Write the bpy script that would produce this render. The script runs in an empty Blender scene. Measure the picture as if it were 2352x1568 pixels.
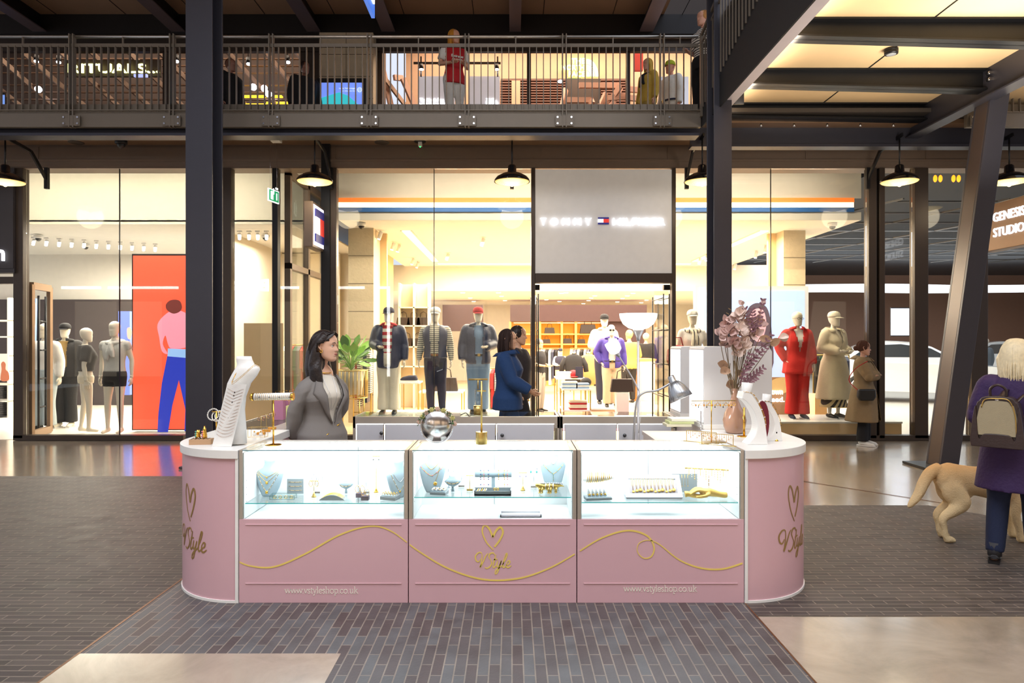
import bpy, bmesh, math, random
from mathutils import Vector, Matrix, noise
random.seed(7)
S = bpy.context.scene
COL = S.collection
PI = math.pi
# ---------------- camera, world, exposure, big lights ----------------
F = 1568.0                       # focal length in pixels of the 2352 px wide frame
CAMZ = 1.65
cd = bpy.data.cameras.new('camera'); cam = bpy.data.objects.new('camera', cd); COL.objects.link(cam)
cd.sensor_width = 36; cd.lens = 24; cd.clip_end = 200; cd.clip_start = 0.05
cam.location = (0, 0, CAMZ); cam.rotation_euler = (PI/2, 0, 0); S.camera = cam
S.view_settings.view_transform = 'Standard'; S.view_settings.look = 'None'
S.view_settings.exposure = 0.0; S.view_settings.gamma = 1.0; S.view_settings.use_curve_mapping = False
cy = S.cycles
cy.max_bounces = 8; cy.diffuse_bounces = 3; cy.glossy_bounces = 3; cy.transmission_bounces = 4
cy.transparent_max_bounces = 24; cy.caustics_reflective = False; cy.caustics_refractive = False
cy.sample_clamp_indirect = 4.0; cy.use_denoising = True
w = bpy.data.worlds.new('mall_daylight'); S.world = w; w.use_nodes = True
w.node_tree.nodes['Background'].inputs[0].default_value = (0.80, 0.86, 1.0, 1)
w.node_tree.nodes['Background'].inputs[1].default_value = 1.0

def P(px, py, Y):
    """a point seen at pixel (px,py) lying at distance Y in front of the camera"""
    return Vector(((px-1176)*Y/F, Y, CAMZ-(py-784)*Y/F))
def X_(px, Y): return (px-1176)*Y/F
def Z_(py, Y): return CAMZ-(py-784)*Y/F

def light(name, kind, loc, energy, color=(1,1,1), size=1, size_y=None, rot=(0,0,0), spread=None):
    l = bpy.data.lights.new(name, kind); l.energy = energy; l.color = color
    if kind == 'AREA':
        l.shape = 'RECTANGLE' if size_y else 'SQUARE'; l.size = size
        if size_y: l.size_y = size_y
        if spread: l.spread = spread
    else: l.shadow_soft_size = size
    o = bpy.data.objects.new(name, l); COL.objects.link(o); o.location = loc; o.rotation_euler = rot
    return o
WARM = (1.0, 0.86, 0.67)
light('atrium_skylight', 'AREA', (0, 0.9, 7.9), 800, (0.95, 0.97, 1.0), 10, 5)  # unseen area light making up for daylight the opposite wall blocks
light('shop_ceiling_light_main', 'AREA', (1.6, 16.5, 3.85), 2100, WARM, 7.5, 7)
light('shop_ceiling_light_rear', 'AREA', (1.5, 24, 3.1), 900, WARM, 8, 5)
light('shop_window_light', 'AREA', (1.6, 11.65, 4.75), 1700, WARM, 8, .3, (math.radians(22),0,0))
light('left_shop_window_light', 'AREA', (-7.2, 11.65, 4.75), 1300, (1,.92,.80), 5, .3, (math.radians(22),0,0))
light('left_shop_ceiling_light', 'AREA', (-8.4, 14.8, 3.8), 760, (1,.89,.74), 3.6, 2.6)
light('corner_shop_light', 'AREA', (-5.0, 14.4, 3.8), 230, (1,.87,.68), 1.2, 2.6)
light('car_showroom_light', 'AREA', (10.8, 19, 4.2), 650, (0.95,0.97,1), 7, 8)
light('upper_shop_light_left', 'AREA', (-8, 15.3, 9.1), 260, (1,.80,.62), 7, 2.5)
light('upper_shop_light_right', 'AREA', (2.2, 15.3, 9.1), 620, (1,.74,.55), 9, 2.5)

light('deck_uplight', 'AREA', (3.12, 6.4, 4.9), 55, (1,.86,.68), .12, 7, (PI,0,0))
light('deck_floodlight', 'AREA', (5.2, 6.6, 3.6), 150, (1,.91,.78), 1.2, 3, (PI,0,0))  # unseen fill facing up, added to brighten the deck underside
# ---------------- materials ----------------
def C(r, g, b):
    f = lambda c: (c/255/12.92) if c/255 <= 0.04045 else ((c/255+0.055)/1.055)**2.4
    return (f(r), f(g), f(b), 1)
_m = {}
def mat(name, col=(200,200,200), rough=0.5, metal=0.0, emit=0.0, ecol=None, bump=0.0, bscale=60, var=0.0, vscale=8, coat=0.0, spec=None, alpha=None, aniso=None):
    if name in _m: return _m[name]
    m = bpy.data.materials.new(name); m.use_nodes = True; nt = m.node_tree; b = nt.nodes['Principled BSDF']
    c = C(*col); b.inputs['Base Color'].default_value = c
    b.inputs['Roughness'].default_value = rough; b.inputs['Metallic'].default_value = metal
    if spec is not None: b.inputs['Specular IOR Level'].default_value = spec
    if coat: b.inputs['Coat Weight'].default_value = coat; b.inputs['Coat Roughness'].default_value = .08
    if emit:
        b.inputs['Emission Color'].default_value = C(*(ecol or col)); b.inputs['Emission Strength'].default_value = emit
    tc = nt.nodes.new('ShaderNodeTexCoord')
    n1 = nt.nodes.new('ShaderNodeTexNoise'); n1.inputs['Scale'].default_value = vscale; n1.inputs['Detail'].default_value = 4
    nt.links.new(tc.outputs['Object'], n1.inputs['Vector'])
    mx = nt.nodes.new('ShaderNodeMix'); mx.data_type = 'RGBA'
    v = var if var else 0.06
    mx.inputs['A'].default_value = tuple(min(1, x*(1+v)) for x in c[:3])+(1,)
    mx.inputs['B'].default_value = tuple(x*(1-v) for x in c[:3])+(1,)
    nt.links.new(n1.outputs['Fac'], mx.inputs['Factor']); nt.links.new(mx.outputs['Result'], b.inputs['Base Color'])
    if bump:
        n2 = nt.nodes.new('ShaderNodeTexNoise'); n2.inputs['Scale'].default_value = bscale; n2.inputs['Detail'].default_value = 3
        nt.links.new(tc.outputs['Object'], n2.inputs['Vector'])
        bp = nt.nodes.new('ShaderNodeBump'); bp.inputs['Strength'].default_value = bump; bp.inputs['Distance'].default_value = .01
        nt.links.new(n2.outputs['Fac'], bp.inputs['Height']); nt.links.new(bp.outputs['Normal'], b.inputs['Normal'])
    _m[name] = m; return m
def glass(name, tint=(1,1,1), f0=0.05, rough=0.0):
    if name in _m: return _m[name]
    m = bpy.data.materials.new(name); m.use_nodes = True; nt = m.node_tree; nt.nodes.clear()
    o = nt.nodes.new('ShaderNodeOutputMaterial'); mx = nt.nodes.new('ShaderNodeMixShader')
    t = nt.nodes.new('ShaderNodeBsdfTransparent'); g = nt.nodes.new('ShaderNodeBsdfGlossy'); g.inputs['Roughness'].default_value = rough
    t.inputs[0].default_value = tint+(1,)
    lw = nt.nodes.new('ShaderNodeLayerWeight'); lw.inputs['Blend'].default_value = .25
    ma = nt.nodes.new('ShaderNodeMath'); ma.operation = 'MULTIPLY_ADD'; ma.inputs[1].default_value = .5; ma.inputs[2].default_value = f0
    nt.links.new(lw.outputs['Fresnel'], ma.inputs[0]); nt.links.new(ma.outputs[0], mx.inputs[0])
    nt.links.new(t.outputs[0], mx.inputs[1]); nt.links.new(g.outputs[0], mx.inputs[2]); nt.links.new(mx.outputs[0], o.inputs[0])
    _m[name] = m; return m
def stripes(name, ca, cb, scale=60, axis='Z', duty=.5, rough=.8, rot=None):
    """two colour stripes across one object axis"""
    if name in _m: return _m[name]
    m = mat(name, ca, rough); nt = m.node_tree; b = nt.nodes['Principled BSDF']
    tc = nt.nodes.new('ShaderNodeTexCoord'); mp = nt.nodes.new('ShaderNodeMapping')
    if rot: mp.inputs['Rotation'].default_value = rot
    nt.links.new(tc.outputs['Object'], mp.inputs[0])
    sx = nt.nodes.new('ShaderNodeSeparateXYZ'); nt.links.new(mp.outputs[0], sx.inputs[0])
    a = nt.nodes.new('ShaderNodeMath'); a.operation = 'MULTIPLY'; a.inputs[1].default_value = scale; nt.links.new(sx.outputs[axis], a.inputs[0])
    f = nt.nodes.new('ShaderNodeMath'); f.operation = 'FRACT'; nt.links.new(a.outputs[0], f.inputs[0])
    g = nt.nodes.new('ShaderNodeMath'); g.operation = 'GREATER_THAN'; g.inputs[1].default_value = duty; nt.links.new(f.outputs[0], g.inputs[0])
    mx = nt.nodes.new('ShaderNodeMix'); mx.data_type = 'RGBA'; mx.inputs['A'].default_value = C(*ca); mx.inputs['B'].default_value = C(*cb)
    nt.links.new(g.outputs[0], mx.inputs['Factor']); nt.links.new(mx.outputs['Result'], b.inputs['Base Color'])
    return m

# ---------------- mesh builder ----------------
class MB:
    def __init__(s, off=(0,0,0)): s.v=[]; s.f=[]; s.mi=[]; s.sm=[]; s.off=Vector(off)
    def add(s, vs, fs, m=0, sm=False):
        n=len(s.v); s.v += [Vector(v) for v in vs]
        for f in fs: s.f.append([n+i for i in f]); s.mi.append(m); s.sm.append(sm)
        return s
    def box(s, x0,x1,y0,y1,z0,z1, m=0):
        if x0>x1: x0,x1=x1,x0
        if y0>y1: y0,y1=y1,y0
        if z0>z1: z0,z1=z1,z0
        return s.add([(x,y,z) for z in (z0,z1) for y in (y0,y1) for x in (x0,x1)],
              [(0,2,3,1),(4,5,7,6),(0,1,5,4),(2,6,7,3),(0,4,6,2),(1,3,7,5)], m)
    def obox(s, c, size, R=Matrix(), m=0):
        hx,hy,hz = [q/2 for q in size]; R = R.to_3x3(); c=Vector(c)
        return s.add([c+R@Vector((x,y,z)) for z in (-hz,hz) for y in (-hy,hy) for x in (-hx,hx)],
              [(0,2,3,1),(4,5,7,6),(0,1,5,4),(2,6,7,3),(0,4,6,2),(1,3,7,5)], m)
    def bar(s, a, b, w, h=None, m=0):
        """square bar from a to b"""
        a=Vector(a); b=Vector(b); d=b-a; h=h or w
        R=d.to_track_quat('Z','Y').to_matrix()
        return s.obox((a+b)/2, (w,h,d.length), R, m)
    def loft(s, rings, m=0, cap=True, closed=False, sm=True):
        n=len(rings[0]); vs=[v for r in rings for v in r]; fs=[]
        k=len(rings)
        for i in range(k if closed else k-1):
            j=(i+1)%k
            for q in range(n): fs.append((i*n+q, i*n+(q+1)%n, j*n+(q+1)%n, j*n+q))
        s.add(vs, fs, m, sm)
        if cap and not closed:
            b=len(s.v)-len(vs)
            s.f.append([b+q for q in reversed(range(n))]); s.mi.append(m); s.sm.append(False)
            s.f.append([b+(k-1)*n+q for q in range(n)]); s.mi.append(m); s.sm.append(False)
        return s
    def tube(s, pts, r, n=8, m=0, cap=True, closed=False, sm=True, flat=1.0):
        pts=[Vector(p) for p in pts]; k=len(pts); rs = r if isinstance(r,(list,tuple)) else [r]*k
        rings=[]; up=None
        for i,p in enumerate(pts):
            a=pts[(i-1)%k] if (closed or i>0) else p; b=pts[(i+1)%k] if (closed or i<k-1) else p
            t=(b-a)
            if t.length<1e-9: t=Vector((0,0,1))
            t.normalize()
            if up is None:
                up=Vector((0,0,1)) if abs(t.z)<.9 else Vector((1,0,0))
            u=(up-t*up.dot(t))
            if u.length<1e-6: u=t.orthogonal()
            u.normalize(); up=u; w_=t.cross(u)
            rings.append([p+(u*math.cos(2*PI*q/n)*flat+w_*math.sin(2*PI*q/n))*rs[i] for q in range(n)])
        return s.loft(rings, m, cap, closed, sm)
    def cyl(s, a, b, r, r2=None, n=16, m=0, sm=True): return s.tube([a,b],[r, r if r2 is None else r2],n,m,True,False,sm)
    def lathe(s, prof, c=(0,0,0), n=24, m=0, sm=True, sx=1, sy=1, cap=True, R=None):
        c=Vector(c); rings=[]
        for r,z in prof:
            ring=[]
            for q in range(n):
                v=Vector((r*math.cos(2*PI*q/n)*sx, r*math.sin(2*PI*q/n)*sy, z))
                if R: v=R@v
                ring.append(c+v)
            rings.append(ring)
        return s.loft(rings, m, cap, False, sm)
    def ell(s, c, r, n=12, m=0, R=None):
        if not isinstance(r,(tuple,list)): r=(r,r,r)
        k=max(5,n//2+1); prof=[]
        rings=[]; c=Vector(c)
        for i in range(k):
            ph=-PI/2+PI*i/(k-1); cr=max(math.cos(ph),.02)
            ring=[]
            for q in range(n):
                v=Vector((r[0]*cr*math.cos(2*PI*q/n), r[1]*cr*math.sin(2*PI*q/n), r[2]*math.sin(ph)))
                if R: v=R@v
                ring.append(c+v)
            rings.append(ring)
        return s.loft(rings, m)
    def prism(s, poly, lo, hi, axis='y', m=0):
        """polygon in the plane across axis, extruded from lo to hi"""
        def pt(a,b,t): return (a,t,b) if axis=='y' else ((t,a,b) if axis=='x' else (a,b,t))
        n=len(poly); vs=[pt(a,b,lo) for a,b in poly]+[pt(a,b,hi) for a,b in poly]
        fs=[tuple(range(n)), tuple(reversed(range(n,2*n)))]+[(i,i+n,(i+1)%n+n,(i+1)%n) for i in range(n)]
        return s.add(vs, fs, m)
    def quad(s, a,b,c,d, m=0): return s.add([a,b,c,d],[(0,1,2,3)],m)
    def build(s, name, mats, parent=None, bevel=0, smooth=None, fix=True):
        me=bpy.data.meshes.new(name); me.from_pydata([v-s.off for v in s.v],[],s.f)
        for m in (mats if isinstance(mats,(list,tuple)) else [mats]): me.materials.append(m)
        me.polygons.foreach_set('material_index', s.mi)
        me.polygons.foreach_set('use_smooth', [bool(x) if smooth is None else smooth for x in s.sm])
        if fix:
            bm=bmesh.new(); bm.from_mesh(me); bmesh.ops.recalc_face_normals(bm, faces=bm.faces); bm.to_mesh(me); bm.free()
        me.update()
        o=bpy.data.objects.new(name, me); COL.objects.link(o)
        if parent: o.parent=parent
        if bevel:
            b=o.modifiers.new('bevel','BEVEL'); b.width=bevel; b.segments=2; b.limit_method='ANGLE'; b.angle_limit=.6
        return o
def tag(o, label, cat, group=None, kind=None):
    o['label']=label; o['category']=cat
    if group: o['group']=group
    if kind: o['kind']=kind
    return o
def thing(name, label, cat, loc=(0,0,0), rz=0, group=None):
    o=bpy.data.objects.new(name, None); COL.objects.link(o); o.location=loc; o.rotation_euler=(0,0,rz); o.empty_display_size=.05
    return tag(o, label, cat, group)
def struct(name, mb, mats, bevel=0):
    o=mb.build(name, mats, None, bevel); o['kind']='structure'; return o
def dup(o, loc=None, rz=None, label=None, group=None, parent=None):
    c=o.copy(); COL.objects.link(c)
    if parent is not None: c.parent=parent
    if loc is not None: c.location=loc
    if rz is not None: c.rotation_euler=(0,0,rz)
    if label: c['label']=label
    if group: c['group']=group
    for ch in list(o.children): dup(ch, parent=c)
    return c
def text_mesh(s, size, depth=.01, bold=0.0, space=1.0, align='CENTER'):
    cu=bpy.data.curves.new('t','FONT'); cu.body=s; cu.size=size; cu.extrude=depth/2; cu.align_x=align; cu.align_y='CENTER'
    cu.offset=bold; cu.space_character=space; cu.resolution_u=3
    o=bpy.data.objects.new('t',cu); COL.objects.link(o); bpy.context.view_layer.update()
    me=bpy.data.meshes.new_from_object(o.evaluated_get(bpy.context.evaluated_depsgraph_get()))
    bpy.data.objects.remove(o); bpy.data.curves.remove(cu); return me
def text(name, s, size, m, parent=None, loc=(0,0,0), rot=(PI/2,0,0), depth=.01, bold=0.0, space=1.0, align='CENTER', sx=1):
    me=text_mesh(s,size,depth,bold,space,align); me.materials.clear(); me.materials.append(m)
    me.transform(Matrix.LocRotScale(Vector(loc), Matrix.Rotation(0,3,'X').to_quaternion(), Vector((1,1,1))) @ (Matrix.Rotation(rot[2],4,'Z')@Matrix.Rotation(rot[1],4,'Y')@Matrix.Rotation(rot[0],4,'X')) @ Matrix.Diagonal((sx,1,1,1)))
    o=bpy.data.objects.new(name, me); COL.objects.link(o)
    if parent: o.parent=parent
    return o
def spline(pts, n=8, closed=False):
    pts=[Vector(p) for p in pts]; out=[]; k=len(pts)
    for i in range(k if closed else k-1):
        g=lambda j: pts[j%k] if closed else pts[max(0,min(k-1,j))]
        a,b,c,d=g(i-1),g(i),g(i+1),g(i+2)
        for q in range(n):
            t=q/n; out.append(.5*((2*b)+(c-a)*t+(2*a-5*b+4*c-d)*t*t+(3*b-a-3*c+d)*t**3))
    if not closed: out.append(pts[-1])
    return out
def ribbon(mb, pts, w, fn, m=0, t=.0015):
    """thick flat stroke: pts are 2d (u,v); fn(u,v,h) -> world point, h height off the surface; w width or list"""
    k=len(pts); rings=[]
    for i,p in enumerate(pts):
        a=pts[max(0,i-1)]; b=pts[min(k-1,i+1)]; d=Vector((b[0]-a[0],b[1]-a[1]))
        if d.length<1e-9: d=Vector((1,0))
        d.normalize(); nx,ny=-d.y,d.x; ww=(w[i] if isinstance(w,(list,tuple)) else w)/2
        rings.append([fn(p[0]+nx*ww,p[1]+ny*ww,0), fn(p[0]+nx*ww,p[1]+ny*ww,t), fn(p[0]-nx*ww,p[1]-ny*ww,t), fn(p[0]-nx*ww,p[1]-ny*ww,0)])
    mb.loft(rings, m, sm=False)
# shared materials
M_frame = mat('bronze_grey_cladding', (118,102,90), .45, .25, var=.05)
M_frame2 = mat('dark_bronze_frame', (66,55,48), .4, .3)
M_steel = mat('dark_painted_steel', (62,61,70), .42, .25, bump=.05, bscale=30)
M_steelblack = mat('black_steel', (24,24,27), .4, .3)
M_rail = mat('grey_brown_railing_paint', (120,110,98), .45, .25)
M_white = mat('white_laminate', (238,236,232), .35)
M_cream = mat('cream_plaster', (232,222,204), .8)
M_beige = mat('beige_laminate', (205,192,182), .45)
M_gold = mat('polished_gold', (226,178,78), .22, 1.0)
M_goldsoft = mat('brushed_brass', (200,170,100), .32, 1.0)
M_silver = mat('chrome', (210,210,214), .15, 1.0)
M_black = mat('black_satin', (20,20,22), .35)
M_glass = glass('shop_window_glass', (.97,.985,.97), .018)
M_cglass = glass('display_case_glass', (.96,.99,.985), .03)
M_led = mat('white_led', (255,255,255), .5, emit=9, ecol=(235,244,255))
M_warmled = mat('warm_led', (255,240,210), .5, emit=7, ecol=(255,214,150))
# ================= floor =================
def brick_mat(name, along, ca, cb, mortar, spec_r=.35):
    m=bpy.data.materials.new(name); m.use_nodes=True; nt=m.node_tree; b=nt.nodes['Principled BSDF']
    tc=nt.nodes.new('ShaderNodeTexCoord'); mp=nt.nodes.new('ShaderNodeMapping')
    if along=='y': mp.inputs['Rotation'].default_value=(0,0,PI/2)
    nt.links.new(tc.outputs['Object'],mp.inputs[0])
    br=nt.nodes.new('ShaderNodeTexBrick'); br.inputs['Scale'].default_value=1; br.inputs['Brick Width'].default_value=.225; br.inputs['Row Height'].default_value=.058
    br.inputs['Mortar Size'].default_value=.0042; br.inputs['Mortar Smooth'].default_value=.2; br.inputs['Bias'].default_value=-.1
    br.inputs['Color1'].default_value=C(*ca); br.inputs['Color2'].default_value=C(*cb); br.inputs['Mortar'].default_value=C(*mortar)
    nt.links.new(mp.outputs[0],br.inputs['Vector'])
    n1=nt.nodes.new('ShaderNodeTexNoise'); n1.inputs['Scale'].default_value=7; n1.inputs['Detail'].default_value=6; nt.links.new(tc.outputs['Object'],n1.inputs['Vector'])
    rp=nt.nodes.new('ShaderNodeMapRange'); rp.inputs[1].default_value=.35; rp.inputs[2].default_value=.75; rp.inputs[3].default_value=.82; rp.inputs[4].default_value=1.3; nt.links.new(n1.outputs['Fac'],rp.inputs[0])
    mu=nt.nodes.new('ShaderNodeMix'); mu.data_type='RGBA'; mu.blend_type='MULTIPLY'; mu.inputs['Factor'].default_value=1
    nt.links.new(br.outputs['Color'],mu.inputs['A']); nt.links.new(rp.outputs[0],mu.inputs['B']); nt.links.new(mu.outputs['Result'],b.inputs['Base Color'])
    r2=nt.nodes.new('ShaderNodeMapRange'); r2.inputs[3].default_value=spec_r-.08; r2.inputs[4].default_value=spec_r+.25; nt.links.new(n1.outputs['Fac'],r2.inputs[0]); nt.links.new(r2.outputs[0],b.inputs['Roughness'])
    n3=nt.nodes.new('ShaderNodeTexNoise'); n3.inputs['Scale'].default_value=55; nt.links.new(tc.outputs['Object'],n3.inputs['Vector'])
    ad=nt.nodes.new('ShaderNodeMath'); ad.operation='MULTIPLY_ADD'; ad.inputs[1].default_value=-1.0; nt.links.new(br.outputs['Fac'],ad.inputs[0])
    m3=nt.nodes.new('ShaderNodeMath'); m3.operation='MULTIPLY'; m3.inputs[1].default_value=.35; nt.links.new(n3.outputs['Fac'],m3.inputs[0]); nt.links.new(m3.outputs[0],ad.inputs[2])
    bp=nt.nodes.new('ShaderNodeBump'); bp.inputs['Strength'].default_value=.55; bp.inputs['Distance'].default_value=.006; nt.links.new(ad.outputs[0],bp.inputs['Height']); nt.links.new(bp.outputs['Normal'],b.inputs['Normal'])
    return m
def conc_mat(name, ca, cb, rough):
    m=bpy.data.materials.new(name); m.use_nodes=True; nt=m.node_tree; b=nt.nodes['Principled BSDF']
    tc=nt.nodes.new('ShaderNodeTexCoord'); n1=nt.nodes.new('ShaderNodeTexNoise'); n1.inputs['Scale'].default_value=1.6; n1.inputs['Detail'].default_value=9; n1.inputs['Roughness'].default_value=.62; n1.inputs['Distortion'].default_value=.8
    nt.links.new(tc.outputs['Object'],n1.inputs['Vector'])
    cr=nt.nodes.new('ShaderNodeValToRGB'); cr.color_ramp.elements[0].position=.35; cr.color_ramp.elements[1].position=.68
    cr.color_ramp.elements[0].color=C(*ca); cr.color_ramp.elements[1].color=C(*cb)
    nt.links.new(n1.outputs['Fac'],cr.inputs[0]); nt.links.new(cr.outputs[0],b.inputs['Base Color'])
    n2=nt.nodes.new('ShaderNodeTexNoise'); n2.inputs['Scale'].default_value=5; n2.inputs['Detail'].default_value=5; nt.links.new(tc.outputs['Object'],n2.inputs['Vector'])
    r2=nt.nodes.new('ShaderNodeMapRange'); r2.inputs[3].default_value=rough-.05; r2.inputs[4].default_value=rough+.12; nt.links.new(n2.outputs['Fac'],r2.inputs[0]); nt.links.new(r2.outputs[0],b.inputs['Roughness'])
    bp=nt.nodes.new('ShaderNodeBump'); bp.inputs['Strength'].default_value=.06; bp.inputs['Distance'].default_value=.01; nt.links.new(n2.outputs['Fac'],bp.inputs['Height']); nt.links.new(bp.outputs['Normal'],b.inputs['Normal'])
    b.inputs['Specular IOR Level'].default_value=.7; b.inputs['Coat Weight'].default_value=1; b.inputs['Coat Roughness'].default_value=.13
    return m
M_brickx=brick_mat('brick_paving_across','x',(78,69,65),(56,49,47),(116,104,94),.5)
M_bricky=brick_mat('brick_paving_lengthways','y',(86,86,88),(74,61,60),(126,116,106),.42)
M_conc=conc_mat('polished_concrete',(150,136,118),(184,168,148),.2)
M_gap=mat('bronze_floor_joint',(120,80,50),.4,.6)
M_shopfloor=mat('pale_shop_floor',(232,226,214),.25)
M_woodfloor=mat('light_oak_floor',(222,196,158),.35,var=.12,vscale=3)
fl=MB()
fl.box(-16,18,-6,11.5,-.2,-.004,0)                                   # concrete
fl.box(-2.29,1.47,-6,6.9,-.003,0,2)                                  # lengthways brick strip
fl.box(-16,-2.29,-6,8.37,-.003,0,1)                                  # left across
fl.prism([(1.47,4.11),(9,4.11),(5.6,5.1),(4.2,6.88),(1.47,6.88)],-.003,0,'z',1)
fl.box(-2.29,-.905,-6,3.61,-.002,.001,0)                             # pale slab at bottom left
fl.box(-2.30,-2.285,-6,6.9,-.002,.0015,3)
fl.box(1.465,1.475,-6,6.88,-.002,.0015,3)
fl.prism([(2.0,9.7),(2.01,9.7),(4.5,6.88),(4.49,6.88)],-.002,.0015,'z',3)
# shop floors
fl.box(-3.9,6.7,11.5,30,-.2,.0,5)
fl.box(-16,-3.9,11.5,20,-.2,.0,4)
fl.box(6.7,26,11.5,34,-.2,.0,4)
struct('floor',fl,[M_conc,M_brickx,M_bricky,M_gap,M_shopfloor,M_woodfloor])

# ================= facade =================
YF=11.45
def fx(px): return X_(px,YF)
def fz(py): return Z_(py,YF)
zt=fz(388); zl=fz(337)
tr=MB(); tr.box(-16,16,YF-.05,YF+.3,zt,5.0)
tr.box(-16,16,YF-.09,YF-.05,zt+.1,zt+.14); tr.box(-16,16,YF-.065,YF-.05,zl-.35,zl-.02)
for x in (-7.9,-5.1,-2.95,.5,2.6,4.9,6.9): tr.box(x-.006,x+.006,YF-.075,YF-.06,zt+.14,zl-.02)
struct('wall_front_upper_cladding',tr,M_frame)
n_t=[0]
def trim(mb, mats=None, bevel=0):
    n_t[0]+=1; return struct('trim_%d'%n_t[0], mb, mats or M_frame2, bevel)
def mull(px0,px1,py0=388,py1=1005,d=.16,m=None):
    trim(MB().box(fx(px0),fx(px1),YF-d/2,YF+d/2,max(0,fz(py1)),fz(py0)), m, .006)
for a,b in ((38,60),(512,535),(740,775),(1220,1229),(1541,1550),(1990,2008),(2014,2027),(2095,2126),(2225,2262)): mull(a,b)
mull(2008,2014,337,1005,.05,M_steelblack); mull(628,641,388,1005,.14,M_steelblack); mull(500,512,337,1005,.2,M_steelblack); mull(742,762,330,1005,.24,M_steelblack)
# door lintel
trim(MB().box(fx(1229),fx(1541),YF-.1,YF+.12,fz(650),fz(629)))
# plinth rails
pl=MB()
for a,b in ((38,426),(535,1220),(1550,2352+300)): pl.box(fx(a),fx(b),YF-.08,YF+.08,0,.085)
trim(pl)
n_w=[0]
def window(px0,px1,py0=388,py1=None,split=()):
    n_w[0]+=1
    xs=[px0]+list(split)+[px1]; mb=MB(); z0=.085 if py1 is None else fz(py1)
    for a,b in zip(xs,xs[1:]): mb.box(fx(a)+.006,fx(b)-.006,YF-.006,YF+.006,z0,fz(py0))
    o=struct('window_%d'%n_w[0],mb,M_glass)
    if split:
        g=MB()
        for a in split: g.box(fx(a)-.006,fx(a)+.006,YF-.01,YF+.01,z0,fz(py0))
        g.build('window_joint',M_black,o)
    return o
window(60,512,split=(275,)); window(535,628); window(641,740); window(775,1220,split=(997,)); window(1550,1990,split=(1770,))
window(2027,2095); window(2126,2225); window(2262,2600)
# left dark sign bay with the shop door below
trim(MB().box(-12.5,fx(45),YF-.12,YF+.1,fz(628),fz(390)),mat('anthracite_sign_panel',(52,46,48),.5))
trim(MB().box(-12.5,fx(45),YF-.06,YF+.1,fz(652),fz(636)))
# underside of the balcony in front of the facade and the edge beams
sof=MB(); sof.box(-16,16,10.25,YF+.1,4.93,4.99)
struct('ceiling_balcony_soffit',sof,mat('brown_soffit_panel',(136,106,80),.35,.2))
eb=MB(); eb.box(-16,2.74,9.98,10.22,4.66,4.70); eb.box(-16,2.74,10.08,10.12,4.70,4.97); eb.box(-16,2.74,9.98,10.22,4.95,5.0)
eb.box(2.74,16,10.4,10.6,4.62,4.66); eb.box(2.74,16,10.48,10.52,4.66,4.97); 
trim(eb,mat('blue_grey_steel_beam',(62,62,72),.4,.4))
fb=MB()
fb.box(-16,2.74,9.9,9.97,4.76,4.99); fb.box(-16,2.74,9.86,10.0,4.985,5.0)
fb.box(6.6,16,9.9,9.97,4.76,4.99)
trim(fb,M_rail)
bf=MB(); bf.box(-16,16,9.97,25,5.0,5.06); struct('floor_balcony',bf,mat('dark_balcony_floor',(60,54,50),.5))

# ================= upper ceiling =================
up=MB(); up.box(-16,2.95,4.0,13.6,8.0,8.1)
for k in range(-10,3): up.box(k*1.35+.6,k*1.35+.612,4.0,13.4,7.994,8.0,1)
struct('ceiling',up,[mat('brown_timber_soffit',(196,160,130),.5,var=.12,vscale=1.5),M_steelblack])
cb=MB(); cb.box(-16,16,13.25,13.55,7.62,8.0); struct('ceiling_beam_rear',cb,mat('near_black_beam',(30,26,26),.45,.2))
for px,wd in ((95,.26),(412,.26),(722,.26),(893,.26),(1183,.22),(1483,.26)):
    x=X_(px,13.3); j=MB(); z0=7.66
    j.box(x-wd/2,x+wd/2,3.5,13.25,z0,z0+.025,0); j.box(x-.015,x+.015,3.5,13.25,z0+.02,8.0,1)
    trim(j,[mat('pinkish_grey_flange',(128,112,116),.4,.3),M_steelblack])

# ================= columns =================
def hcol(name,label,x0,x1,y0,y1,z1,group=None):
    t=thing(name,label,'column',((x0+x1)/2,(y0+y1)/2,0))
    m=MB(off=t.location); m.box(x0,x1,y0,y0+.03,0,z1); m.box(x0,x1,y1-.03,y1,0,z1); m.box((x0+x1)/2-.012,(x0+x1)/2+.012,y0+.03,y1-.03,0,z1)
    m.build('column_profile',M_steel,t,.004)
    p=MB(off=t.location); p.box(x0-.06,x1+.06,y0-.06,y1+.06,0,.025); p.build('base_plate',M_steel,t)
    return t
hcol('steel_column','dark steel H-column rising full height behind the left end of the pink kiosk',X_(426,8.9),X_(487,8.9),8.9,9.24,8.0)
hcol('steel_column','dark steel H-column standing behind the dried flowers and joined to the stair deck',X_(1640,9.05),X_(1681,9.05),9.05,9.4,8.0)
# leaning column with its base plate
t=thing('leaning_steel_column','dark steel column leaning to the right, standing on a base plate near the labrador','column',(5.62,8.95,0))
a=P(2160,1062,8.9); b=P(2283,170,8.9); a.z=.03
m=MB(off=t.location)
dx=.35
def lean(xa,xb,ya,yb,mm=0):
    m.add([(a.x+xa,ya,a.z),(a.x+xb,ya,a.z),(a.x+xb,yb,a.z),(a.x+xa,yb,a.z),(b.x+xa,ya,b.z),(b.x+xb,ya,b.z),(b.x+xb,yb,b.z),(b.x+xa,yb,b.z)],
      [(0,3,2,1),(4,5,6,7),(0,1,5,4),(2,3,7,6),(1,2,6,5),(3,0,4,7)],mm)
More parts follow.
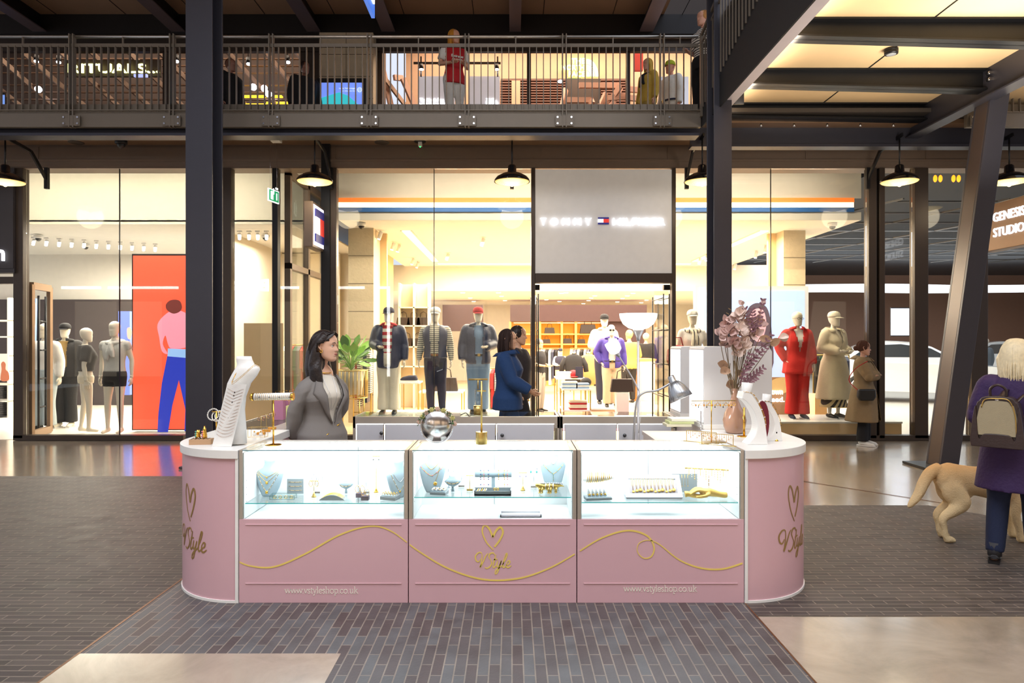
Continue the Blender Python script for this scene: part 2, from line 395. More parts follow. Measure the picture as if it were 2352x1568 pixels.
# I-section turned so its web faces left
lean(-.065,.175,8.8,8.84); lean(-.065,.175,9.07,9.11)
m.build('column_profile',M_steel,t,.004)
m=MB(off=t.location); lean(-.065,-.045,8.84,9.07); m.build('flange',mat('brownish_steel',(84,72,68),.38,.35),t,.003)
m=MB(off=t.location); m.box(a.x-.28,a.x+.22,8.72,9.28,0,.03); m.build('base_plate',M_steelblack,t)

# ================= stair deck overhead at the right =================
t=thing('stair_deck','lit timber deck on black tapered beams overhead at the upper right','deck',(4.6,9,5.17))
zc=CAMZ+3.52
m=MB(off=t.location)
m.box(2.9,7.6,2.5,10.2,zc,zc+.05,0)
m.build('deck_panel',mat('pale_plywood',(226,196,150),.55,var=.07,vscale=2),t)
m=MB(off=t.location); m.box(4.58,4.6,2.5,10.2,zc-.004,zc,0); m.build('panel_joint',M_black,t)
def tbeam(y,x0,x1,d0,d1):
    m=MB(off=t.location)
    m.prism([(x0,zc),(x1,zc),(x1,zc-d1),(x0,zc-d0)],y+.09,y+.11,'y')
    for z0,z1,w_ in ((0,.02,.1),):
        m.box(x0,x1,y,y+.2,zc-.02,zc)
    m.prism([(x0,zc-d0+.02),(x1,zc-d1+.02),(x1,zc-d1),(x0,zc-d0)],y,y+.2,'y')
    return m.build('cross_beam',M_steelblack,t)
tbeam(10.05,3.0,6.25,.2,.25); tbeam(8.78,3.0,6.25,.2,.28); tbeam(7.4,3.0,7.4,.2,.32); tbeam(6.0,3.0,7.4,.2,.32)
m=MB(off=t.location)
m.box(2.83,2.985,2.5,10.0,4.85,4.875); m.build('beam_flange',mat('lilac_grey_flange',(206,198,206),.5,.0),t)  # lilac lightened to stand for light reflected onto the underside
m=MB(off=t.location); m.box(2.86,2.88,2.5,10.0,4.87,6.0); m.box(2.8,3.0,2.5,10.0,5.95,6.0); m.box(2.84,2.98,9.7,9.72,4.87,5.95); m.build('main_beam_web',mat('matt_black_web',(15,15,18),.75),t)
m=MB(off=t.location); m.box(6.12,6.16,2.5,10.9,4.78,zc); m.box(6.04,6.24,2.5,10.9,4.765,4.785); m.build('edge_beam',M_steel,t)
def bolt(p,q,r_): mb=MB(off=t.location); mb.cyl(p,q,r_,n=10); mb.build('bolt',M_silver,t)
for z in (5.0,5.2,5.42,5.65): bolt((2.856,9.55,z),(2.84,9.55,z),.022)
for i in range(5): bolt(P(1748+76*i,284,10.1),P(1748+76*i,291,10.1),.014)
for z in (5.0,5.08): bolt((6.10,8.76,z),(6.10,8.70,z),.022)
sm=thing('smoke_detector','round black smoke detector on the lit timber deck','detector',P(2047,112,1568*3.52/672))
m=MB(); m.lathe([(.05,0),(.078,-.005),(.078,-.03),(.07,-.035),(.078,-.04),(.075,-.065),(.06,-.07)],n=28); m.build('housing',M_steelblack,sm)
m=MB(); m.lathe([(.055,-.0695),(.05,-.073),(.01,-.073)],n=24); m.build('sensor_face',mat('grey_plastic',(150,155,160),.4),sm)
# bolts plate at main beam (seen from the left) and fascia at right column
trim(MB().box(X_(1681,9.3),X_(1712,9.3),9.35,9.38,4.9,6.3),M_steelblack)

# ================= balcony railing =================
def railing(name,label,xposts,y,z0,x_end=None,skip=()):
    r=thing(name,label,'railing',(sum(xposts)/len(xposts),y,z0)); off=r.location
    xa,xb=xposts[0],x_end or xposts[-1]
    m=MB(off=off); m.tube([(xa,y+.02,z0+1.09),(xb,y+.02,z0+1.09)],.022,10); m.build('handrail',mat('bright_steel_rail',(205,198,188),.3,.8),r)
    m=MB(off=off); m.box(xa,xb,y-.012,y+.012,z0+.93,z0+.98); m.box(xa,xb,y-.012,y+.012,z0-.02,z0+.0); m.build('flat_rail',M_rail,r)
    m=MB(off=off); m.box(xa,xb,y+.03,y+.036,z0,z0+.115); m.build('kick_plate',M_rail,r)
    xs=list(xposts)
    for i,x in enumerate(xs):
        m=MB(off=off); m.box(x-.035,x-.018,y-.05,y+.03,z0-.24,z0+1.11); m.box(x+.018,x+.035,y-.05,y+.03,z0-.24,z0+1.11)
        m.build('post',M_rail,r,.002)
        m=MB(off=off)
        m.box(x-.13,x+.13,y-.045,y-.03,z0-.22,z0-.07); pl_=m.build('fixing_plate',M_rail,r)
        for sx in (-1,1):
            for zz in (-.1,-.19): m=MB(off=off); m.cyl((x+sx*.1,y-.044,z0+zz),(x+sx*.1,y-.06,z0+zz),.014,n=8); m.build('bolt',M_silver,pl_)
    ends=xs+([x_end] if x_end else [])
    for a_,b_ in zip(ends,ends[1:]):
        n=max(2,round((b_-a_)/.101)); m=MB(off=off)
        for k in range(1,n):
            x=a_+(b_-a_)*k/n; m.box(x-.006,x+.006,y-.02,y+.02,z0-.01,z0+.95)
        xm=(a_+b_)/2; m.box(xm-.008,xm+.008,y-.008,y+.02,z0+.97,z0+1.08)
        m.build('baluster_panel',M_rail,r)
    return r
yR=9.9
xp=[X_(p,yR) for p in (-63,167,397,624,849,1073,1296,1520)]
railing('balcony_railing','long grey-brown steel balustrade along the upper walkway above the shopfronts',xp,yR,4.985,X_(1604,yR))
xp=[X_(p,yR) for p in (2245,2470)]
railing('balcony_railing','short steel balustrade of the upper walkway behind the leaning column',xp,yR+.0,4.985)
# return rail along the stair deck (parallel to the view)
r=thing('return_railing','steel balustrade turning towards the viewer beside the stair deck','railing',(2.74,8.4,5.9)); off=r.location
m=MB(off=off); m.bar((2.74,9.9,6.07),(2.74,6.2,6.9),.03,.05); m.bar((2.74,9.9,5.95),(2.74,6.2,6.78),.02,.04); m.build('handrail',M_rail,r)
m=MB(off=off)
for k in range(30):
    y=9.8-k*.12; m.box(2.73,2.75,y-.006,y+.006,5.0+(9.9-y)*.2,5.95+(9.9-y)*.224)
m.box(2.72,2.76,9.84,9.9,4.9,6.1)
m.build('baluster_panel',M_rail,r)
m=MB(off=off); m.prism([(9.95,4.76),(9.95,5.0),(6.2,5.75),(6.2,4.76)],2.75,2.77,'x'); m.build('side_panel',mat('dark_slate_panel',(22,22,26),.8),r)
# ================= the pink jewellery kiosk =================
D=4.31; KT=.965; KB=D+.44      # front plane, top height, back of the front row
M_pink=mat('dusty_pink_laminate',(214,172,180),.38,var=.02,coat=.15)
M_kframe=mat('champagne_aluminium',(188,178,166),.35,.5)
M_caseinner=mat('white_case_lining',(246,250,252),.5)
M_goldvinyl=mat('gold_vinyl',(236,208,104),.4)
M_goldvinyl2=mat('dark_gold_vinyl',(158,126,70),.4,.2)
M_urltext=mat('cream_lettering',(255,248,232),.5)
M_shelfg=glass('shelf_glass',(.965,.992,.99),.04)
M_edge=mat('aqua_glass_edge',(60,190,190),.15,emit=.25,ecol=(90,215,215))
M_edged=mat('teal_dark_glass_edge',(70,125,140),.15)
def kx(px): return (px-1176)*D/F
def kz(py): return CAMZ-(py-784)*D/F
units=[(549,937,1157,'left'),(939,1324,1143,'middle'),(1326,1709,1155,'right')]
zp=kz(1192)
UN=[]
for i,(pa,pb,ps,nm) in enumerate(units):
    a,b=kx(pa),kx(pb)
    t=thing('display_counter',['pink fronted glass display counter at the left, web address under a gold wave','middle pink fronted glass display counter with the gold heart logo','pink fronted glass display counter at the right, its gold line makes a loop'][i],'display counter',((a+b)/2,D,0)); UN.append(t)
    o=t.location
    m=MB(off=o); m.box(a,b,D,D+.02,0,zp); m.box(a,a+.018,D+.02,KB,0,zp); m.box(b-.018,b,D+.02,KB,0,zp); m.box(a,b,KB-.018,KB,0,zp)
    m.build('front_panel',M_pink,t,.002)
    # raised moulding of the panel
    for zz in (kz(1203),kz(1338)):
        m=MB(off=o); m.box(a+.04,b-.04,D-.004,D,zz-.008,zz); m.build('moulding',M_pink,t,.002)
    m=MB(off=o); m.box(a+.02,b-.02,D+.02,KB-.03,zp-.03,zp-.005); m.build('case_floor',M_caseinner,t)
    m=MB(off=o)
    xm=a+(b-a)*(.62 if i==0 else .5)
    m.box(a+.025,xm,KB-.035,KB-.03,zp-.005,KT-.03); m.box(xm-.02,b-.025,KB-.028,KB-.022,zp-.005,KT-.03)
    m.build('sliding_back',M_caseinner,t)
    m=MB(off=o); m.box(xm-.0015,xm+.0015,KB-.038,KB-.034,zp,KT-.03); m.build('door_pull',mat('grey_edge',(120,130,135),.4),t)
    for xx,s in ((a,1),(b,-1)):
        m=MB(off=o); m.box(xx,xx+s*.022,D,KB,zp,KT); m.build('side_frame',[M_kframe],t,.0015)
        m=MB(off=o); m.box(xx+s*.022,xx+s*.028,D+.01,KB-.03,zp,KT-.02); m.build('side_lining',M_caseinner,t)
        m=MB(off=o)
        for k in range(7): m.cyl((xx+s*.0279,D+.05,zp+.1+k*.045),(xx+s*.029,D+.05,zp+.1+k*.045),.003,n=6)
        m.build('shelf_pin_holes',mat('grey_hole',(120,125,130),.6),t)
    m=MB(off=o); m.box(a,b,KB-.03,KB,KT-.025,KT+.001); m.build('rear_rail',M_beige,t,.0015)
    m=MB(off=o); m.box(a+.03,b-.03,KB-.06,KB-.035,KT-.028,KT-.018,0); m.build('led_strip',M_led,t)
    m=MB(off=o); m.box(a+.03,b-.03,D+.012,D+.026,KT-.03,KT-.020); m.build('led_strip',M_led,t)
    m=MB(off=o); m.box(a+.023,b-.023,D+.002,D+.008,zp-.0,KT-.008); m.build('front_glass',M_cglass,t)
    m=MB(off=o); m.box(a+.022,b-.022,D,KB-.03,KT-.006,KT); m.build('top_glass',M_cglass,t)
    m=MB(off=o); m.box(a+.022,b-.022,D-.001,D+.0005,KT-.0055,KT-.0005); m.build('glass_edge',M_edged,t)
    zs=kz(ps)
    m=MB(off=o); m.box(a+.03,b-.03,D+.025,KB-.045,zs-.006,zs); m.build('glass_shelf',M_shelfg,t)
    m=MB(off=o); m.box(a+.03,b-.03,D+.0235,D+.025,zs-.006,zs); m.build('shelf_edge',M_edge,t)
    UN[i]=(t,a,b,zs)
    light('case_light','AREA',((a+b)/2,D+.2,KT-.03),6.6,(.94,.97,1.0),.95,.34)
# gold wave across the panels (separate stroke per counter)
wave=spline([(540,1285,0),(575,1299,0),(630,1301,0),(700,1272,0),(780,1228,0),(850,1208,0),(900,1220,0),(960,1264,0),(1030,1305,0),(1110,1330,0),(1190,1328,0),(1260,1305,0),(1320,1272,0),(1380,1236,0),(1440,1218,0),(1485,1229,0),(1502,1255,0),(1496,1277,0),(1478,1281,0),(1464,1266,0),(1468,1247,0),(1490,1240,0),(1515,1250,0),(1560,1285,0),(1610,1304,0),(1660,1306,0),(1708,1292,0)],10)
def onfront(u,v,h): return (u,D-.001-h,v)
for (t,a,b,zs) in UN:
    seg=[(kx(p.x),kz(p.y)) for p in wave if a+.003<kx(p.x)<b-.003]
    # split at jumps (the loop stays inside one panel)
    m=MB(off=t.location); ribbon(m,seg,[.0072+.003*math.sin(k*.06) for k in range(len(seg))],onfront); m.build('gold_wave',M_goldvinyl,t)
# ---- web address in an old-style serif drawn stroke by stroke ----
GL={ # strokes: (points, thick)
'w':([[(0,.44),(.15,0)],[(.15,0),(.28,.44)],[(.28,.44),(.43,0)],[(.43,0),(.57,.44)],[(-.05,.44),(.07,.44)],[(.5,.44),(.63,.44)],[(.22,.44),(.34,.44)]],[.055,.025,.055,.025,.02,.02,.02],.60),
'v':([[(0,.44),(.16,0)],[(.16,0),(.31,.44)],[(-.05,.44),(.07,.44)],[(.25,.44),(.37,.44)]],[.055,.025,.02,.02],.36),
'y':([[(0,.44),(.17,.02)],[(.31,.44),(.12,-.16),(.04,-.2),(-.02,-.18)],[(-.05,.44),(.07,.44)],[(.25,.44),(.37,.44)]],[.055,.026,.02,.02],.36),
's':([[(.24,.36),(.15,.44),(.05,.41),(.03,.32),(.13,.24),(.23,.15),(.22,.04),(.12,0),(.01,.09)]],[.042],.31),
't':([[(.1,.58),(.1,.08),(.16,.0),(.24,.05)],[(0,.42),(.22,.42)]],[.05,.02],.27),
'l':([[(.08,.72),(.08,0)],[(0,0),(.16,0)],[(0,.71),(.08,.72)]],[.05,.02,.02],.21),
'e':([[(.03,.24),(.32,.25),(.29,.38),(.18,.44),(.06,.38),(.02,.22),(.07,.06),(.19,0),(.32,.08)]],[.036],.38),
'h':([[(.08,.72),(.08,0)],[(.08,.34),(.2,.44),(.32,.38),(.33,0)],[(0,0),(.16,0)],[(.26,0),(.41,0)],[(0,.71),(.08,.72)]],[.05,.042,.02,.02,.02],.46),
'o':([[(.2,.44),(.06,.37),(.02,.22),(.06,.07),(.2,0),(.34,.07),(.38,.22),(.34,.37),(.2,.44)]],[.042],.44),
'p':([[(.08,.44),(.08,-.22)],[(.08,.34),(.2,.44),(.33,.38),(.37,.22),(.33,.06),(.2,0),(.08,.06)],[(0,-.22),(.17,-.22)],[(0,.43),(.08,.44)]],[.05,.038,.02,.02],.43),
'.':([[(.05,.0),(.06,.05)]],[.07],.17),
'c':([[(.31,.36),(.2,.44),(.06,.37),(.02,.22),(.06,.07),(.19,0),(.32,.09)]],[.038],.37),
'u':([[(.08,.44),(.09,.1),(.18,0),(.32,.08)],[(.33,.44),(.33,0)],[(0,.44),(.08,.44)],[(.25,.44),(.33,.44)],[(.33,0),(.41,0)]],[.05,.05,.02,.02,.02],.46),
'k':([[(.08,.72),(.08,0)],[(.32,.44),(.1,.2)],[(.16,.27),(.37,0)],[(0,0),(.16,0)],[(.24,.44),(.38,.44)],[(.3,0),(.43,0)],[(0,.71),(.08,.72)]],[.05,.026,.05,.02,.02,.02,.02],.44)}
def serif(m,s,x,z,size,width):
    tot=sum(GL[c][2] for c in s); k=width/(tot*size); cx=x-width/2
    for c in s:
        st,wd,adv=GL[c]
        for pts,w_ in zip(st,wd):
            q=[(cx+px*size*k,z+pz*size) for px,pz in pts]
            if len(q)>2: q=[(v.x,v.y) for v in spline([(a_,b_,0) for a_,b_ in q],4)]
            ribbon(m,q,max(w_*size*1.15,.0032),onfront,t=.001)
        cx+=adv*size*k
for idx,(pc,py) in ((0,(739,1362)),(2,(1517,1358))):
    t=UN[idx][0]; m=MB(off=t.location); serif(m,'www.vstyleshop.co.uk',kx(pc),kz(py),.058,.462); m.build('web_address_lettering',M_urltext,t)
# ---- heart and script logo ----
def heartpts():
    a=[(v.x,v.y) for v in spline([(.02,-.5,0),(-.28,-.18,0),(-.46,.25,0),(-.36,.5,0),(-.16,.36,0),(.0,.02,0)],8)]
    b=[(v.x,v.y) for v in spline([(.0,.02,0),(.14,.28,0),(.33,.42,0),(.44,.22,0),(.3,-.1,0),(.07,-.38,0)],8)]
    return a,b
SC=[ # VStyle script strokes, baseline 0, cap height 1
 [(.42,.62),(.3,.42),(.12,.5),(.02,.8),(.18,1.05),(.4,1.08),(.5,.85),(.5,.35),(.46,.02),(.62,.4),(.78,.85),(.92,1.02)],
 [(1.42,.88),(1.3,1.05),(1.08,1.02),(1.0,.8),(1.14,.56),(1.26,.34),(1.18,.08),(.96,-.06),(.8,.02)],
 [(1.5,.95),(1.42,.45),(1.38,.1),(1.46,.0),(1.6,.14)],[(1.36,.56),(1.64,.62)],
 [(1.68,.5),(1.64,.2),(1.72,.04),(1.86,.2),(1.94,.5)],[(1.94,.5),(1.84,.0),(1.74,-.38),(1.6,-.46),(1.62,-.24),(1.86,.0),(2.04,.14)],
 [(2.04,.14),(2.22,.6),(2.3,.95),(2.22,1.0),(2.12,.6),(2.1,.12),(2.18,.0),(2.32,.12)],
 [(2.32,.16),(2.52,.26),(2.56,.44),(2.44,.48),(2.34,.28),(2.38,.04),(2.52,.0),(2.7,.14)]]
def script(m,fn,cx,cz,width,w_,m_=0,shear=.12):
    k=width/2.7
    for st in SC:
        q=[(v.x,v.y) for v in spline([(a,b,0) for a,b in st],6)]
        n=len(q); ribbon(m,[(cx+(a-1.35+b*shear)*k,cz+(b-.4)*k) for a,b in q],[w_*(.6+.7*abs(math.sin(PI*i/n*2))) for i in range(n)],fn,m_,.001)
t=UN[1][0]; m=MB(off=t.location)
cx,cz=kx(1132),kz(1234); ha,hb=heartpts(); sw,sh=.145,.155
n=len(ha); ribbon(m,[(cx+u*sw,cz+v*sh) for u,v in ha],[.006+.007*i/n for i in range(n)],onfront)
n=len(hb); ribbon(m,[(cx+u*sw,cz+v*sh) for u,v in hb],[.013-.002*i/n for i in range(n)],onfront)
m.build('heart_logo',M_goldvinyl,t)
m=MB(off=t.location); script(m,onfront,kx(1131),kz(1290),.235,.0065); m.build('script_logo',M_goldvinyl,t)

# ---- rounded end units ----
RAD=.548
def endcap(sgn,label):
    xe=kx(548) if sgn<0 else kx(1710)
    t=thing('rounded_end_counter',label,'counter end',(xe+sgn*.2,D+.2,0)); o=t.location
    N=28; c=(xe+sgn*.012,D+RAD)
    def pt(th,r): return (c[0]+sgn*r*math.sin(th), c[1]-r*math.cos(th))
    # wrapped body
    poly=[pt(PI/2*i/N,RAD) for i in range(N+1)]
    body=poly+[(c[0]+sgn*RAD,D+1.0),(c[0],D+1.0)]
    m=MB(off=o); 
    m.prism(body,.015,KT-.055,'z'); b_=m.build('curved_panel',M_pink,t)
    for p in b_.data.polygons: p.use_smooth = abs(p.normal.z)<.5
    b_.data.set_sharp_from_angle(angle=.6)
    top=[pt(PI/2*i/N,RAD+.014) for i in range(N+1)]+[(c[0]+sgn*(RAD+.014),D+1.0),(xe+sgn*.001,D+1.0),(xe+sgn*.001,D-.014)]
    m=MB(off=o); m.prism(top,KT-.055,KT,'z'); m.build('worktop',M_white,t,.003)
    bot=[pt(PI/2*i/N,RAD+.006) for i in range(N+1)]+[(c[0]+sgn*(RAD+.006),D+1.0),(xe,D+1.0),(xe,D-.006)]
    m=MB(off=o); m.prism(bot,0,.016,'z'); m.build('base_trim',M_white,t)
    m=MB(off=o); m.box(xe+sgn*.001,xe+sgn*.02,D-.008,D+.1,.0,KT-.055); m.build('edge_trim',M_white,t,.002)
    # wrapped logo: u is arc length from the edge trim
    def on(u,v,h):
        th=u/RAD; x,y=pt(th,RAD+.0015+h); return (x,y,v)
    uc,zh=(.385,.60) if sgn<0 else (.385,.60)
    f=(lambda u,v,h: on(uc-(u),v,h)) if sgn<0 else (lambda u,v,h: on(uc+u,v,h))
    m=MB(off=o); k=.2
    n=len(ha); ribbon(m,[(u*.145,zh+v*.235) for u,v in ha],[.007+.006*i/n for i in range(n)],f,0,.001)
    n=len(hb); ribbon(m,[(u*.145,zh+v*.235) for u,v in hb],[.016-.004*i/n for i in range(n)],f,0,.001)
    m.build('heart_logo',M_goldvinyl2,t)
    m=MB(off=o); script(m,f,.0,.355,.34,.009); m.build('script_logo',M_goldvinyl2,t)
    return t
EL=endcap(-1,'pink rounded left end of the kiosk with heart logo')
ER=endcap(1,'pink rounded right end of the kiosk with the vase standing on it')

# ---- side rows and rear row ----
def backunit(name,label,x0,x1,y0,y1,rail=True,inner='y'):
    t=thing(name,label,'counter',((x0+x1)/2,(y0+y1)/2,0)); o=t.location
    m=MB(off=o); m.box(x0,x1,y0,y1,0,.60); m.build('cabinet_body',M_beige,t,.002)
    m=MB(off=o)
    m.box(x0,x1,y0,y0+.03,.86,KT) ; m.box(x0,x0+.022,y0,y1,.6,KT); m.box(x1-.022,x1,y0,y1,.6,KT); m.box(x0,x1,y1-.02,y1,.6,.64)
    m.build('frame',M_kframe,t,.0015)
    m=MB(off=o); m.box(x0+.02,x1-.02,y0+.03,y1,KT-.006,KT); m.box(x0+.02,x1-.02,y1-.008,y1-.002,.64,KT-.006); m.build('glass',M_cglass,t)
    return t
YB=6.22; YB2=6.68
for i,(a,b,lb) in enumerate(((-1.45,.434,'wide back counter of the kiosk, grey doors with knobs behind the round mirror'),(.44,1.49,'back counter of the kiosk with grey doors behind the floor lamp'))):
    t=backunit('back_counter',lb,a,b,YB,YB2); o=t.location
    Mg=mat('pale_grey_door',(206,206,212),.3)
    jx=[X_(p,YB) for p in ((805,883,1140,1275) if i==0 else (1292,1418,1548))]
    jx=[max(a+.03,jx[0])]+jx[1:-1]+[min(b-.03,jx[-1])]
    for q,(x0,x1) in enumerate(zip(jx,jx[1:])):
        m=MB(off=o); m.box(x0+.012,x1-.012,YB-.012,YB,.30,.89); dr=m.build('door',Mg,t,.002)
        kk={(0,0):[(.92,.82),(.92,.72)],(0,1):[(.93,.72)],(0,2):[(.1,.80),(.13,.72)],(1,0):[],(1,1):[(.12,.80),(.14,.72)]}.get((i,q),[])
        for fx_,zz in kk:
            xk=x0+(x1-x0)*fx_; m=MB(off=o); m.lathe([(.006,0),(.006,.015),(.016,.02),(.017,.03),(.008,.036)],(xk,YB-.012,zz),12,R=Matrix.Rotation(PI/2,3,'X')); m.build('knob',mat('gunmetal_knob',(96,98,102),.25,.9),dr)
        m=MB(off=o); m.box(x0+.008,x1-.008,YB-.004,YB-.001,.895,.902); m.box(x0-.002,x0+.006,YB-.004,YB-.001,.30,.9); m.build('led_line',mat('soft_white_led',(255,255,255),.5,emit=1.6,ecol=(240,245,255)),t)
# left side row
for sx,x0,x1,lb in ((-1,-2.3,-1.78,'glass topped side counter running back along the left of the kiosk'),(1,1.5,2.05,'white topped side counter running back along the right of the kiosk')):
    t=thing('side_counter',lb,'counter',((x0+x1)/2,5.7,0)); o=t.location
    m=MB(off=o); m.box(x0,x1,D+1.01,YB2,0,.62); m.build('cabinet_body',M_pink if sx<0 else M_beige,t)
    m=MB(off=o)
    if sx<0:
        m.box(x1-.14,x1,D+1.01,YB2,.62,KT); m.box(x0,x0+.02,D+1.01,YB2,.62,KT); m.box(x0,x1,YB2-.02,YB2,.62,KT)
    else: m.box(x0,x1,D+1.01,YB2,.62,KT)
    m.build('frame',M_beige,t,.002)
    if sx<0:
        m=MB(off=o); m.box(x0+.02,x1-.14,D+1.01,YB2-.02,KT-.006,KT); m.build('glass_top',M_cglass,t)
        m=MB(off=o); m.box(x1-.004,x1+.004,D+1.01,YB2,KT-.03,KT-.022); m.build('led_strip',M_led,t)
    
# worktop strips joining front row to side rows inside the kiosk (flat beige tops)
t=thing('corner_worktop','beige flat worktop behind the right end of the front counters','worktop',(1.42,5.0,.9)); 
m=MB(off=t.location); m.box(1.0,1.462,KB+.005,KB+.5,KT-.03,KT-.002); m.build('top',M_beige,t)
m=MB(off=t.location); m.box(1.0,1.462,KB+.03,KB+.45,0,KT-.03); m.build('support_panel',M_beige,t)
# ================= main shop interior =================
zlow=CAMZ+2.31
W1=mat('warm_cream_wall',(236,230,218),.8)
W2=mat('grey_beige_bulkhead',(200,194,182),.8)
M_ceil=mat('shop_ceiling_white',(240,237,230),.85)
c=MB(); c.box(-3.85,6.9,11.55,13.0,4.9,4.95)
c.box(-3.3,6.65,13.02,21,zlow,zlow+.04)
c.box(-6,8,21,29,3.2,3.24)
struct('ceiling_shop',c,M_ceil)
w_=MB(); w_.box(-3.3,6.65,13.0,13.02,fz(0) if False else Z_(455,13),4.9,0)
w_.box(-3.3,6.65,13.0,13.02,zlow,Z_(487,13),0); w_.box(-6,8,20.98,21,3.2,zlow+.04,1)
struct('wall_bulkhead',w_,[W2,W1])
bd=thing('striped_light_band','orange, glowing white and blue stripes running along the shop ceiling edge','sign band',(1.6,13,Z_(470,13)))
m=MB(off=bd.location); m.box(-3.3,6.5,12.96,13.0,Z_(465,13),Z_(455,13)); m.build('orange_stripe',mat('orange_stripe',(240,120,40),.5,emit=.45,ecol=(255,140,60)),bd)
m=MB(off=bd.location); m.box(-3.3,6.5,12.98,13.0,Z_(477,13),Z_(465,13)); m.build('glowing_stripe',mat('glowing_white_stripe',(255,244,214),.5,emit=2.2,ecol=(255,236,195)),bd)
m=MB(off=bd.location); m.box(-3.3,6.5,12.96,13.0,Z_(487,13),Z_(477,13)); m.build('blue_stripe',mat('blue_stripe',(36,92,156),.5),bd)
wl=MB(); wl.box(-6.0,-5.9,14.5,29,0,3.95); wl.box(8,8.1,19.5,29,0,3.2)
wl.box(-6,8,28.9,29,0,3.24)
struct('wall_shop_sides',wl,W1)
# sloping coffer lights
for x,y0,y1,lb in ((-2.2,14.2,19.6,'left'),(5.25,14.2,19.6,'right')):
    t=thing('coffer_light','long warm light coffer in the shop ceiling on the %s side'%lb,'light',(x,17,zlow-.01))
    m=MB(off=t.location); m.box(x-.09,x+.09,y0,y1,zlow-.02,zlow-.002); m.build('diffuser',mat('warm_diffuser',(255,240,200),.5,emit=3,ecol=(255,226,150)),t)
    m=MB(off=t.location); m.box(x-.12,x-.09,y0,y1,zlow-.02,zlow); m.box(x+.09,x+.12,y0,y1,zlow-.02,zlow); m.build('trim',M_ceil,t)
t=thing('coffer_light','warm light line running across the rear of the shop ceiling','light',(1.6,20.3,zlow-.01))
m=MB(off=t.location); m.box(-2.2,5.3,20.2,20.35,zlow-.02,zlow-.002); m.build('diffuser',_m['warm_diffuser'],t)
for x in (-1.0,-.2,2.2,3.1): 
    pass
# stone columns inside the shop
def stonecol(name,label,x0,x1,y0,y1,z0,z1,rows,cols=1):
    t=thing(name,label,'column',((x0+x1)/2,(y0+y1)/2,z0)); 
    m=MB(off=t.location); m.box(x0,x1,y0,y1,z0,z1); m.build('stone_shaft',mat('pitted_limestone',(206,188,158),.8,bump=.5,bscale=25,var=.12,vscale=14),t)
    m=MB(off=t.location)
    for k in range(1,rows): z=z0+(z1-z0)*k/rows; m.box(x0-.002,x1+.002,y0-.003,y0,z-.006,z+.006)
    for k in range(1,cols+1): x=x0+(x1-x0)*k/(cols+1); m.box(x-.005,x+.005,y0-.003,y0,z0,z1)
    m.build('stone_joint',mat('dark_joint',(110,96,80),.8),t); return t
stonecol('stone_column','pale stone pillar just inside the shop window left of the navy jacket mannequin',X_(800,13.9),X_(858,13.9),13.9,14.6,0,zlow,7,0)
stonecol('stone_column','pale stone pillar at the right side of the shop behind the red suit mannequin',X_(1800,14.2),X_(1850,14.2),14.2,15,0,zlow,7,0)
stonecol('stone_column','pale stone pillar on the upper floor with a blue screen in front of it',X_(735,13.2),X_(858,13.2),13.15,13.9,5.06,7.6,6,1)
m=MB(); m.box(X_(858,14.2),X_(905,15.5),14.6,14.7,0,zlow); m.box(-3.4,-3.3,14.6,19,0,zlow); struct('wall_oak_panel',m,mat('oak_panel',(226,190,140),.5,var=.05))
m=MB(); m.box(X_(1765,14.6),X_(1800,14.2),14.6,14.7,0,zlow); struct('wall_oak_panel_right',m,mat('oak_panel'))
# rear shelving wall, dark header, glowing niches
t=thing('back_wall_shelving','dark header above glowing amber shelves across the rear of the shop','shelving',(3,25.5,0)); o=t.location
xA,xB=X_(1000,25.5),X_(1482,25.5)
m=MB(off=o); m.box(X_(1020,26),X_(1110,26),25.4,26,Z_(760,25.5),Z_(700,25.5)); m.box(X_(1172,25.5),X_(1482,25.5),25.2,26,Z_(738,25.2),Z_(700,25.2)); m.box(X_(1385,25.5),X_(1482,25.5),25.4,26,Z_(800,25.2),Z_(738,25.2)); m.build('dark_header',mat('aubergine_header',(76,54,56),.7),t)
m=MB(off=o); m.box(X_(1172,25.5),X_(1385,25.5),25.9,26,Z_(800,25.5),Z_(738,25.5)); m.build('niche_back',mat('amber_niche',(226,150,48),.6,emit=.55,ecol=(255,160,40)),t)
m=MB(off=o); 
for px in (1172,1240,1290,1322,1384): m.box(X_(px,25.4)-.04,X_(px,25.4)+.04,25.25,25.9,0,Z_(738,25.4))
for py in (767,790): m.box(X_(1172,25.4),X_(1385,25.4),25.3,25.9,Z_(py,25.4)-.03,Z_(py,25.4)+.02)
m.build('oak_shelf',mat('honey_oak',(214,160,90),.5),t)
m=MB(off=o); 
for px in (1206,1265,1306,1353): m.box(X_(px-26,25.6),X_(px+26,25.6),25.5,25.55,Z_(742,25.6),Z_(741,25.6))
m.build('shelf_light',M_warmled,t)
m=MB(off=o); m.box(X_(1172,25.5),X_(1385,25.5),25.6,26,0,Z_(800,25.5)); m.build('lower_panel',mat('honey_oak'),t)
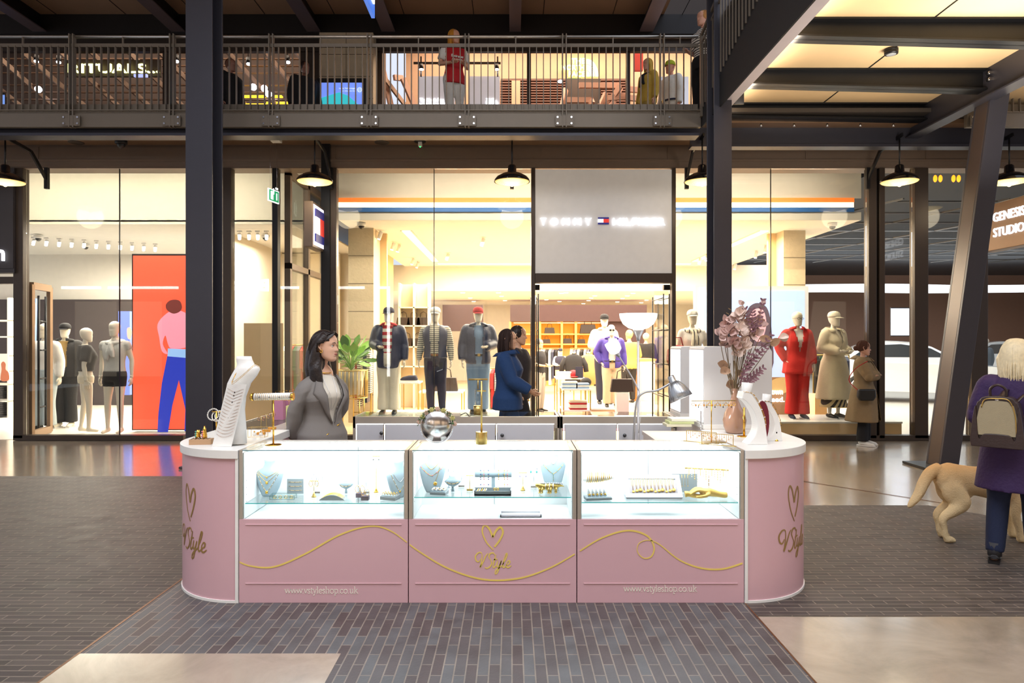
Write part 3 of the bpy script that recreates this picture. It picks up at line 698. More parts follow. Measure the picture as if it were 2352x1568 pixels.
# small objects on the shelves: bags
Mb=mat('dark_leather',(46,36,34),.5)
def bag(x,y,z,s,label,m_=None,group=None):
    t=thing('handbag',label,'bag',(x,y,z),0,group)
    m=MB(); m.prism([(-.5*s,0),(.5*s,0),(.42*s,.55*s),(-.42*s,.55*s)],-.14*s,.14*s,'y'); m.build('bag_body',m_ or Mb,t,.012*s/.4)
    m=MB(); m.tube([(-.22*s,0,.55*s),(-.18*s,0,.85*s),(0,0,.95*s),(.18*s,0,.85*s),(.22*s,0,.55*s)],.02*s,6); m.build('bag_handle',m_ or Mb,t)
    return t
bag(X_(1350,25.4),25.35,Z_(767,25.4)+.02,.62,'large dark holdall on the glowing rear shelf',None)
bag(X_(1262,25.4),25.35,Z_(767,25.4)+.02,.4,'small dark handbag on the glowing rear shelf, left of the white card')
bag(X_(1335,25.4),25.35,Z_(790,25.4)+.02,.3,'small dark box bag on the lower glowing shelf, right of centre')
bag(X_(1303,25.4),25.35,Z_(790,25.4)+.02,.34,'dark handbag in the middle of the lower glowing shelf')
bag(X_(1255,25.4),25.35,Z_(790,25.4)+.02,.3,'small dark bag at the left of the lower glowing shelf')
# ================= left shop =================
c=MB(); c.box(-16,-3.95,11.55,13,4.9,4.95); c.box(-16,-3.95,13,18.2,zlow-.03,zlow)
struct('ceiling_left_shop',c,M_ceil)
w_=MB(); w_.box(-16,-3.95,13.0,13.02,3.88,4.9); struct('wall_left_shop_bulkhead',w_,mat('warm_grey_bulkhead',(192,184,164),.8))
w_=MB(); w_.box(-16,-3.9,17.9,18.0,0,zlow,0); w_.box(-14,X_(310,17.8),17.7,17.9,0,Z_(688,17.8),1); w_.box(-9.0,-8.95,13.02,13.6,0,0.01,0)
struct('wall_left_shop',w_,[W1,mat('charcoal_wall_panel',(58,50,50),.5)])
m=MB(); m.box(X_(640,17.5),X_(780,17.5),17.5,17.6,0,3.9); struct('wall_corner_shop',m,W1)
# glass partition between the two shops with posts
pt_=MB()
for y in (11.75,12.8,13.95): pt_.box(-3.9,-3.8,y-.05,y+.05,0,4.6)
pt_.box(-3.9,-3.8,11.7,14,2.9,3.0); pt_.box(-3.9,-3.8,11.7,14,4.5,4.62)
trim(pt_,M_frame)
n_w[0]+=1; struct('window_%d'%n_w[0],MB().box(-3.86,-3.85,11.8,13.9,0.05,4.5),M_glass)
m=MB(); m.box(X_(560,12.4),X_(650,12.4),12.4,12.43,0,Z_(742,12.4)); 
tp=m.build('poster_board',mat('tan_poster_panel',(222,190,146),.6)); tag(tp,'large tan display panel behind the glass left of the saleswoman','panel')
# ================= showroom at the right =================
c=MB(); c.box(6.95,26,11.6,34,4.9,5.0); struct('ceiling_showroom',c,mat('black_open_ceiling',(30,28,30),.6))
w_=MB(); w_.box(6.9,26,33.5,33.6,0,5,0); w_.box(25.9,26,11.6,34,0,5,0); struct('wall_showroom',w_,mat('brown_showroom_wall',(150,112,92),.6))
t=thing('ceiling_baffle_frame','grid of thin pale lines hung under the dark showroom ceiling','ceiling grid',(12,18,4.2))
m=MB(off=t.location)
for k in range(9): m.box(7,24,12.4+k*1.1,12.43+k*1.1,4.18,4.21)
for k in range(10): m.bar((7+k*1.9,12.2,4.2),(7+k*1.9-3,22,4.2),.03)
m.build('grid_bars',mat('pale_grid_bar',(92,92,94),.6),t)
t=thing('curved_light_ceiling','broad white glowing curved ceiling band above the cars','light',(14,24,3.6))
m=MB(off=t.location)
sec=[(v.x,v.y) for v in spline([(8.0,27,0),(10.5,25.6,0),(14,25.2,0),(18,25.8,0),(25,24.6,0)],6)]
m.prism(sec+[(b[0],b[1]+3.5) for b in reversed(sec)],3.72,3.78,'z'); m.build('glowing_panel',mat('white_light_panel',(245,248,255),.5,emit=1.7,ecol=(240,246,255)),t)
# ================= figures =================
def bake(mb, vox=.016, smooth=6, fac=.5):
    me=bpy.data.meshes.new('t'); me.from_pydata(mb.v,[],mb.f)
    bm=bmesh.new(); bm.from_mesh(me); bmesh.ops.recalc_face_normals(bm,faces=bm.faces); bm.to_mesh(me); bm.free()
    o=bpy.data.objects.new('t',me); COL.objects.link(o)
    r=o.modifiers.new('r','REMESH'); r.mode='VOXEL'; r.voxel_size=vox; r.use_smooth_shade=True
    if smooth: sm=o.modifiers.new('s','SMOOTH'); sm.factor=fac; sm.iterations=smooth
    bpy.context.view_layer.update()
    out=bpy.data.meshes.new_from_object(o.evaluated_get(bpy.context.evaluated_depsgraph_get()))
    bpy.data.objects.remove(o); bpy.data.meshes.remove(me); return out
def mesh_obj(name, me, mats, parent, solid=0, rz=None):
    me.materials.clear()
    for m in (mats if isinstance(mats,(list,tuple)) else [mats]): me.materials.append(m)
    me.name=name; me.polygons.foreach_set('use_smooth',[True]*len(me.polygons))
    o=bpy.data.objects.new(name,me); COL.objects.link(o)
    if parent: o.parent=parent
    if solid: s=o.modifiers.new('thickness','SOLIDIFY'); s.thickness=solid; s.offset=0
    return o
def cut(me, pred):
    bm=bmesh.new(); bm.from_mesh(me)
    bmesh.ops.delete(bm, geom=[f for f in bm.faces if pred(f.calc_center_median())], context='FACES')
    bm.to_mesh(me); bm.free(); return me
def paint(me, pred, idx=1):
    for p in me.polygons:
        if pred(p.center): p.material_index=idx
    return me
TORSO={'m':[(.86,.155,.11,.0),(.95,.168,.118,.0),(1.05,.15,.105,-.005),(1.15,.148,.104,-.008),(1.26,.168,.118,-.01),(1.36,.18,.12,-.005),(1.44,.175,.10,.005),(1.49,.10,.075,.015),(1.52,.06,.06,.015)],
       'f':[(.86,.16,.115,.0),(.95,.17,.122,.0),(1.05,.135,.1,-.0),(1.13,.122,.092,-.002),(1.23,.142,.112,-.014),(1.30,.155,.128,-.02),(1.38,.155,.105,-.008),(1.43,.145,.085,.005),(1.48,.08,.065,.015),(1.52,.052,.052,.015)]}
def tsec(sex,z):
    T=TORSO[sex]
    if z<=T[0][0]: return T[0][1:]
    for a,b in zip(T,T[1:]):
        if z<=b[0]:
            t=(z-a[0])/(b[0]-a[0]); return tuple(a[i]*(1-t)+b[i]*t for i in (1,2,3))
    return T[-1][1:]
def tfront(sex,x,z,inf):
    w_,d,y=tsec(sex,z); w_+=inf; d+=inf; q=min(.97,abs(x)/w_)
    return y-d*(1-q**2.4)**(1/2.4)
def ring_se(z,w_,d,y,n=28,ex=2.3,x0=0):
    out=[]
    for k in range(n):
        a=2*PI*k/n; c,s=math.cos(a),math.sin(a)
        out.append(Vector((x0+w_*math.copysign(abs(c)**(2/ex),c), y+d*math.copysign(abs(s)**(2/ex),s), z)))
    return out
ARM={'down':((.255,.02,1.17),(.27,-.04,.92)),'out':((.30,.04,1.19),(.36,-.02,.95)),'bent':((.27,.03,1.18),(.12,-.22,1.14)),'up':((.27,.0,1.19),(.17,-.2,1.3)),
     'pocket':((.31,.06,1.2),(.215,-.03,.98)),'back':((.25,.10,1.17),(.08,.17,.97)),'cross':((.26,-.14,1.19),(-.09,-.185,1.22)),'slack':((.24,.06,1.16),(.25,.03,.90))}
def joints(sex,pose):
    sw=.195 if sex=='m' else .172; J={}
    for s in (-1,1):
        A=pose.get('arms',('down','down'))[0 if s<0 else 1]; A=ARM[A] if isinstance(A,str) else A
        k=1 if sex=='m' else .93
        J['sh',s]=Vector((s*sw,.008,1.425)); J['el',s]=Vector((s*A[0][0]*k,A[0][1],A[0][2])); J['wr',s]=Vector((s*A[1][0]*k,A[1][1],A[1][2]))
        L=pose.get('legs',((.0,.0),(.0,.0)))[0 if s<0 else 1]   # foot dx, dy
        J['hp',s]=Vector((s*.088,0,.93)); J['ft',s]=Vector((s*.095+L[0],L[1],.085)); kn=(J['hp',s]+J['ft',s])/2; kn.z=.50; kn.y-=.02+abs(L[1])*.12; kn.x=s*.095+L[0]*.5; J['kn',s]=kn
    return J
def tube3(mb,a,b,c,ra,rb,rc,n=14):
    mb.tube([a,a.lerp(b,.35),a.lerp(b,.75),b,b.lerp(c,.3),b.lerp(c,.7),c],[ra,ra*1.0,(ra+rb)/2,rb,rb*1.03,(rb+rc)/2,rc],n)
    mb.ell(b,rb*.99,10)
def torso_mb(mb,sex,z0,z1,inf,flare=0):
    zs=[z0+(z1-z0)*i/14 for i in range(15)]; rr=[]
    for z in zs:
        w_,d,y=tsec(sex,z); f=flare*max(0,(1.05-z)/.3); rr.append(ring_se(z,w_+inf+f,d+inf+f,y))
    mb.loft(rr)
def sleeves(mb,J,inf,to=1.0,only=None):
    for s in (-1,1):
        a,b,c=J['sh',s],J['el',s],J['wr',s]
        mb.ell(a+Vector((-s*.01,0,-.005)),(.062+inf,.06+inf,.06+inf),12)
        mb.tube([Vector((s*.08,.01,1.43)),a],[.06+inf*.6,.055+inf],12)
        if to>=1: tube3(mb,a,b,c+(b-c).normalized()*.0,.053+inf,.042+inf,.03+inf*.9)
        else: mb.tube([a,a.lerp(b,.4),a.lerp(b,to*1.0)],[.054+inf,.052+inf,.05+inf*1.2],12)
def legs_mb(mb,J,inf,z0=.09,flare=0,top=.9):
    for s in (-1,1):
        a,b,c=J['hp',s],J['kn',s],J['ft',s]; e=c.copy()
        if z0>.12:
            t=(b.z-z0)/(b.z-c.z) if z0<b.z else None
            if t is None: e=a.lerp(b,(a.z-z0)/(a.z-b.z)); mb.tube([a,a.lerp(e,.5),e],[.088+inf,.082+inf,.074+inf+flare],16); continue
            e=b.lerp(c,t)
        mb.tube([a,a.lerp(b,.4),a.lerp(b,.8),b,b.lerp(e,.3),b.lerp(e,.65),e],[.09+inf,.084+inf,.066+inf,.058+inf,.056+inf,.046+inf+flare*.6,.036+inf+flare],16)
def hand_mb(mb,J,s,sc=1.0,curl=.5):
    w_=J['wr',s]; d=(w_-J['el',s]).normalized(); side=Vector((s,0,0)); side=(side-d*side.dot(d)).normalized(); nrm=d.cross(side)
    # palm faces the body; thumb forward
    fw=Vector((0,-1,0)); fw=(fw-d*fw.dot(d));
    if fw.length<.3: fw=Vector((0,0,1))-d*d.z
    fw.normalize(); pn=d.cross(fw)*(1 if (d.cross(fw)).dot(Vector((-s,0,0)))>0 else -1)
    R=Matrix((fw,pn,d)).transposed()
    mb.tube([w_-d*.03,w_+d*.02],[.027*sc,.024*sc],10)
    mb.ell(w_+d*.05,(.040*sc,.016*sc,.05*sc),12,R=R)
    for i,(o,l) in enumerate(((.030,.068),(.010,.076),(-.011,.07),(-.030,.056))):
        p0=w_+d*(.082)*1+fw*o; p1=p0+(d*math.cos(curl*.5)+pn*math.sin(curl*.5))*l*.5; p2=p1+(d*math.cos(curl*1.4)+pn*math.sin(curl*1.4))*l*.5
        mb.tube([p0-d*.01,p0,p1,p2],[.0095,.0092,.0085,.006],7)
    t0=w_+d*.03+fw*.03; mb.tube([t0,t0+fw*.022+d*.028+pn*.008,t0+fw*.024+d*.058+pn*.018],[.012,.010,.007],7)
HEADROWS=[(-.124,.020,.066,-.035),(-.117,.036,.080,-.02),(-.103,.048,.086,.012),(-.085,.057,.086,.042),(-.06,.064,.086,.07),(-.03,.070,.087,.088),(0,.074,.086,.098),(.03,.0765,.092,.104),(.06,.076,.090,.103),(.085,.069,.078,.093),(.105,.054,.056,.073),(.118,.034,.032,.048),(.1245,.014,.012,.02)]
def head_mb(mb,c,yaw=0,k=1.0,face=1.0,tilt=0,n=44):
    R=Matrix.Rotation(yaw,3,'Z')@Matrix.Rotation(tilt,3,'X'); rows=[]; zs=[-.124+.2485*i/40 for i in range(41)]
    for z in zs:
        for a,b in zip(HEADROWS,HEADROWS[1:]):
            if a[0]<=z<=b[0]+1e-6: t=(z-a[0])/(b[0]-a[0]); w_,f,bk=[a[i]*(1-t)+b[i]*t for i in (1,2,3)]; break
        ring=[]
        for q in range(n):
            a=2*PI*q/n; cx,sy=math.cos(a),math.sin(a)
            x=w_*math.copysign(abs(cx)**.88,cx); ym=(bk-f)/2; yr=(bk+f)/2; y=ym+yr*sy
            if sy<0 and face:
                g=lambda v,m,s_: math.exp(-((v-m)/s_)**2)
                nz=0
                if -.045<z<.03:
                    tt=(0.02-z)/.055; nz=.026*max(0,min(1,tt))**1.1*(1 if z>-.036 else max(0,(z+.045)/.009))
                y-=face*nz*math.exp(-(x/(.0105+.004*max(0,-z/.036)))**2)
                y+=face*.011*(g(x,.031,.016)+g(x,-.031,.016))*g(z,.002,.012)
                y-=face*.004*g(abs(x),.03,.022)*g(z,.024,.009)
                y-=face*.006*g(x,0,.022)*(g(z,-.058,.006)+g(z,-.071,.007))
                y+=face*.004*g(x,0,.02)*g(z,-.0645,.003)
                y+=face*.004*g(x,0,.025)*g(z,-.085,.008)
                y-=face*.004*g(abs(x),.045,.02)*g(z,-.03,.02)
            ring.append(c+R@Vector((x,y,z))*k)
        rows.append(ring)
    mb.loft(rows)
    return R
def face_parts(root,c,R,k=1.0,brow=(40,30,26),lip=(176,98,92),iris=(60,40,28)):
    def W(x,y,z): return c+R@Vector((x,y,z))*k
    for s in (-1,1):
        m=MB(); m.ell(W(s*.031,-.070,.003),(.0125*k,.009*k,.0085*k),12,R=R); e=m.build('eye',mat('eye_white',(232,226,222),.2),root)
        m=MB(); m.ell(W(s*.031,-.0772,.003),(.0058*k,.003*k,.0058*k),10,R=R); m.build('iris',mat('iris_%d'%iris[0],iris,.2),e)
        m=MB(); m.tube([W(s*.018,-.0795,.0075),W(s*.031,-.081,.0125),W(s*.044,-.074,.006)],[.001*k,.0019*k,.001*k],6); m.build('eyelash',mat('lash',(24,18,16),.6),e)
        m=MB(); m.tube([W(s*.014,-.0905,.024),W(s*.03,-.0915,.031),W(s*.048,-.078,.026)],[.0026*k,.003*k,.0012*k],6); m.build('eyebrow',mat('brow_%d'%brow[0],brow,.8),root)
    m=MB(); m.tube([W(-.024,-.0835,-.0645),W(-.008,-.0935,-.0595),W(.008,-.0935,-.0595),W(.024,-.0835,-.0645)],[.001*k,.0036*k,.0036*k,.001*k],8)
    m.tube([W(-.022,-.0835,-.0655),W(0,-.0935,-.070),W(.022,-.0835,-.0655)],[.001*k,.0045*k,.001*k],8); m.build('lips',mat('lip_%d'%lip[0],lip,.45),root)
def ear_mb(mb,c,R,k=1.0):
    for s in (-1,1):
        p=[(.0,-.012,-.03),(.008,-.003,-.026),(.015,.012,-.002),(.017,.018,.018),(.013,.008,.03),(.006,-.006,.026),(.0,-.010,.01)]
        mb.tube([c+R@Vector((s*(.072+a),.01+b,d-.002))*k for a,b,d in p],[.004*k]+[.0055*k]*5+[.004*k],7)
        mb.ell(c+R@Vector((s*.076,.012,-.002))*k,(.006*k,.013*k,.02*k),8,R=R)
HEADZ=1.672
def figure(name,label,cat,loc,rz=0,H=1.8,sex='m',pose=None,skin=(236,226,208),outfit=(),group=None,face=.5,fdet=False,vox=.015,srough=.4,brow=(40,30,26)):
    pose=pose or {}; k=H/1.8
    t=thing(name,label,cat,loc,rz,group); t.scale=(k,k,k)
    J=joints(sex,pose); yaw=pose.get('yaw',0); tilt=pose.get('tilt',0)
    ms=mat('skin_%d_%d_%d'%skin,skin,srough,var=.02)
    hc=Vector((0,-.012+pose.get('hy',0),HEADZ))
    kinds=[o['k'] for o in outfit]
    b=MB()
    torso_mb(b,sex,.87,1.515,-.006 if kinds else 0)
    sleeves(b,J,-.004); legs_mb(b,J,-.006)
    b.tube([Vector((0,.02,1.45)),Vector((0,.008,1.53)),hc+Vector((0,.012,-.05))],[.062,.052,.05] if sex=='m' else [.054,.043,.044],14)
    for s in (-1,1):
        f=J['ft',s]; b.tube([f+Vector((0,.045,-.03)),f+Vector((0,.0,-.035)),f+Vector((s*.01,-.10,-.055)),f+Vector((s*.012,-.15,-.065))],[.036,.04,.034,.02],10); 
    me=bake(b,vox,5)
    e=MB(); R=head_mb(e,hc,yaw,1.0,face,tilt)
    if face>=.5: ear_mb(e,hc,R)
    for s in (-1,1):
        hand_mb(e,J,s,1.0,pose.get('curl',.5))
    bm=bmesh.new(); bm.from_mesh(me); m2=bpy.data.meshes.new('h'); m2.from_pydata(e.v,[],e.f); bm.from_mesh(m2); bmesh.ops.recalc_face_normals(bm,faces=bm.faces); bm.to_mesh(me); bm.free(); bpy.data.meshes.remove(m2)
    mesh_obj('body',me,ms,t)
    if fdet: face_parts(t,hc,R,1.0,brow)
    for o in outfit: garment(t,o,J,sex,hc,R,vox)
    return t,J,hc,R
def garment(t,o,J,sex,hc,R,vox):
    k=o['k']; m_=o.get('m'); mb=MB(); inf=o.get('inf',.012); nm=o.get('n',k)
    if k in('top','jacket'):
        torso_mb(mb,sex,o.get('hem',.86),o.get('neck',1.5),inf,o.get('flare',0))
        if o.get('sl',1)>0: sleeves(mb,J,inf*.85,o.get('sl',1))
        me=bake(mb,vox,4)
        if o.get('collar'): pass
        if 'open' in o:
            w0,w1,zb=o['open']   # half width at top, at bottom, closing height
            cut(me,lambda c: c.y<-.02 and c.z>zb and abs(c.x)<w1+(w0-w1)*min(1,max(0,(c.z-zb)/(1.5-zb))))
            ob=mesh_obj(nm,me,m_,t,.006)
        else:
            if 'pz' in o: paint(me,lambda c:o['pz'](c))
            ob=mesh_obj(nm,me,m_,t)
        if o.get('collar'):
            cm=MB(); cr=[]
            for i in range(17):
                a=-PI*.5+ (PI*2)*(i/16); 
            pts=[Vector((math.sin(a)*(.072+inf),-math.cos(a)*(.068+inf)+.012,1.50+ .022*(-math.cos(a))*-1)) for a in [ .35+ (2*PI-.7)*i/16 for i in range(17)]]
            rings=[[p+Vector((0,0,.03)),p*1.0+Vector((p.x*.12,p.y*.12,.026)),p+Vector((p.x*.5,p.y*.5,-.02)),p+Vector((p.x*.35,p.y*.35,-.022))] for p in pts]
            cm.loft(rings); cm.build('collar',o['collar'] if not isinstance(o['collar'],bool) else m_,ob)
        return ob
    if k=='trousers':
        torso_mb(mb,sex,.84,o.get('top',1.04),inf); legs_mb(mb,J,inf,o.get('hem',.09),o.get('flare',0)); return mesh_obj(nm,bake(mb,vox,4),m_,t)
    if k=='coat':
        zb=o.get('hem',.45); torso_mb(mb,sex,.95,1.5,inf,0); sleeves(mb,J,inf*.9)
        rr=[]
        for i in range(9):
            z=1.06+(zb-1.06)*i/8; w_,d,y=tsec(sex,max(z,.95)); g=inf+o.get('flare',.08)*((1.06-z)/(1.06-zb))
            ring=ring_se(z,w_+g,d+g,y,36)
            for q,v in enumerate(ring): 
                f=1+.035*math.sin(q*2*PI/36*7)*i/8; v.x*=f; v.y*=f
            rr.append(ring)
        mb.loft(rr); me=bake(mb,vox,3)
        if 'open' in o:
            w0,w1,zc=o['open']; cut(me,lambda c: c.y<-.02 and ((c.z>zc and abs(c.x)<w0*(c.z-zc)/(1.5-zc)) or (c.z<.95 and abs(c.x)<w1*(.95-c.z)/(.95-zb))))
            ob=mesh_obj(nm,me,m_,t,.006)
        else: ob=mesh_obj(nm,me,m_,t)
        if o.get('collar'):
            cm=MB(); pts=[Vector((math.sin(a)*(.075+inf),-math.cos(a)*(.07+inf)+.012,1.50+.02*math.cos(a)*-1)) for a in [.5+(2*PI-1.0)*i/16 for i in range(17)]]
            cm.loft([[p+Vector((0,0,.03)),p+Vector((p.x*.12,p.y*.12,.026)),p+Vector((p.x*.7,p.y*.7,-.03)),p+Vector((p.x*.5,p.y*.5,-.034))] for p in pts]); cm.build('collar',m_,ob)
        return ob
    if k=='shoes':
        for s in (-1,1):
            f=J['ft',s]; m=MB(); a=o.get('h',.0)
            m.tube([f+Vector((0,.06,-.035)),f+Vector((0,.035,-.03)),f+Vector((s*.004,-.03,-.035)),f+Vector((s*.012,-.11,-.05)),f+Vector((s*.014,-.17,-.06)),f+Vector((s*.014,-.195,-.065))],[.02,.042,.045,.042,.033,.015],12,flat=.8)
            if a: m.tube([f+Vector((0,.01,-.03)),f+Vector((0,.01,a))],[.05,.052],12)
            sh=m.build('shoe',m_,t)
            m=MB(); m.prism([(-.038+f.x,.085+f.y),(.038+f.x,.085+f.y),(.046+f.x+s*.01,-.12+f.y),(.03+f.x+s*.012,-.205+f.y),(-.028+f.x+s*.012,-.205+f.y),(-.044+f.x+s*.01,-.12+f.y)],.0,.018,'z'); m.build('sole',o.get('sole',m_),sh)
        return
    if k=='cap':
        m=MB(); m.lathe([(.088,.0),(.09,.02),(.088,.045),(.076,.075),(.05,.096),(.015,.104)],(0,0,0),24,sy=1.18)
        pk=[]
        for i in range(9):
            a=-1.05+2.1*i/8; pk.append([Vector((math.sin(a)*.082,-math.cos(a)*.095,.0)),Vector((math.sin(a)*.082,-math.cos(a)*.095,.006)),Vector((math.sin(a)*.080,-math.cos(a)*.095-.075*math.cos(a*1.3)**.6 if abs(a)<1.15 else -math.cos(a)*.095,-.012)),Vector((math.sin(a)*.080,-math.cos(a)*.095-.075*max(0,math.cos(a*1.3))**.6,-.018))])
        m.loft(pk)
        for i,v in enumerate(m.v): m.v[i]=hc+R@(v+Vector((0,.006,.038)))
        c=m.build('cap',m_,t); return c
    if k=='hair':   # rounded cap of hair with optional length
        L=o.get('len',0); m=MB(); m.ell(hc+R@Vector((0,.018,.03)),(.088,.108,.105),16,R=R)
        if L:
            m.tube([hc+R@Vector((0,.045,.02)),hc+R@Vector((0,.068,-.1)),hc+R@Vector((0,.075,-.1-L))],[.085,.08,.05],14,flat=.8)
            for s in (-1,1): m.tube([hc+R@Vector((s*.062,.0,.05)),hc+R@Vector((s*.08,.01,-.04)),hc+R@Vector((s*.075,-.0,-.1-L*.7))],[.03,.03,.018],10)
        if o.get('bun'): m.ell(hc+R@Vector((0,.13,.0)),.045,10)
        me=bake(m,.011,3); inv=R.transposed()
        cut(me,lambda c:(lambda q:q.y<-.052+ (0.02 if abs(q.x)>.055 else 0) and q.z<.062 and abs(q.x)<.068)(inv@(c-hc)))
        ob=mesh_obj('hair',me,m_,t,.004); 
        sd=MB(); rnd=random.Random(len(t.name)*7+int(abs(t.location.x)*10))
        for q in range(o.get('strands',26)):
            a=rnd.uniform(-2.5,2.5); p0=Vector((math.sin(a)*.02,.01-math.cos(a)*.0,.134)); 
            pts=[]
            for i in range(7):
                u=i/6; rr=.091+.004*rnd.random(); ph=u*PI*.52
                x=math.sin(a)*rr*math.sin(ph); y=.018-(-math.cos(a))*-1*0 + (-math.cos(a))*-1*rr*1.2*math.sin(ph)*-1
                z=.03+.107*math.cos(ph)-(u>.99)*L
                pts.append(hc+R@Vector((x,.018+math.cos(PI-a)*-1*rr*1.16*math.sin(ph) if False else .018-math.cos(a+PI)*rr*1.18*math.sin(ph),z)))
            sd.tube(pts,[.004]*6+[.002],5)
        sd.build('hair_strands',m_,ob)
        return ob
    if k=='glasses':
        m=MB()
        for s in (-1,1):
            m.tube([hc+R@Vector((s*.033+.024*math.cos(a),-.098,.002+.017*math.sin(a))) for a in [2*PI*i/14 for i in range(14)]],.0025,6,closed=True)
            if o.get('dark'): m.lathe([(.023,-.001),(.023,.001)],hc+R@Vector((s*.033,-.097,.002)),14,R=R@Matrix.Rotation(PI/2,3,'X'),sy=.75)
            m.tube([hc+R@Vector((s*.057,-.097,.006)),hc+R@Vector((s*.078,-.06,.006)),hc+R@Vector((s*.08,.02,.004))],.0022,5)
        m.tube([hc+R@Vector((-.01,-.1,.006)),hc+R@Vector((.01,-.1,.006))],.0025,5)
        m.build('glasses',m_,t); return
    if k=='scarf':
        m=MB(); m.tube([Vector((math.sin(a)*.12,-math.cos(a)*.11+.01,1.46-.02*math.cos(a))) for a in [2*PI*i/16 for i in range(16)]],.035,10,closed=True)
        m.tube([Vector((0,-.13,1.44)),Vector((-.02,-.165,1.3)),Vector((-.04,-.17,1.18))],[.03,.036,.03],10); m.tube([Vector((0,-.13,1.44)),Vector((.05,-.165,1.32)),Vector((.06,-.165,1.22))],[.03,.034,.03],10)
        mesh_obj('scarf',bake(m,.012,2),m_,t); return
    if k=='belt':
        w_,d,y=tsec(sex,1.0); m=MB(); m.loft([ring_se(z,w_+inf+.012,d+inf+.012,y,32) for z in (.985,1.02)],cap=False); b=m.build('belt',m_,t); sd=b.modifiers.new('t','SOLIDIFY'); sd.thickness=.004
        m=MB(); m.box(-.022,.022,y-d-inf-.022,y-d-inf-.012,.98,1.025); m.build('buckle',M_goldsoft,b); return
def cloth(name,c,r=.85,b=.35,bs=40,var=.08): return mat(name,c,r,bump=b,bscale=bs,var=var,vscale=12)
# ================= the saleswoman =================
KW=1.70/1.8
Yw=5.42
wx=X_(741,Yw)
M_wool=cloth('grey_wool_suiting',(126,120,116),.8,.25,220,.05)
M_knit=cloth('ivory_knit',(226,218,204),.9,.3,300)
M_hair=mat('dark_brown_hair',(34,22,19),.42,bump=.5,bscale=70,var=.3,vscale=30)
armsW=(((.235,.055,1.15),(.20,.14,.93)),((.235,.06,1.15),(.12,.17,.95)))
root,J,hc,R=figure('person','woman in a grey blazer with long dark hair standing inside the pink kiosk, looking right','person',(wx,Yw,0),math.radians(48),1.735,'f',
  {'arms':armsW,'yaw':math.radians(32),'hy':-.035},(228,180,152),(),None,1.0,True,.0085,.5)
hw=root
garment(root,{'k':'top','m':M_knit,'inf':.010,'hem':.9,'neck':1.492,'n':'knit_top'},J,'f',hc,R,.009)
garment(root,{'k':'trousers','m':cloth('black_trousers',(28,28,32)),'inf':.014,'flare':.02},J,'f',hc,R,.015)
garment(root,{'k':'shoes','m':M_black},J,'f',hc,R,.015)
INF=.025
jm=MB(); torso_mb(jm,'f',.74,1.492,INF,.03); sleeves(jm,J,.019)
# shoulder pads
for s in (-1,1): jm.ell((s*.15,.01,1.43),(.06,.06,.04),12)
me=bake(jm,.009,4)
cut(me,lambda c: c.y<-.01 and c.z>1.06 and (c.x-.012)> -(.012+.11*((c.z-1.06)/.42)**.9) and (c.x-.012)< .012+.09*((c.z-1.06)/.42)**.9)
jk=mesh_obj('blazer',me,M_wool,root,.007)
def lap(side):
    # lapel: inner edge follows opening, outer edge notched
    inner=[(.012,1.05),(.035,1.13),(.06,1.22),(.08,1.31),(.092,1.39),(.083,1.455),(.072,1.50)]
    outer=[(.014,1.05),(.066,1.14),(.112,1.235),(.142,1.315),(.160,1.375),(.128,1.44),(.095,1.50)]
    m=MB(); rr=[]
    def fr(x,z):
        y=tfront('f',min(abs(x),.16),min(z,1.44),INF+.004)
        if z>1.44: y+= (z-1.44)*.75
        return y
    for (a,z0),(b,z1) in zip(inner,outer):
        row=[]
        for i in range(7):
            u=i/6; x=a+(b-a)*u; z=z0+(z1-z0)*u; row.append(Vector((side*x+.012,fr(x,z)-.010-.012*math.sin(PI*u)*(.4+.6*(z0>1.1)),z)))
        rr.append(row)
    vs=[v for r_ in rr for v in r_]; fs=[(i*7+q,i*7+q+1,(i+1)*7+q+1,(i+1)*7+q) for i in range(6) for q in range(6)]
    m.add(vs,fs,0,True); o=m.build('lapel',M_wool,jk,fix=False); s_=o.modifiers.new('t','SOLIDIFY'); s_.thickness=.006
lap(-1); lap(1)
cm=MB()   # collar at the back of the neck
pts=[Vector((math.sin(a)*.088,-math.cos(a)*.078+.02,1.49+.018*-math.cos(a))) for a in [1.1+(2*PI-2.2)*i/14 for i in range(15)]]
cm.loft([[p+Vector((0,0,.028)),p+Vector((p.x*.1,(p.y-.02)*.1,.026)),p+Vector((p.x*.45,(p.y-.02)*.4,-.02)),p+Vector((p.x*.35,(p.y-.02)*.3,-.022))] for p in pts]); cm.build('collar',M_wool,jk)
for x,z,ang in ((-.055,.955,.5),(.075,.965,.5)):
    pass
def brooch(x,z,ln):
    m=MB(); y=tfront('f',x,z,INF)-.006; m.tube([(x-.02,y,z-.012),(x,y-.004,z+.002),(x+.022,y,z+.012)],[.0022,.0042,.002],6); m.tube([(x-.012,y,z+.002),(x+.008,y-.003,z-.004)],.0022,6); m.build('gold_button',M_gold,jk)
brooch(-.05,.965,1); brooch(.06,1.03,1); brooch(.065,.93,1)
m=MB()  # jacket front overlap edge
m.tube([Vector((.012,tfront('f',.012,z,INF)-.004,z)) for z in (1.06,1.0,.93,.86,.78)],.004,6); m.build('front_edge',M_wool,jk)
# necklace
m=MB(); m.tube([Vector((math.sin(a)*.072,-math.cos(a)*.074+.004,1.470-.016*math.cos(a)*1.0)) for a in [2*PI*i/28 for i in range(28)]],.0038,8,closed=True); m.build('necklace',M_gold,root)
m=MB(); m.tube(spline([(-.05,-.06,1.48),(-.03,tfront('f',.03,1.3,.012)-.004,1.3),(.005,tfront('f',0,1.16,.012)-.004,1.16),(.03,tfront('f',.03,1.3,.012)-.004,1.3),(.05,-.06,1.48)],6),.0012,5); m.build('fine_chain',M_silver,root)
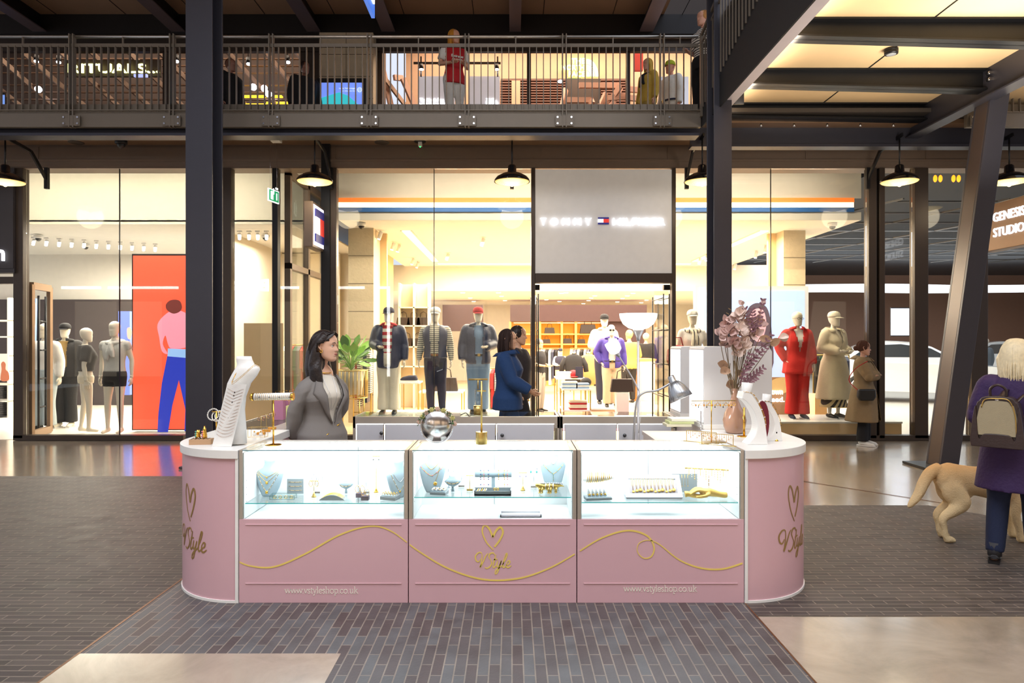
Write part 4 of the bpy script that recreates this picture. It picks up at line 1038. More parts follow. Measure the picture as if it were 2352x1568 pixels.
# earring on the near ear
for s in (-1,):
    c_=hc+R@Vector((s*.082,.002,-.040)); m=MB(); m.tube([c_+R@Vector((0,.010*math.cos(a),.012*math.sin(a))) for a in [2*PI*i/12 for i in range(12)]],.0035,6,closed=True); m.build('earring',M_gold,root)
# hair: swept back from the face, behind the ear and down over the shoulder
hb=MB()
def HW(x,y,z): return hc+R@Vector((x,y,z))
hb.ell(HW(0,.020,.032),(.088,.110,.104),20,R=R)
hb.tube([HW(0,.05,.03),HW(0,.085,-.06),HW(0,.10,-.18),HW(0,.11,-.28)],[.09,.092,.09,.06],16,flat=.85)
for s in (-1,1):
    hb.tube([HW(s*.045,-.02,.085),HW(s*.072,.01,.04),HW(s*.083,.045,-.03),HW(s*.082,.065,-.14),HW(s*.078,.065,-.30)],[.035,.034,.036,.042,.03],12)
    hb.tube([HW(s*.06,.05,-.1),HW(s*.09,.04,-.19),HW(s*.09,.0,-.30)],[.045,.045,.02],12)
hm=bake(hb,.009,3); inv=R.transposed()
def faceopen(c):
    q=inv@(c-hc)
    if q.z<.075 and q.y<-.058: return True
    if q.z<.04 and q.y<-.012 and abs(q.x)<.0835 and q.z>-.13: return True
    if -.045<q.z<.026 and q.y<.028 and abs(q.x)>.05: return True
    return False
cut(hm,faceopen); ho=mesh_obj('hair',hm,M_hair,root,.004)
rnd=random.Random(3); sd=MB()
for q in range(420):
    s=rnd.choice((-1,1)); u=rnd.random()
    y0=-.075+u*.13; x1=rnd.uniform(.004,.014)
    ln=rnd.uniform(.24,.33); wob=rnd.uniform(-.012,.012); yb=.03+u*.10
    pts=[HW(.004*s-.01,y0,.128-abs(y0)*.25+.0),HW(s*.045,y0*.9+.005,.122-abs(y0)*.2),HW(s*(.082+x1),.0+u*.09,.055),HW(s*(.086+x1-.03*(u>.7)),.035+u*.085,-.03),HW(s*(.084-.045*u),.05+u*.075,-.11),HW(s*(.082-.05*u)+wob,.045+u*.07+wob,-.05-ln*.75),HW(s*(.075-.05*u)+wob*2,.015+u*.09+wob,-.05-ln)]
    sd.tube(spline(pts,3),[.0027]*17+[.002,.001],5)
sd.build('hair_strands',M_hair,ho)
sd=MB()
for q in range(26):   # front locks framing the forehead
    u=q/25; y0=-.085+.02*u
    sd.tube(spline([HW(-.008,-.07+.03*u,.124),HW(-.035,-.086+.03*u,.098),HW(-.062,-.060+.028*u,.066),HW(-.080,-.018+.02*u,.038),HW(-.088,.03+.01*u,.012)],4),.0045,5)
    sd.tube(spline([HW(.0,-.07+.03*u,.124),HW(.035,-.086+.03*u,.098),HW(.062,-.060+.028*u,.066),HW(.080,-.018+.02*u,.038),HW(.088,.03+.01*u,.012)],4),.0045,5)
sd.build('front_locks',M_hair,ho)

# the shoulders slope down from the neck
def slope(o):
    if o.name.startswith(('hair','front_locks','eye','iris','lips','earring','necklace','shoe','sole')): return
    body=o.name.startswith('body')
    if o.type=='MESH':
        for v in o.data.vertices:
            u=min(1,max(0,(v.co.z-1.12)/.32)); u=u*u*(3-2*u)
            if body and (v.co.z>1.46 and abs(v.co.x)<.07 or v.co.z>1.52): continue
            d=max(0,abs(v.co.x)-.05)*.52; v.co.z-=u*(d+.038)
    for c in o.children: slope(c)
for c in root.children: slope(c)
# ================= other people and mannequins =================
def Htop(py,Y,z0): return (Z_(py,Y)-z0)
MQ=(238,228,208)
navy=cloth('navy_nylon',(44,52,78),.45,.5,30); navy2=cloth('navy_wool',(40,42,62)); cream_=cloth('cream_cotton',(236,226,204)); denim=cloth('dark_denim',(40,54,84),.85,.3,120); ldenim=cloth('washed_denim',(120,146,176)); black_=cloth('black_cloth',(30,29,32)); red_=cloth('red_suiting',(206,40,34)); khaki=cloth('khaki_gabardine',(150,132,100)); trench=cloth('stone_gabardine',(222,208,176)); chino=cloth('beige_chino',(222,196,158)); purple=cloth('royal_purple_nylon',(72,56,150),.6); grey_=cloth('light_grey_jersey',(200,198,192)); white_=cloth('white_cotton',(238,236,230)); redk=cloth('red_knit',(176,38,46))
breton=stripes('breton_stripe',(228,220,196),(36,38,54),30,'Z',.72)
tommystripe=stripes('red_navy_block_stripe',(190,40,50),(238,230,212),9,'Z',.5)
shirtstripe=stripes('white_black_stripe',(232,226,214),(40,38,40),26,'Z',.6)
def plinth(label,x0,x1,y0,y1,z1,m=None):
    t=thing('display_plinth',label,'plinth',((x0+x1)/2,(y0+y1)/2,0)); mb=MB(off=t.location); mb.box(x0,x1,y0,y1,0,z1-.03); mb.build('plinth_body',m or mat('oak_plinth',(226,196,152),.5),t,.004)
    mb=MB(off=t.location); mb.box(x0-.01,x1+.01,y0-.01,y1+.01,z1-.03,z1); mb.build('plinth_top',M_white,t,.002); return t
plinth('low white topped display plinth in the shop window under the three jacket mannequins',X_(842,11.9),X_(1200,11.9),11.75,13.2,.33)
plinth('low display plinth in the right hand window under the red suit and trench mannequins',X_(1560,11.9),X_(2060,11.9),11.75,12.9,.27)
plinth('display plinth inside the shop entrance under the two mannequins',X_(1350,14.3),X_(1440,14.3),14.2,15.4,.26)
def mq(label,px,py,Y,z0,out,rz=0,sex='m',arms=('down','down'),legs=((0,0),(0,0)),name='mannequin',yaw=0,skin=MQ,face=.25,pose=None,vox=.018,group=None,k=None,cat='mannequin'):
    p={'arms':arms,'legs':legs,'yaw':yaw}; p.update(pose or {})
    return figure(name,label,cat,(X_(px,Y),Y,z0),math.radians(rz),k or Htop(py,Y,z0),sex,p,skin,out,group,face,False,vox,.35)
T=lambda m,**k: dict(k='trousers',m=m,**k)
SH=lambda m=None,**k: dict(k='shoes',m=m or M_black,sole=M_white,**k)
mq('mannequin in a navy jacket over a striped top and cream trousers, nearest the stone pillar',893,706,12.35,.33,
  [dict(k='top',m=tommystripe,inf=.012,hem=.9,n='striped_top'),T(cream_,inf=.03,flare=.035),dict(k='jacket',m=navy,inf=.04,hem=.78,open=(.09,.05,.8),collar=redk),dict(k='cap',m=navy2),SH()],arms=('bent','down'),yaw=-.3)
mq('mannequin in a navy gilet, striped top and white cap, middle of the window trio',1000,706,12.4,.33,
  [dict(k='top',m=breton,inf=.018,hem=.97,n='breton_top'),T(navy2,inf=.02),dict(k='jacket',m=navy,inf=.038,hem=.95,sl=0,open=(.08,.06,.9),n='gilet'),dict(k='belt',m=cloth('tan_leather',(140,84,50)),inf=.02),dict(k='cap',m=white_),SH()],arms=('down','down'),legs=((.02,-.02),(.02,.02)))
mq('mannequin in a dark field jacket, denim shirt and red cap, right of the window trio',1098,706,12.4,.33,
  [dict(k='top',m=ldenim,inf=.015,hem=.95,n='denim_shirt',collar=True),T(ldenim,inf=.028,flare=.02),dict(k='jacket',m=navy,inf=.05,hem=.85,open=(.08,.05,.8),collar=True,n='field_jacket'),dict(k='cap',m=redk),dict(k='belt',m=black_,inf=.03),SH()],arms=('down','bent'),rz=8)
mq('tall mannequin in pale overshirt and dark cap behind the purple jacket one',1388,722,15.1,.26,
  [dict(k='jacket',m=cloth('pale_overshirt',(206,198,184)),inf=.035,hem=.84,n='overshirt',collar=True),T(navy2,inf=.025),dict(k='cap',m=black_),SH()],arms=('bent','down'))
mq('mannequin in a purple jacket, white tee and beige chinos with sunglasses inside the shop entrance',1404,745,14.4,.26,
  [dict(k='top',m=white_,inf=.012,n='white_tee'),T(chino,inf=.035,flare=.02),dict(k='jacket',m=purple,inf=.045,hem=.86,open=(.09,.06,.8),n='purple_jacket',collar=True),dict(k='glasses',m=M_black,dark=1),dict(k='belt',m=black_,inf=.035),SH()],arms=('pocket','down'))
mq('mannequin in a dark quilted gilet standing deep in the shop, left of the polo display',1287,800,19,.2,
  [dict(k='top',m=white_,inf=.02,n='white_shirt'),T(chino,inf=.03),dict(k='jacket',m=navy2,inf=.05,hem=.95,sl=0,n='quilted_gilet'),dict(k='cap',m=navy2)],arms=('bent','bent'),vox=.025)
mq('mannequin in a red suit with sunglasses standing in the right hand window',1831,716,12.2,.27,
  [dict(k='top',m=white_,inf=.008,n='white_shirt'),T(red_,inf=.03,flare=.045,hem=.1),dict(k='jacket',m=red_,inf=.034,hem=.76,open=(.08,.0,1.12),n='red_blazer',flare=.05,collar=True),dict(k='glasses',m=M_black),SH(navy2)],sex='f',arms=('pocket','down'),rz=-4,yaw=.2,k=1.92)
x_,J_,h_,r_=mq('mannequin in a long stone trench coat and cap, beside the red suit one',1915,716,12.3,.27,
  [dict(k='coat',m=trench,inf=.038,hem=.33,flare=.10,collar=True,open=(.07,.0,1.2)),dict(k='cap',m=cream_),SH()],sex='f',arms=('bent','bent'),rz=22,yaw=.25)
m=MB(); m.loft([ring_se(z,.16+(.5-z)*.25,.13+(.5-z)*.22,0,30) for z in (.62,.5,.4,.3,.2)]); m.build('striped_skirt',stripes('black_cream_diagonal',(222,200,150),(40,34,34),14,'Z',.5,rot=(0,.9,0)),x_)
# torso mannequin with knotted striped sweater, partly behind the white display tower
mq('mannequin with a striped jumper knotted round the shoulders behind the white display tower',1590,712,12.3,.27,
  [dict(k='top',m=white_,inf=.012,sl=.5,hem=.9),dict(k='scarf',m=stripes('cream_navy_knot',(232,222,198),(44,44,52),16,'X',.7)),T(navy2,inf=.02),dict(k='cap',m=white_)],sex='f',arms=('down','down'))
t=thing('tote_bag','crimson bag hanging beside the knotted jumper mannequin','bag',(X_(1556,12.0),12.0,Z_(840,12.1)))
m=MB(); m.lathe([(.02,-.02),(.16,.0),(.2,.12),(.18,.28),(.1,.36),(.02,.37)],(0,0,0),20,sy=.6); m.build('bag_body',redk,t); m=MB(); m.tube([(-.1,0,.34),(-.06,0,.5),(.06,0,.5),(.1,0,.34)],.012,6); m.build('bag_handle',redk,t)
m=MB(); m.cyl((0,0,-.02),(0,0,-(Z_(840,12.1)-.27)),.012,n=8); m.cyl((0,0,-(Z_(840,12.1)-.27)+.01),(0,0,-(Z_(840,12.1)-.27)),.12,n=16); m.build('stand',M_silver,t)
# left shop mannequins
ck='left shop '
mq('mannequin in black shorts with a grey jumper round the shoulders, nearest the red screen',264,737,12.1,.03,
  [dict(k='trousers',m=black_,inf=.012,hem=.74,top=1.0,n='shorts'),dict(k='top',m=grey_,inf=.008,hem=.98,sl=.01,n='white_vest'),dict(k='scarf',m=grey_)],arms=('slack','slack'),legs=((-.02,0),(.02,-.03)))
mq('mannequin in a short black top and bare legs turned away, second from the red screen',197,752,12.2,.03,
  [dict(k='top',m=black_,inf=.035,hem=1.05,sl=.8,n='black_top'),dict(k='trousers',m=cream_,inf=.004,hem=.84,top=.98,n='briefs')],sex='f',arms=('slack','slack'),rz=130,legs=((0,-.03),(0,.06)))
mq('mannequin in a black jacket, brown tee and black cap in the left shop window',150,743,13.2,.0,
  [dict(k='top',m=cloth('olive_tee',(140,112,64)),inf=.014,n='tee'),T(black_,inf=.035,flare=.03),dict(k='jacket',m=black_,inf=.045,hem=.86,open=(.09,.06,.8),collar=True),dict(k='cap',m=black_),SH(cream_)],arms=('down','down'),rz=12)
mq('mannequin in white top and pale jeans behind the open glass door at far left',103,742,12.7,.0,
  [dict(k='top',m=white_,inf=.03,hem=.9,sl=1),T(cloth('pale_jeans',(178,190,194)),inf=.035,flare=.03),SH()],arms=('slack','slack'),rz=-6)
# customers
SK=(206,160,130)
mq('customer in a dark tee and grey trousers walking just inside the shop entrance',1238,778,16,.0,[dict(k='top',m=black_,inf=.03,sl=.5),T(cloth('grey_trousers',(150,146,142)),inf=.03),SH(),dict(k='hair',m=M_hair)],name='person',cat='person',skin=SK,rz=60,arms=('bent','bent'),face=.8)
mq('customer in a tan jacket and dark trousers facing away near the till',1445,758,18.2,.0,[dict(k='jacket',m=cloth('tan_jacket',(206,160,84)),inf=.04,hem=.85),T(black_,inf=.03),SH(),dict(k='hair',m=cloth('blond_hair',(212,180,130)))],name='person',cat='person',skin=SK,rz=200,arms=('bent','bent'),face=.8,vox=.025)
mq('customer in a black coat standing at the till counter at the back of the shop',1484,765,20.5,.0,[dict(k='jacket',m=black_,inf=.05,hem=.8),T(black_,inf=.03),SH(),dict(k='hair',m=cloth('grey_hair',(190,180,170)))],name='person',cat='person',skin=SK,rz=150,face=.8,vox=.025)
# passers-by in front of the shop
mq('woman in a dark blue jacket with long dark hair walking past the shop entrance',1166,757,8.55,.0,
  [dict(k='jacket',m=cloth('deep_blue_jacket',(24,58,104)),inf=.05,hem=.80,flare=.03,collar=True),T(cloth('black_leggings',(20,20,26)),inf=.015),SH(M_black),dict(k='hair',m=cloth('dark_brown',(48,30,26)),len=.2,strands=50)],name='person',cat='person',skin=SK,sex='f',rz=78,arms=((( .22,-.1,1.17),(.14,-.3,1.05)),((.22,.1,1.17),(.2,.12,.93))),legs=((0,-.22),(0,.25)),face=1,vox=.014,k=1.80)
mq('tall man with dark hair and a dark backpack walking behind the woman in blue',1190,742,9.3,.0,
  [dict(k='jacket',m=cloth('charcoal_coat',(46,40,42)),inf=.05,hem=.84),T(black_,inf=.02),SH(M_black),dict(k='hair',m=M_hair)],name='person',cat='person',skin=SK,rz=80,legs=((0,-.2),(0,.22)),face=1,vox=.016,k=1.86)
# woman in the trench coat with folded arms
tw,J2,h2,R2=mq('woman in an olive trench coat with folded arms, glasses and a black crossbody bag',1983,783,10.87,.0,
  [dict(k='top',m=white_,inf=.02,hem=.88),T(cloth('black_wide_trousers',(22,22,26)),inf=.03,flare=.03,hem=.12),dict(k='coat',m=cloth('olive_trench',(132,112,82),.8,.4,25),inf=.05,hem=.42,flare=.11,open=(.07,.14,1.22),collar=True),SH(white_),dict(k='hair',m=cloth('auburn_brown',(72,40,28)),bun=1),dict(k='glasses',m=M_black)],name='person',cat='person',skin=(208,160,138),sex='f',rz=52,arms=('cross','cross'),face=1,vox=.013,k=1.66,pose={'yaw':.35})
face_parts(tw,h2,R2,1.0)
t=thing('crossbody_bag','small black crossbody bag with a red strap worn by the woman in the trench coat','bag',(X_(1990,10.55),10.55,1.65-122*10.6/F))
m=MB(); m.prism([(-.13,.09),(.13,.09),(.14,-.03),(.10,-.09),(-.10,-.09),(-.14,-.03)],-.04,.04,'y'); m.build('bag_body',M_black,t,.02)
m=MB(); m.tube(spline([(-.12,.02,.07),(-.2,.14,.22),(-.14,.06,.40),(.02,.0,.52)],5),.012,6,flat=.4); m.build('strap',cloth('red_check_strap',(178,40,44)),t)
# ================= woman with backpack and labrador =================
YL=5.08; lx=3.75
purp=cloth('deep_purple_coat',(52,30,78),.75,.5,35,.1)
t,J,hc,R=figure('person','woman with blonde hair in a long purple coat seen from behind at the right edge','person',(lx,YL,0),math.radians(140),1.66,'f',
 {'arms':('slack','bent'),'legs':((-.03,-.03),(.04,.06)),'yaw':.1},(206,160,138),[T(cloth('indigo_jeans',(28,38,68),.85,.3,150),inf=.022,flare=.008),dict(k='shoes',m=cloth('grey_suede_boot',(62,62,66)),sole=M_black,h=.08)],None,1.0,False,.013)
m=MB(); torso_mb(m,'f',.95,1.5,.055); sleeves(m,J,.045); 
rr=[]
for i in range(9):
    z=1.05+(.60-1.05)*i/8; w_,d,y=tsec('f',max(z,.95)); g=.055+.05*i/8; ring=ring_se(z,w_+g,d+g,y,40)
    for q,v in enumerate(ring): f=1+.03*math.sin(q*2*PI/40*6)*i/8; v.x*=f; v.y*=f
    rr.append(ring)
m.loft(rr); m.tube([Vector((0,.01,1.46)),Vector((0,.005,1.56))],[.085,.075],16)
mesh_obj('coat',bake(m,.012,3),purp,t)
blond=mat('platinum_blonde_hair',(232,216,180),.45,var=.25,vscale=40)
hb=MB(); hb.ell(hc+R@Vector((0,.015,.03)),(.098,.115,.108),18,R=R)
hb.tube([hc+R@Vector((0,.05,.02)),hc+R@Vector((0,.07,-.06)),hc+R@Vector((0,.06,-.12))],[.085,.078,.05],16,flat=.9)
for s in (-1,1): hb.tube([hc+R@Vector((s*.06,0,.05)),hc+R@Vector((s*.095,.01,-.03)),hc+R@Vector((s*.09,.02,-.14))],[.04,.04,.03],10)
ho=mesh_obj('hair',cut(bake(hb,.011,3),lambda c:(R.transposed()@(c-hc)).y<-.06 and (R.transposed()@(c-hc)).z<.06),blond,t,.004)
sd=MB(); rnd=random.Random(5)
for q in range(320):
    a=rnd.uniform(-2.35,2.35)*rnd.choice((1,.6)); s_,c_=math.sin(a),math.cos(a); ln=rnd.uniform(.11,.2); fl=rnd.uniform(.9,1.12)
    pts=[hc+R@Vector((0,.0,.14)),hc+R@Vector((s_*.06,.015+c_*.07,.125)),hc+R@Vector((s_*.103,.015+c_*.12,.05)),hc+R@Vector((s_*.108,.02+c_*.125,-.03)),hc+R@Vector((s_*.108*fl,.02+c_*.12*fl,-.04-ln*.6)),hc+R@Vector((s_*.095*fl,.02+c_*.11*fl,-.04-ln))]
    sd.tube(spline(pts,3),[.005]*13+[.004,.003,.001],5)
sd.build('hair_strands',blond,ho)
# backpack
bk=thing('backpack','beige and brown leather trimmed backpack on the back of the woman in purple','backpack',P(2290,965,4.86),math.radians(-44))
canv=cloth('khaki_canvas',(164,152,124),.9,.3,300); brn=mat('dark_brown_leather',(52,36,34),.38,bump=.15,bscale=60)
def bp(m,sc,y0,y1,top,bot):
    pts=[(v.x,v.y) for v in spline([(-.15,bot,0),(-.155,bot+.08,0),(-.125,.1,0),(-.105,top-.03,0),(-.07,top,0),(.07,top,0),(.105,top-.03,0),(.125,.1,0),(.155,bot+.08,0),(.15,bot,0)],4)]
    m.prism([(a*sc,b) for a,b in pts],y0,y1,'y')
m=MB(); bp(m,1,.0,.13,.165,-.19); m.build('bag_body',brn,bk,.015)
m=MB(); bp(m,.8,-.012,.02,.135,-.11); m.build('front_pocket',canv,bk,.008)
m=MB(); m.prism([(.128,-.16),(.15,-.14),(.12,.1),(.105,.12)],.01,.12,'y'); m.build('side_panel',cloth('side_canvas',(204,184,134)),bk)
m=MB(); bp(m,1.02,-.02,.05,-.10,-.195); m.build('leather_base',brn,bk,.01)
m=MB(); m.tube(spline([(-.045,.05,.16),(-.045,.04,.22),(0,.03,.25),(.045,.04,.22),(.045,.05,.16)],5),.009,8); m.build('top_handle',brn,bk)
for s in (-1,1):
    m=MB(); m.tube(spline([(.05+s*.05,.10,.13),(.07+s*.06,.13,.17),(.09+s*.07,.20,.20),(.11+s*.08,.28,.21)],5),.02,6,flat=.3); m.build('shoulder_strap',brn,bk)
m=MB(); m.ell((0,-.008,.145),(.014,.004,.008),10); m.build('metal_badge',M_silver,bk)
m=MB(); m.tube(spline([(-.09,-.014,.09),(-.07,-.015,.145),(0,-.016,.155),(.07,-.015,.145),(.105,-.014,.05),(.115,-.014,-.1)],5),.004,6); m.build('zip',M_goldsoft,bk)
# labrador: stands side-on facing right
YD=5.68; dx0=X_(2140,YD)
dg=thing('labrador','golden labrador standing side on, tail hanging low, beside the woman in purple','dog',(dx0,YD,0))
fur=bpy.data.materials.new('golden_fur'); fur.use_nodes=True; nt=fur.node_tree; b=nt.nodes['Principled BSDF']; b.inputs['Roughness'].default_value=.85
tc=nt.nodes.new('ShaderNodeTexCoord'); sx=nt.nodes.new('ShaderNodeSeparateXYZ'); nz=nt.nodes.new('ShaderNodeTexNoise'); nz.inputs['Scale'].default_value=9; nt.links.new(tc.outputs['Object'],sx.inputs[0]); nt.links.new(tc.outputs['Object'],nz.inputs['Vector'])
ad=nt.nodes.new('ShaderNodeMath'); ad.operation='MULTIPLY_ADD'; ad.inputs[1].default_value=.16; nt.links.new(nz.outputs['Fac'],ad.inputs[0]); nt.links.new(sx.outputs['Z'],ad.inputs[2])
cr=nt.nodes.new('ShaderNodeValToRGB'); cr.color_ramp.elements[0].position=.2; cr.color_ramp.elements[0].color=C(226,204,160); cr.color_ramp.elements[1].position=.70; cr.color_ramp.elements[1].color=C(208,166,112)
e_=cr.color_ramp.elements.new(.52); e_.color=C(226,198,152)
nt.links.new(ad.outputs[0],cr.inputs[0]); nt.links.new(cr.outputs[0],b.inputs['Base Color'])
n4=nt.nodes.new('ShaderNodeTexNoise'); n4.inputs['Scale'].default_value=90; nt.links.new(tc.outputs['Object'],n4.inputs['Vector']); bp_=nt.nodes.new('ShaderNodeBump'); bp_.inputs['Strength'].default_value=.5; bp_.inputs['Distance'].default_value=.01; nt.links.new(n4.outputs['Fac'],bp_.inputs['Height']); nt.links.new(bp_.outputs['Normal'],b.inputs['Normal'])
m=MB()
# trunk: rings along x (x, zc, half height, half width)
secs=[(.03,.52,.05,.05),(.06,.52,.10,.085),(.14,.52,.125,.105),(.24,.50,.125,.105),(.36,.49,.12,.105),(.48,.475,.135,.115),(.60,.46,.155,.125),(.70,.47,.15,.12),(.78,.50,.125,.10),(.85,.54,.09,.08)]
rings=[]
for x,zc_,hz,hy in secs: rings.append([Vector((x,hy*math.cos(2*PI*q/20),zc_+hz*math.sin(2*PI*q/20))) for q in range(20)])
m.loft(rings)
def dleg(pts,rs): m.tube(spline(pts,4),[rs[min(len(rs)-1,i//4)]*(1-(i%4)/4)+rs[min(len(rs)-1,i//4+1)]*((i%4)/4) for i in range((len(pts)-1)*4+1)],14)
for s,ox in ((-1,0),(1,.05)):
    y=s*.075
    m.ell((.15+ox*.4,y*.75,.44),(.105,.06,.14),16); m.ell((.18+ox*.5,y*.95,.36),(.08,.05,.09),14)
    dleg([(.13+ox,y,.48),(.20+ox,y,.34),(.14+ox,y*1.05,.27),(.045+ox,y*1.05,.20),(.055+ox,y*1.05,.12),(.065+ox,y*1.05,.045)],[.045,.072,.052,.034,.026,.026])
    m.tube([(.055+ox,y*1.05,.03),(.09+ox,y*1.05,.028),(.135+ox,y*1.05,.022)],[.03,.034,.024],10)
    for k_ in (-1,0,1): m.ell((.135+ox,y*1.05+k_*.018,.018),(.018,.0105,.016),8)
    fxx=.66+ox*.8
    m.ell((.66+ox*.5,y*.8,.42),(.075,.05,.12),12)
    dleg([(fxx-.02,y,.46),(fxx-.0,y,.34),(fxx-.02,y,.24),(fxx+.01,y,.12),(fxx+.015,y,.045)],[.04,.055,.040,.03,.028])
    m.tube([(fxx,y,.03),(fxx+.04,y,.028),(fxx+.08,y,.022)],[.03,.034,.024],10)
    for k_ in (-1,0,1): m.ell((fxx+.085,y+k_*.018,.018),(.018,.0105,.016),8)
# tail
m.tube(spline([(.07,0,.60),(-.01,0,.56),(-.07,0,.47),(-.11,0,.38),(-.17,0,.30),(-.20,0,.265)],4),[.05,.05,.05,.05,.05,.05,.048,.047,.046,.045,.044,.042,.04,.038,.035,.032,.028,.024,.02,.015,.008],12)
# neck, head, muzzle
m.tube([(.74,0,.53),(.86,0,.64),(.94,0,.71)],[.115,.095,.085],16); m.ell((.97,0,.735),(.095,.078,.075),16)
m.tube([(1.0,0,.725),(1.07,0,.705),(1.13,0,.70)],[.055,.045,.036],12)
m.ell((.27,-.03,.375),(.05,.03,.03),10)
mesh_obj('body',bake(m,.010,14),fur,dg)
for s in (-1,1):
    q=MB(); q.tube([(.95,s*.065,.79),(.955,s*.095,.74),(.965,s*.098,.67)],[.02,.035,.012],10,flat=.35); q.build('ear',fur,dg)
    q=MB(); q.ell((1.035,s*.045,.755),.011,8); q.build('eye',M_black,dg)
q=MB(); q.ell((1.165,0,.712),(.016,.02,.015),10); q.build('nose',M_black,dg)
# ================= jewellery and things on the kiosk =================
M_velvet=mat('pale_display_velvet',(150,170,180),.7,bump=.1,bscale=200)
M_wleath=mat('white_leatherette',(240,238,234),.45,bump=.1,bscale=90)
M_greytray=mat('grey_tray_fabric',(140,150,154),.7)
M_pearl=mat('pearl',(244,240,232),.2,coat=.6)
M_teal=mat('turquoise_bead',(60,170,160),.3); M_blue=mat('sapphire_bead',(30,70,140),.25); M_rose=mat('rose_bead',(220,120,140),.3); M_onyx=mat('onyx_bead',(22,22,26),.2)
def one(mb,name,label,cat,mats,group=None,loc=None):
    if loc is None: mn=[min(v[i] for v in mb.v) for i in range(3)]; mx_=[max(v[i] for v in mb.v) for i in range(3)]; loc=((mn[0]+mx_[0])/2,(mn[1]+mx_[1])/2,mn[2])
    mb.off=Vector(loc); o=mb.build(name,mats); o.location=loc; return tag(o,label,cat,group)
def chain(mb,pts,r,m=0,bead=0,bm=1,every=3):
    mb.tube(pts,r,6,m)
    if bead:
        for i in range(1,len(pts)-1,every): mb.ell(pts[i],bead,8,bm)
# --- necklace busts seen from the front ---
def bust(label,px,Y,z,h,wd,neck=True,rz=0,shape=0,m_=None):
    t=thing('necklace_bust',label,'jewellery bust',(X_(px,Y),Y,z),rz)
    prof=[(0,.22),(.06,.27),(.2,.36),(.4,.44),(.58,.5),(.66,.47),(.72,.36),(.78,.24),(.86,.19),(.94,.185),(1.0,.21)]
    rr=[ring_se(a*h,wd*b,wd*(.16+.10*b/.5)+ (0.02*wd if a<.1 else 0),wd*.12*(a-.5),24,2.1) for a,b in prof]
    m=MB(); m.loft(rr); m.build('bust_form',m_ or M_velvet,t)
    def W(u,v):   # u -1..1 across, v 0..1 height -> local front surface
        for (a,b),(c,d) in zip(prof,prof[1:]):
            if a<=v<=c: q=b+(d-b)*(v-a)/(c-a); break
        x=u*wd*.5; ww=wd*q; dd=wd*(.16+.10*q/.5); k_=min(.97,abs(x)/ww); y=wd*.12*(v-.5)-dd*math.sqrt(1-k_*k_)-.002
        return t.matrix_basis@Vector((x,y,v*h))
    return t,W
def nl(W,label,us,r=.0012,mats=None,bead=0,every=3,pend=None,pm=0,group=None,drop=None,R0=None):
    m=MB(); g=spline([(u,v,0) for u,v in us],6); pts=[W(p.x,p.y) for p in g]
    chain(m,pts,r,0,bead,1,every)
    if pend:
        lo=min(pts,key=lambda p:p.z); m.lathe([(.001,-.001),(pend,-.001),(pend,.001),(.001,.001)],lo+Vector((0,-.003,-pend*.9)),14,pm,R=Matrix.Rotation(PI/2,3,'X'))
    return one(m,'necklace',label,'necklace',mats or [M_gold,M_pearl],group)
z1,z2,z3=[u[3] for u in UN]
Vn=lambda a,lo,hi,w_: [(-w_,hi),(-w_*.55,(lo*.55+hi*.45)),(0,lo),(w_*.55,(lo*.55+hi*.45)),(w_,hi)]
t,W=bust('pale neck bust with three layered gold necklaces in the left counter',619,4.56,z1,.238,.185)
nl(W,'shortest gold chain with a small charm on the left counter bust',Vn(0,.55,.70,.72),pend=.005)
nl(W,'middle gold chain with a round disc on the left counter bust',Vn(0,.42,.68,.76),pend=.009)
nl(W,'longest beaded gold necklace with a coin on the left counter bust',Vn(0,.16,.66,.8),bead=.003,every=2,pend=.0095)
t,W=bust('pale neck bust at the right end of the left counter, partly behind the frame',916,4.52,z1,.235,.165,rz=.35)
nl(W,'silver rope necklace on the bust at the right of the left counter',Vn(0,.45,.72,.6),r=.0022,mats=[M_silver,M_pearl])
nl(W,'gold necklace with drop beads on the bust at the right of the left counter',Vn(0,.2,.68,.72),bead=.003,pend=.006)
t,W=bust('tall pale neck bust at the left of the middle counter',993,4.50,z2,.255,.175)
nl(W,'short gold chain high on the bust in the middle counter',Vn(0,.60,.74,.5))
nl(W,'pink bead necklace on the tall bust in the middle counter',Vn(0,.44,.66,.85),mats=[M_gold,M_rose],bead=.0042,every=4)
nl(W,'long gold necklace with a large coin on the tall bust in the middle counter',[(.6,.68),(.5,.5),(.36,.36),(.28,.28)],pend=.0125)
t,W=bust('pale neck bust at the right of the middle counter with a turquoise drop necklace',1270,4.60,z2,.255,.17)
nl(W,'chunky pearl and gold choker on the right bust of the middle counter',Vn(0,.66,.80,.34),r=.002,bead=.0035,every=2)
nl(W,'gold Y shaped necklace with turquoise stones on the right bust',Vn(0,.42,.64,.8),mats=[M_gold,M_teal],bead=.0035,every=5)
m=MB(); pts=[W(0,.42-.03*i) for i in range(8)]; chain(m,pts,.0011,0,.003,1,2); one(m,'pendant_drop','hanging turquoise drop below the Y necklace on the right bust','necklace',[M_gold,M_teal])
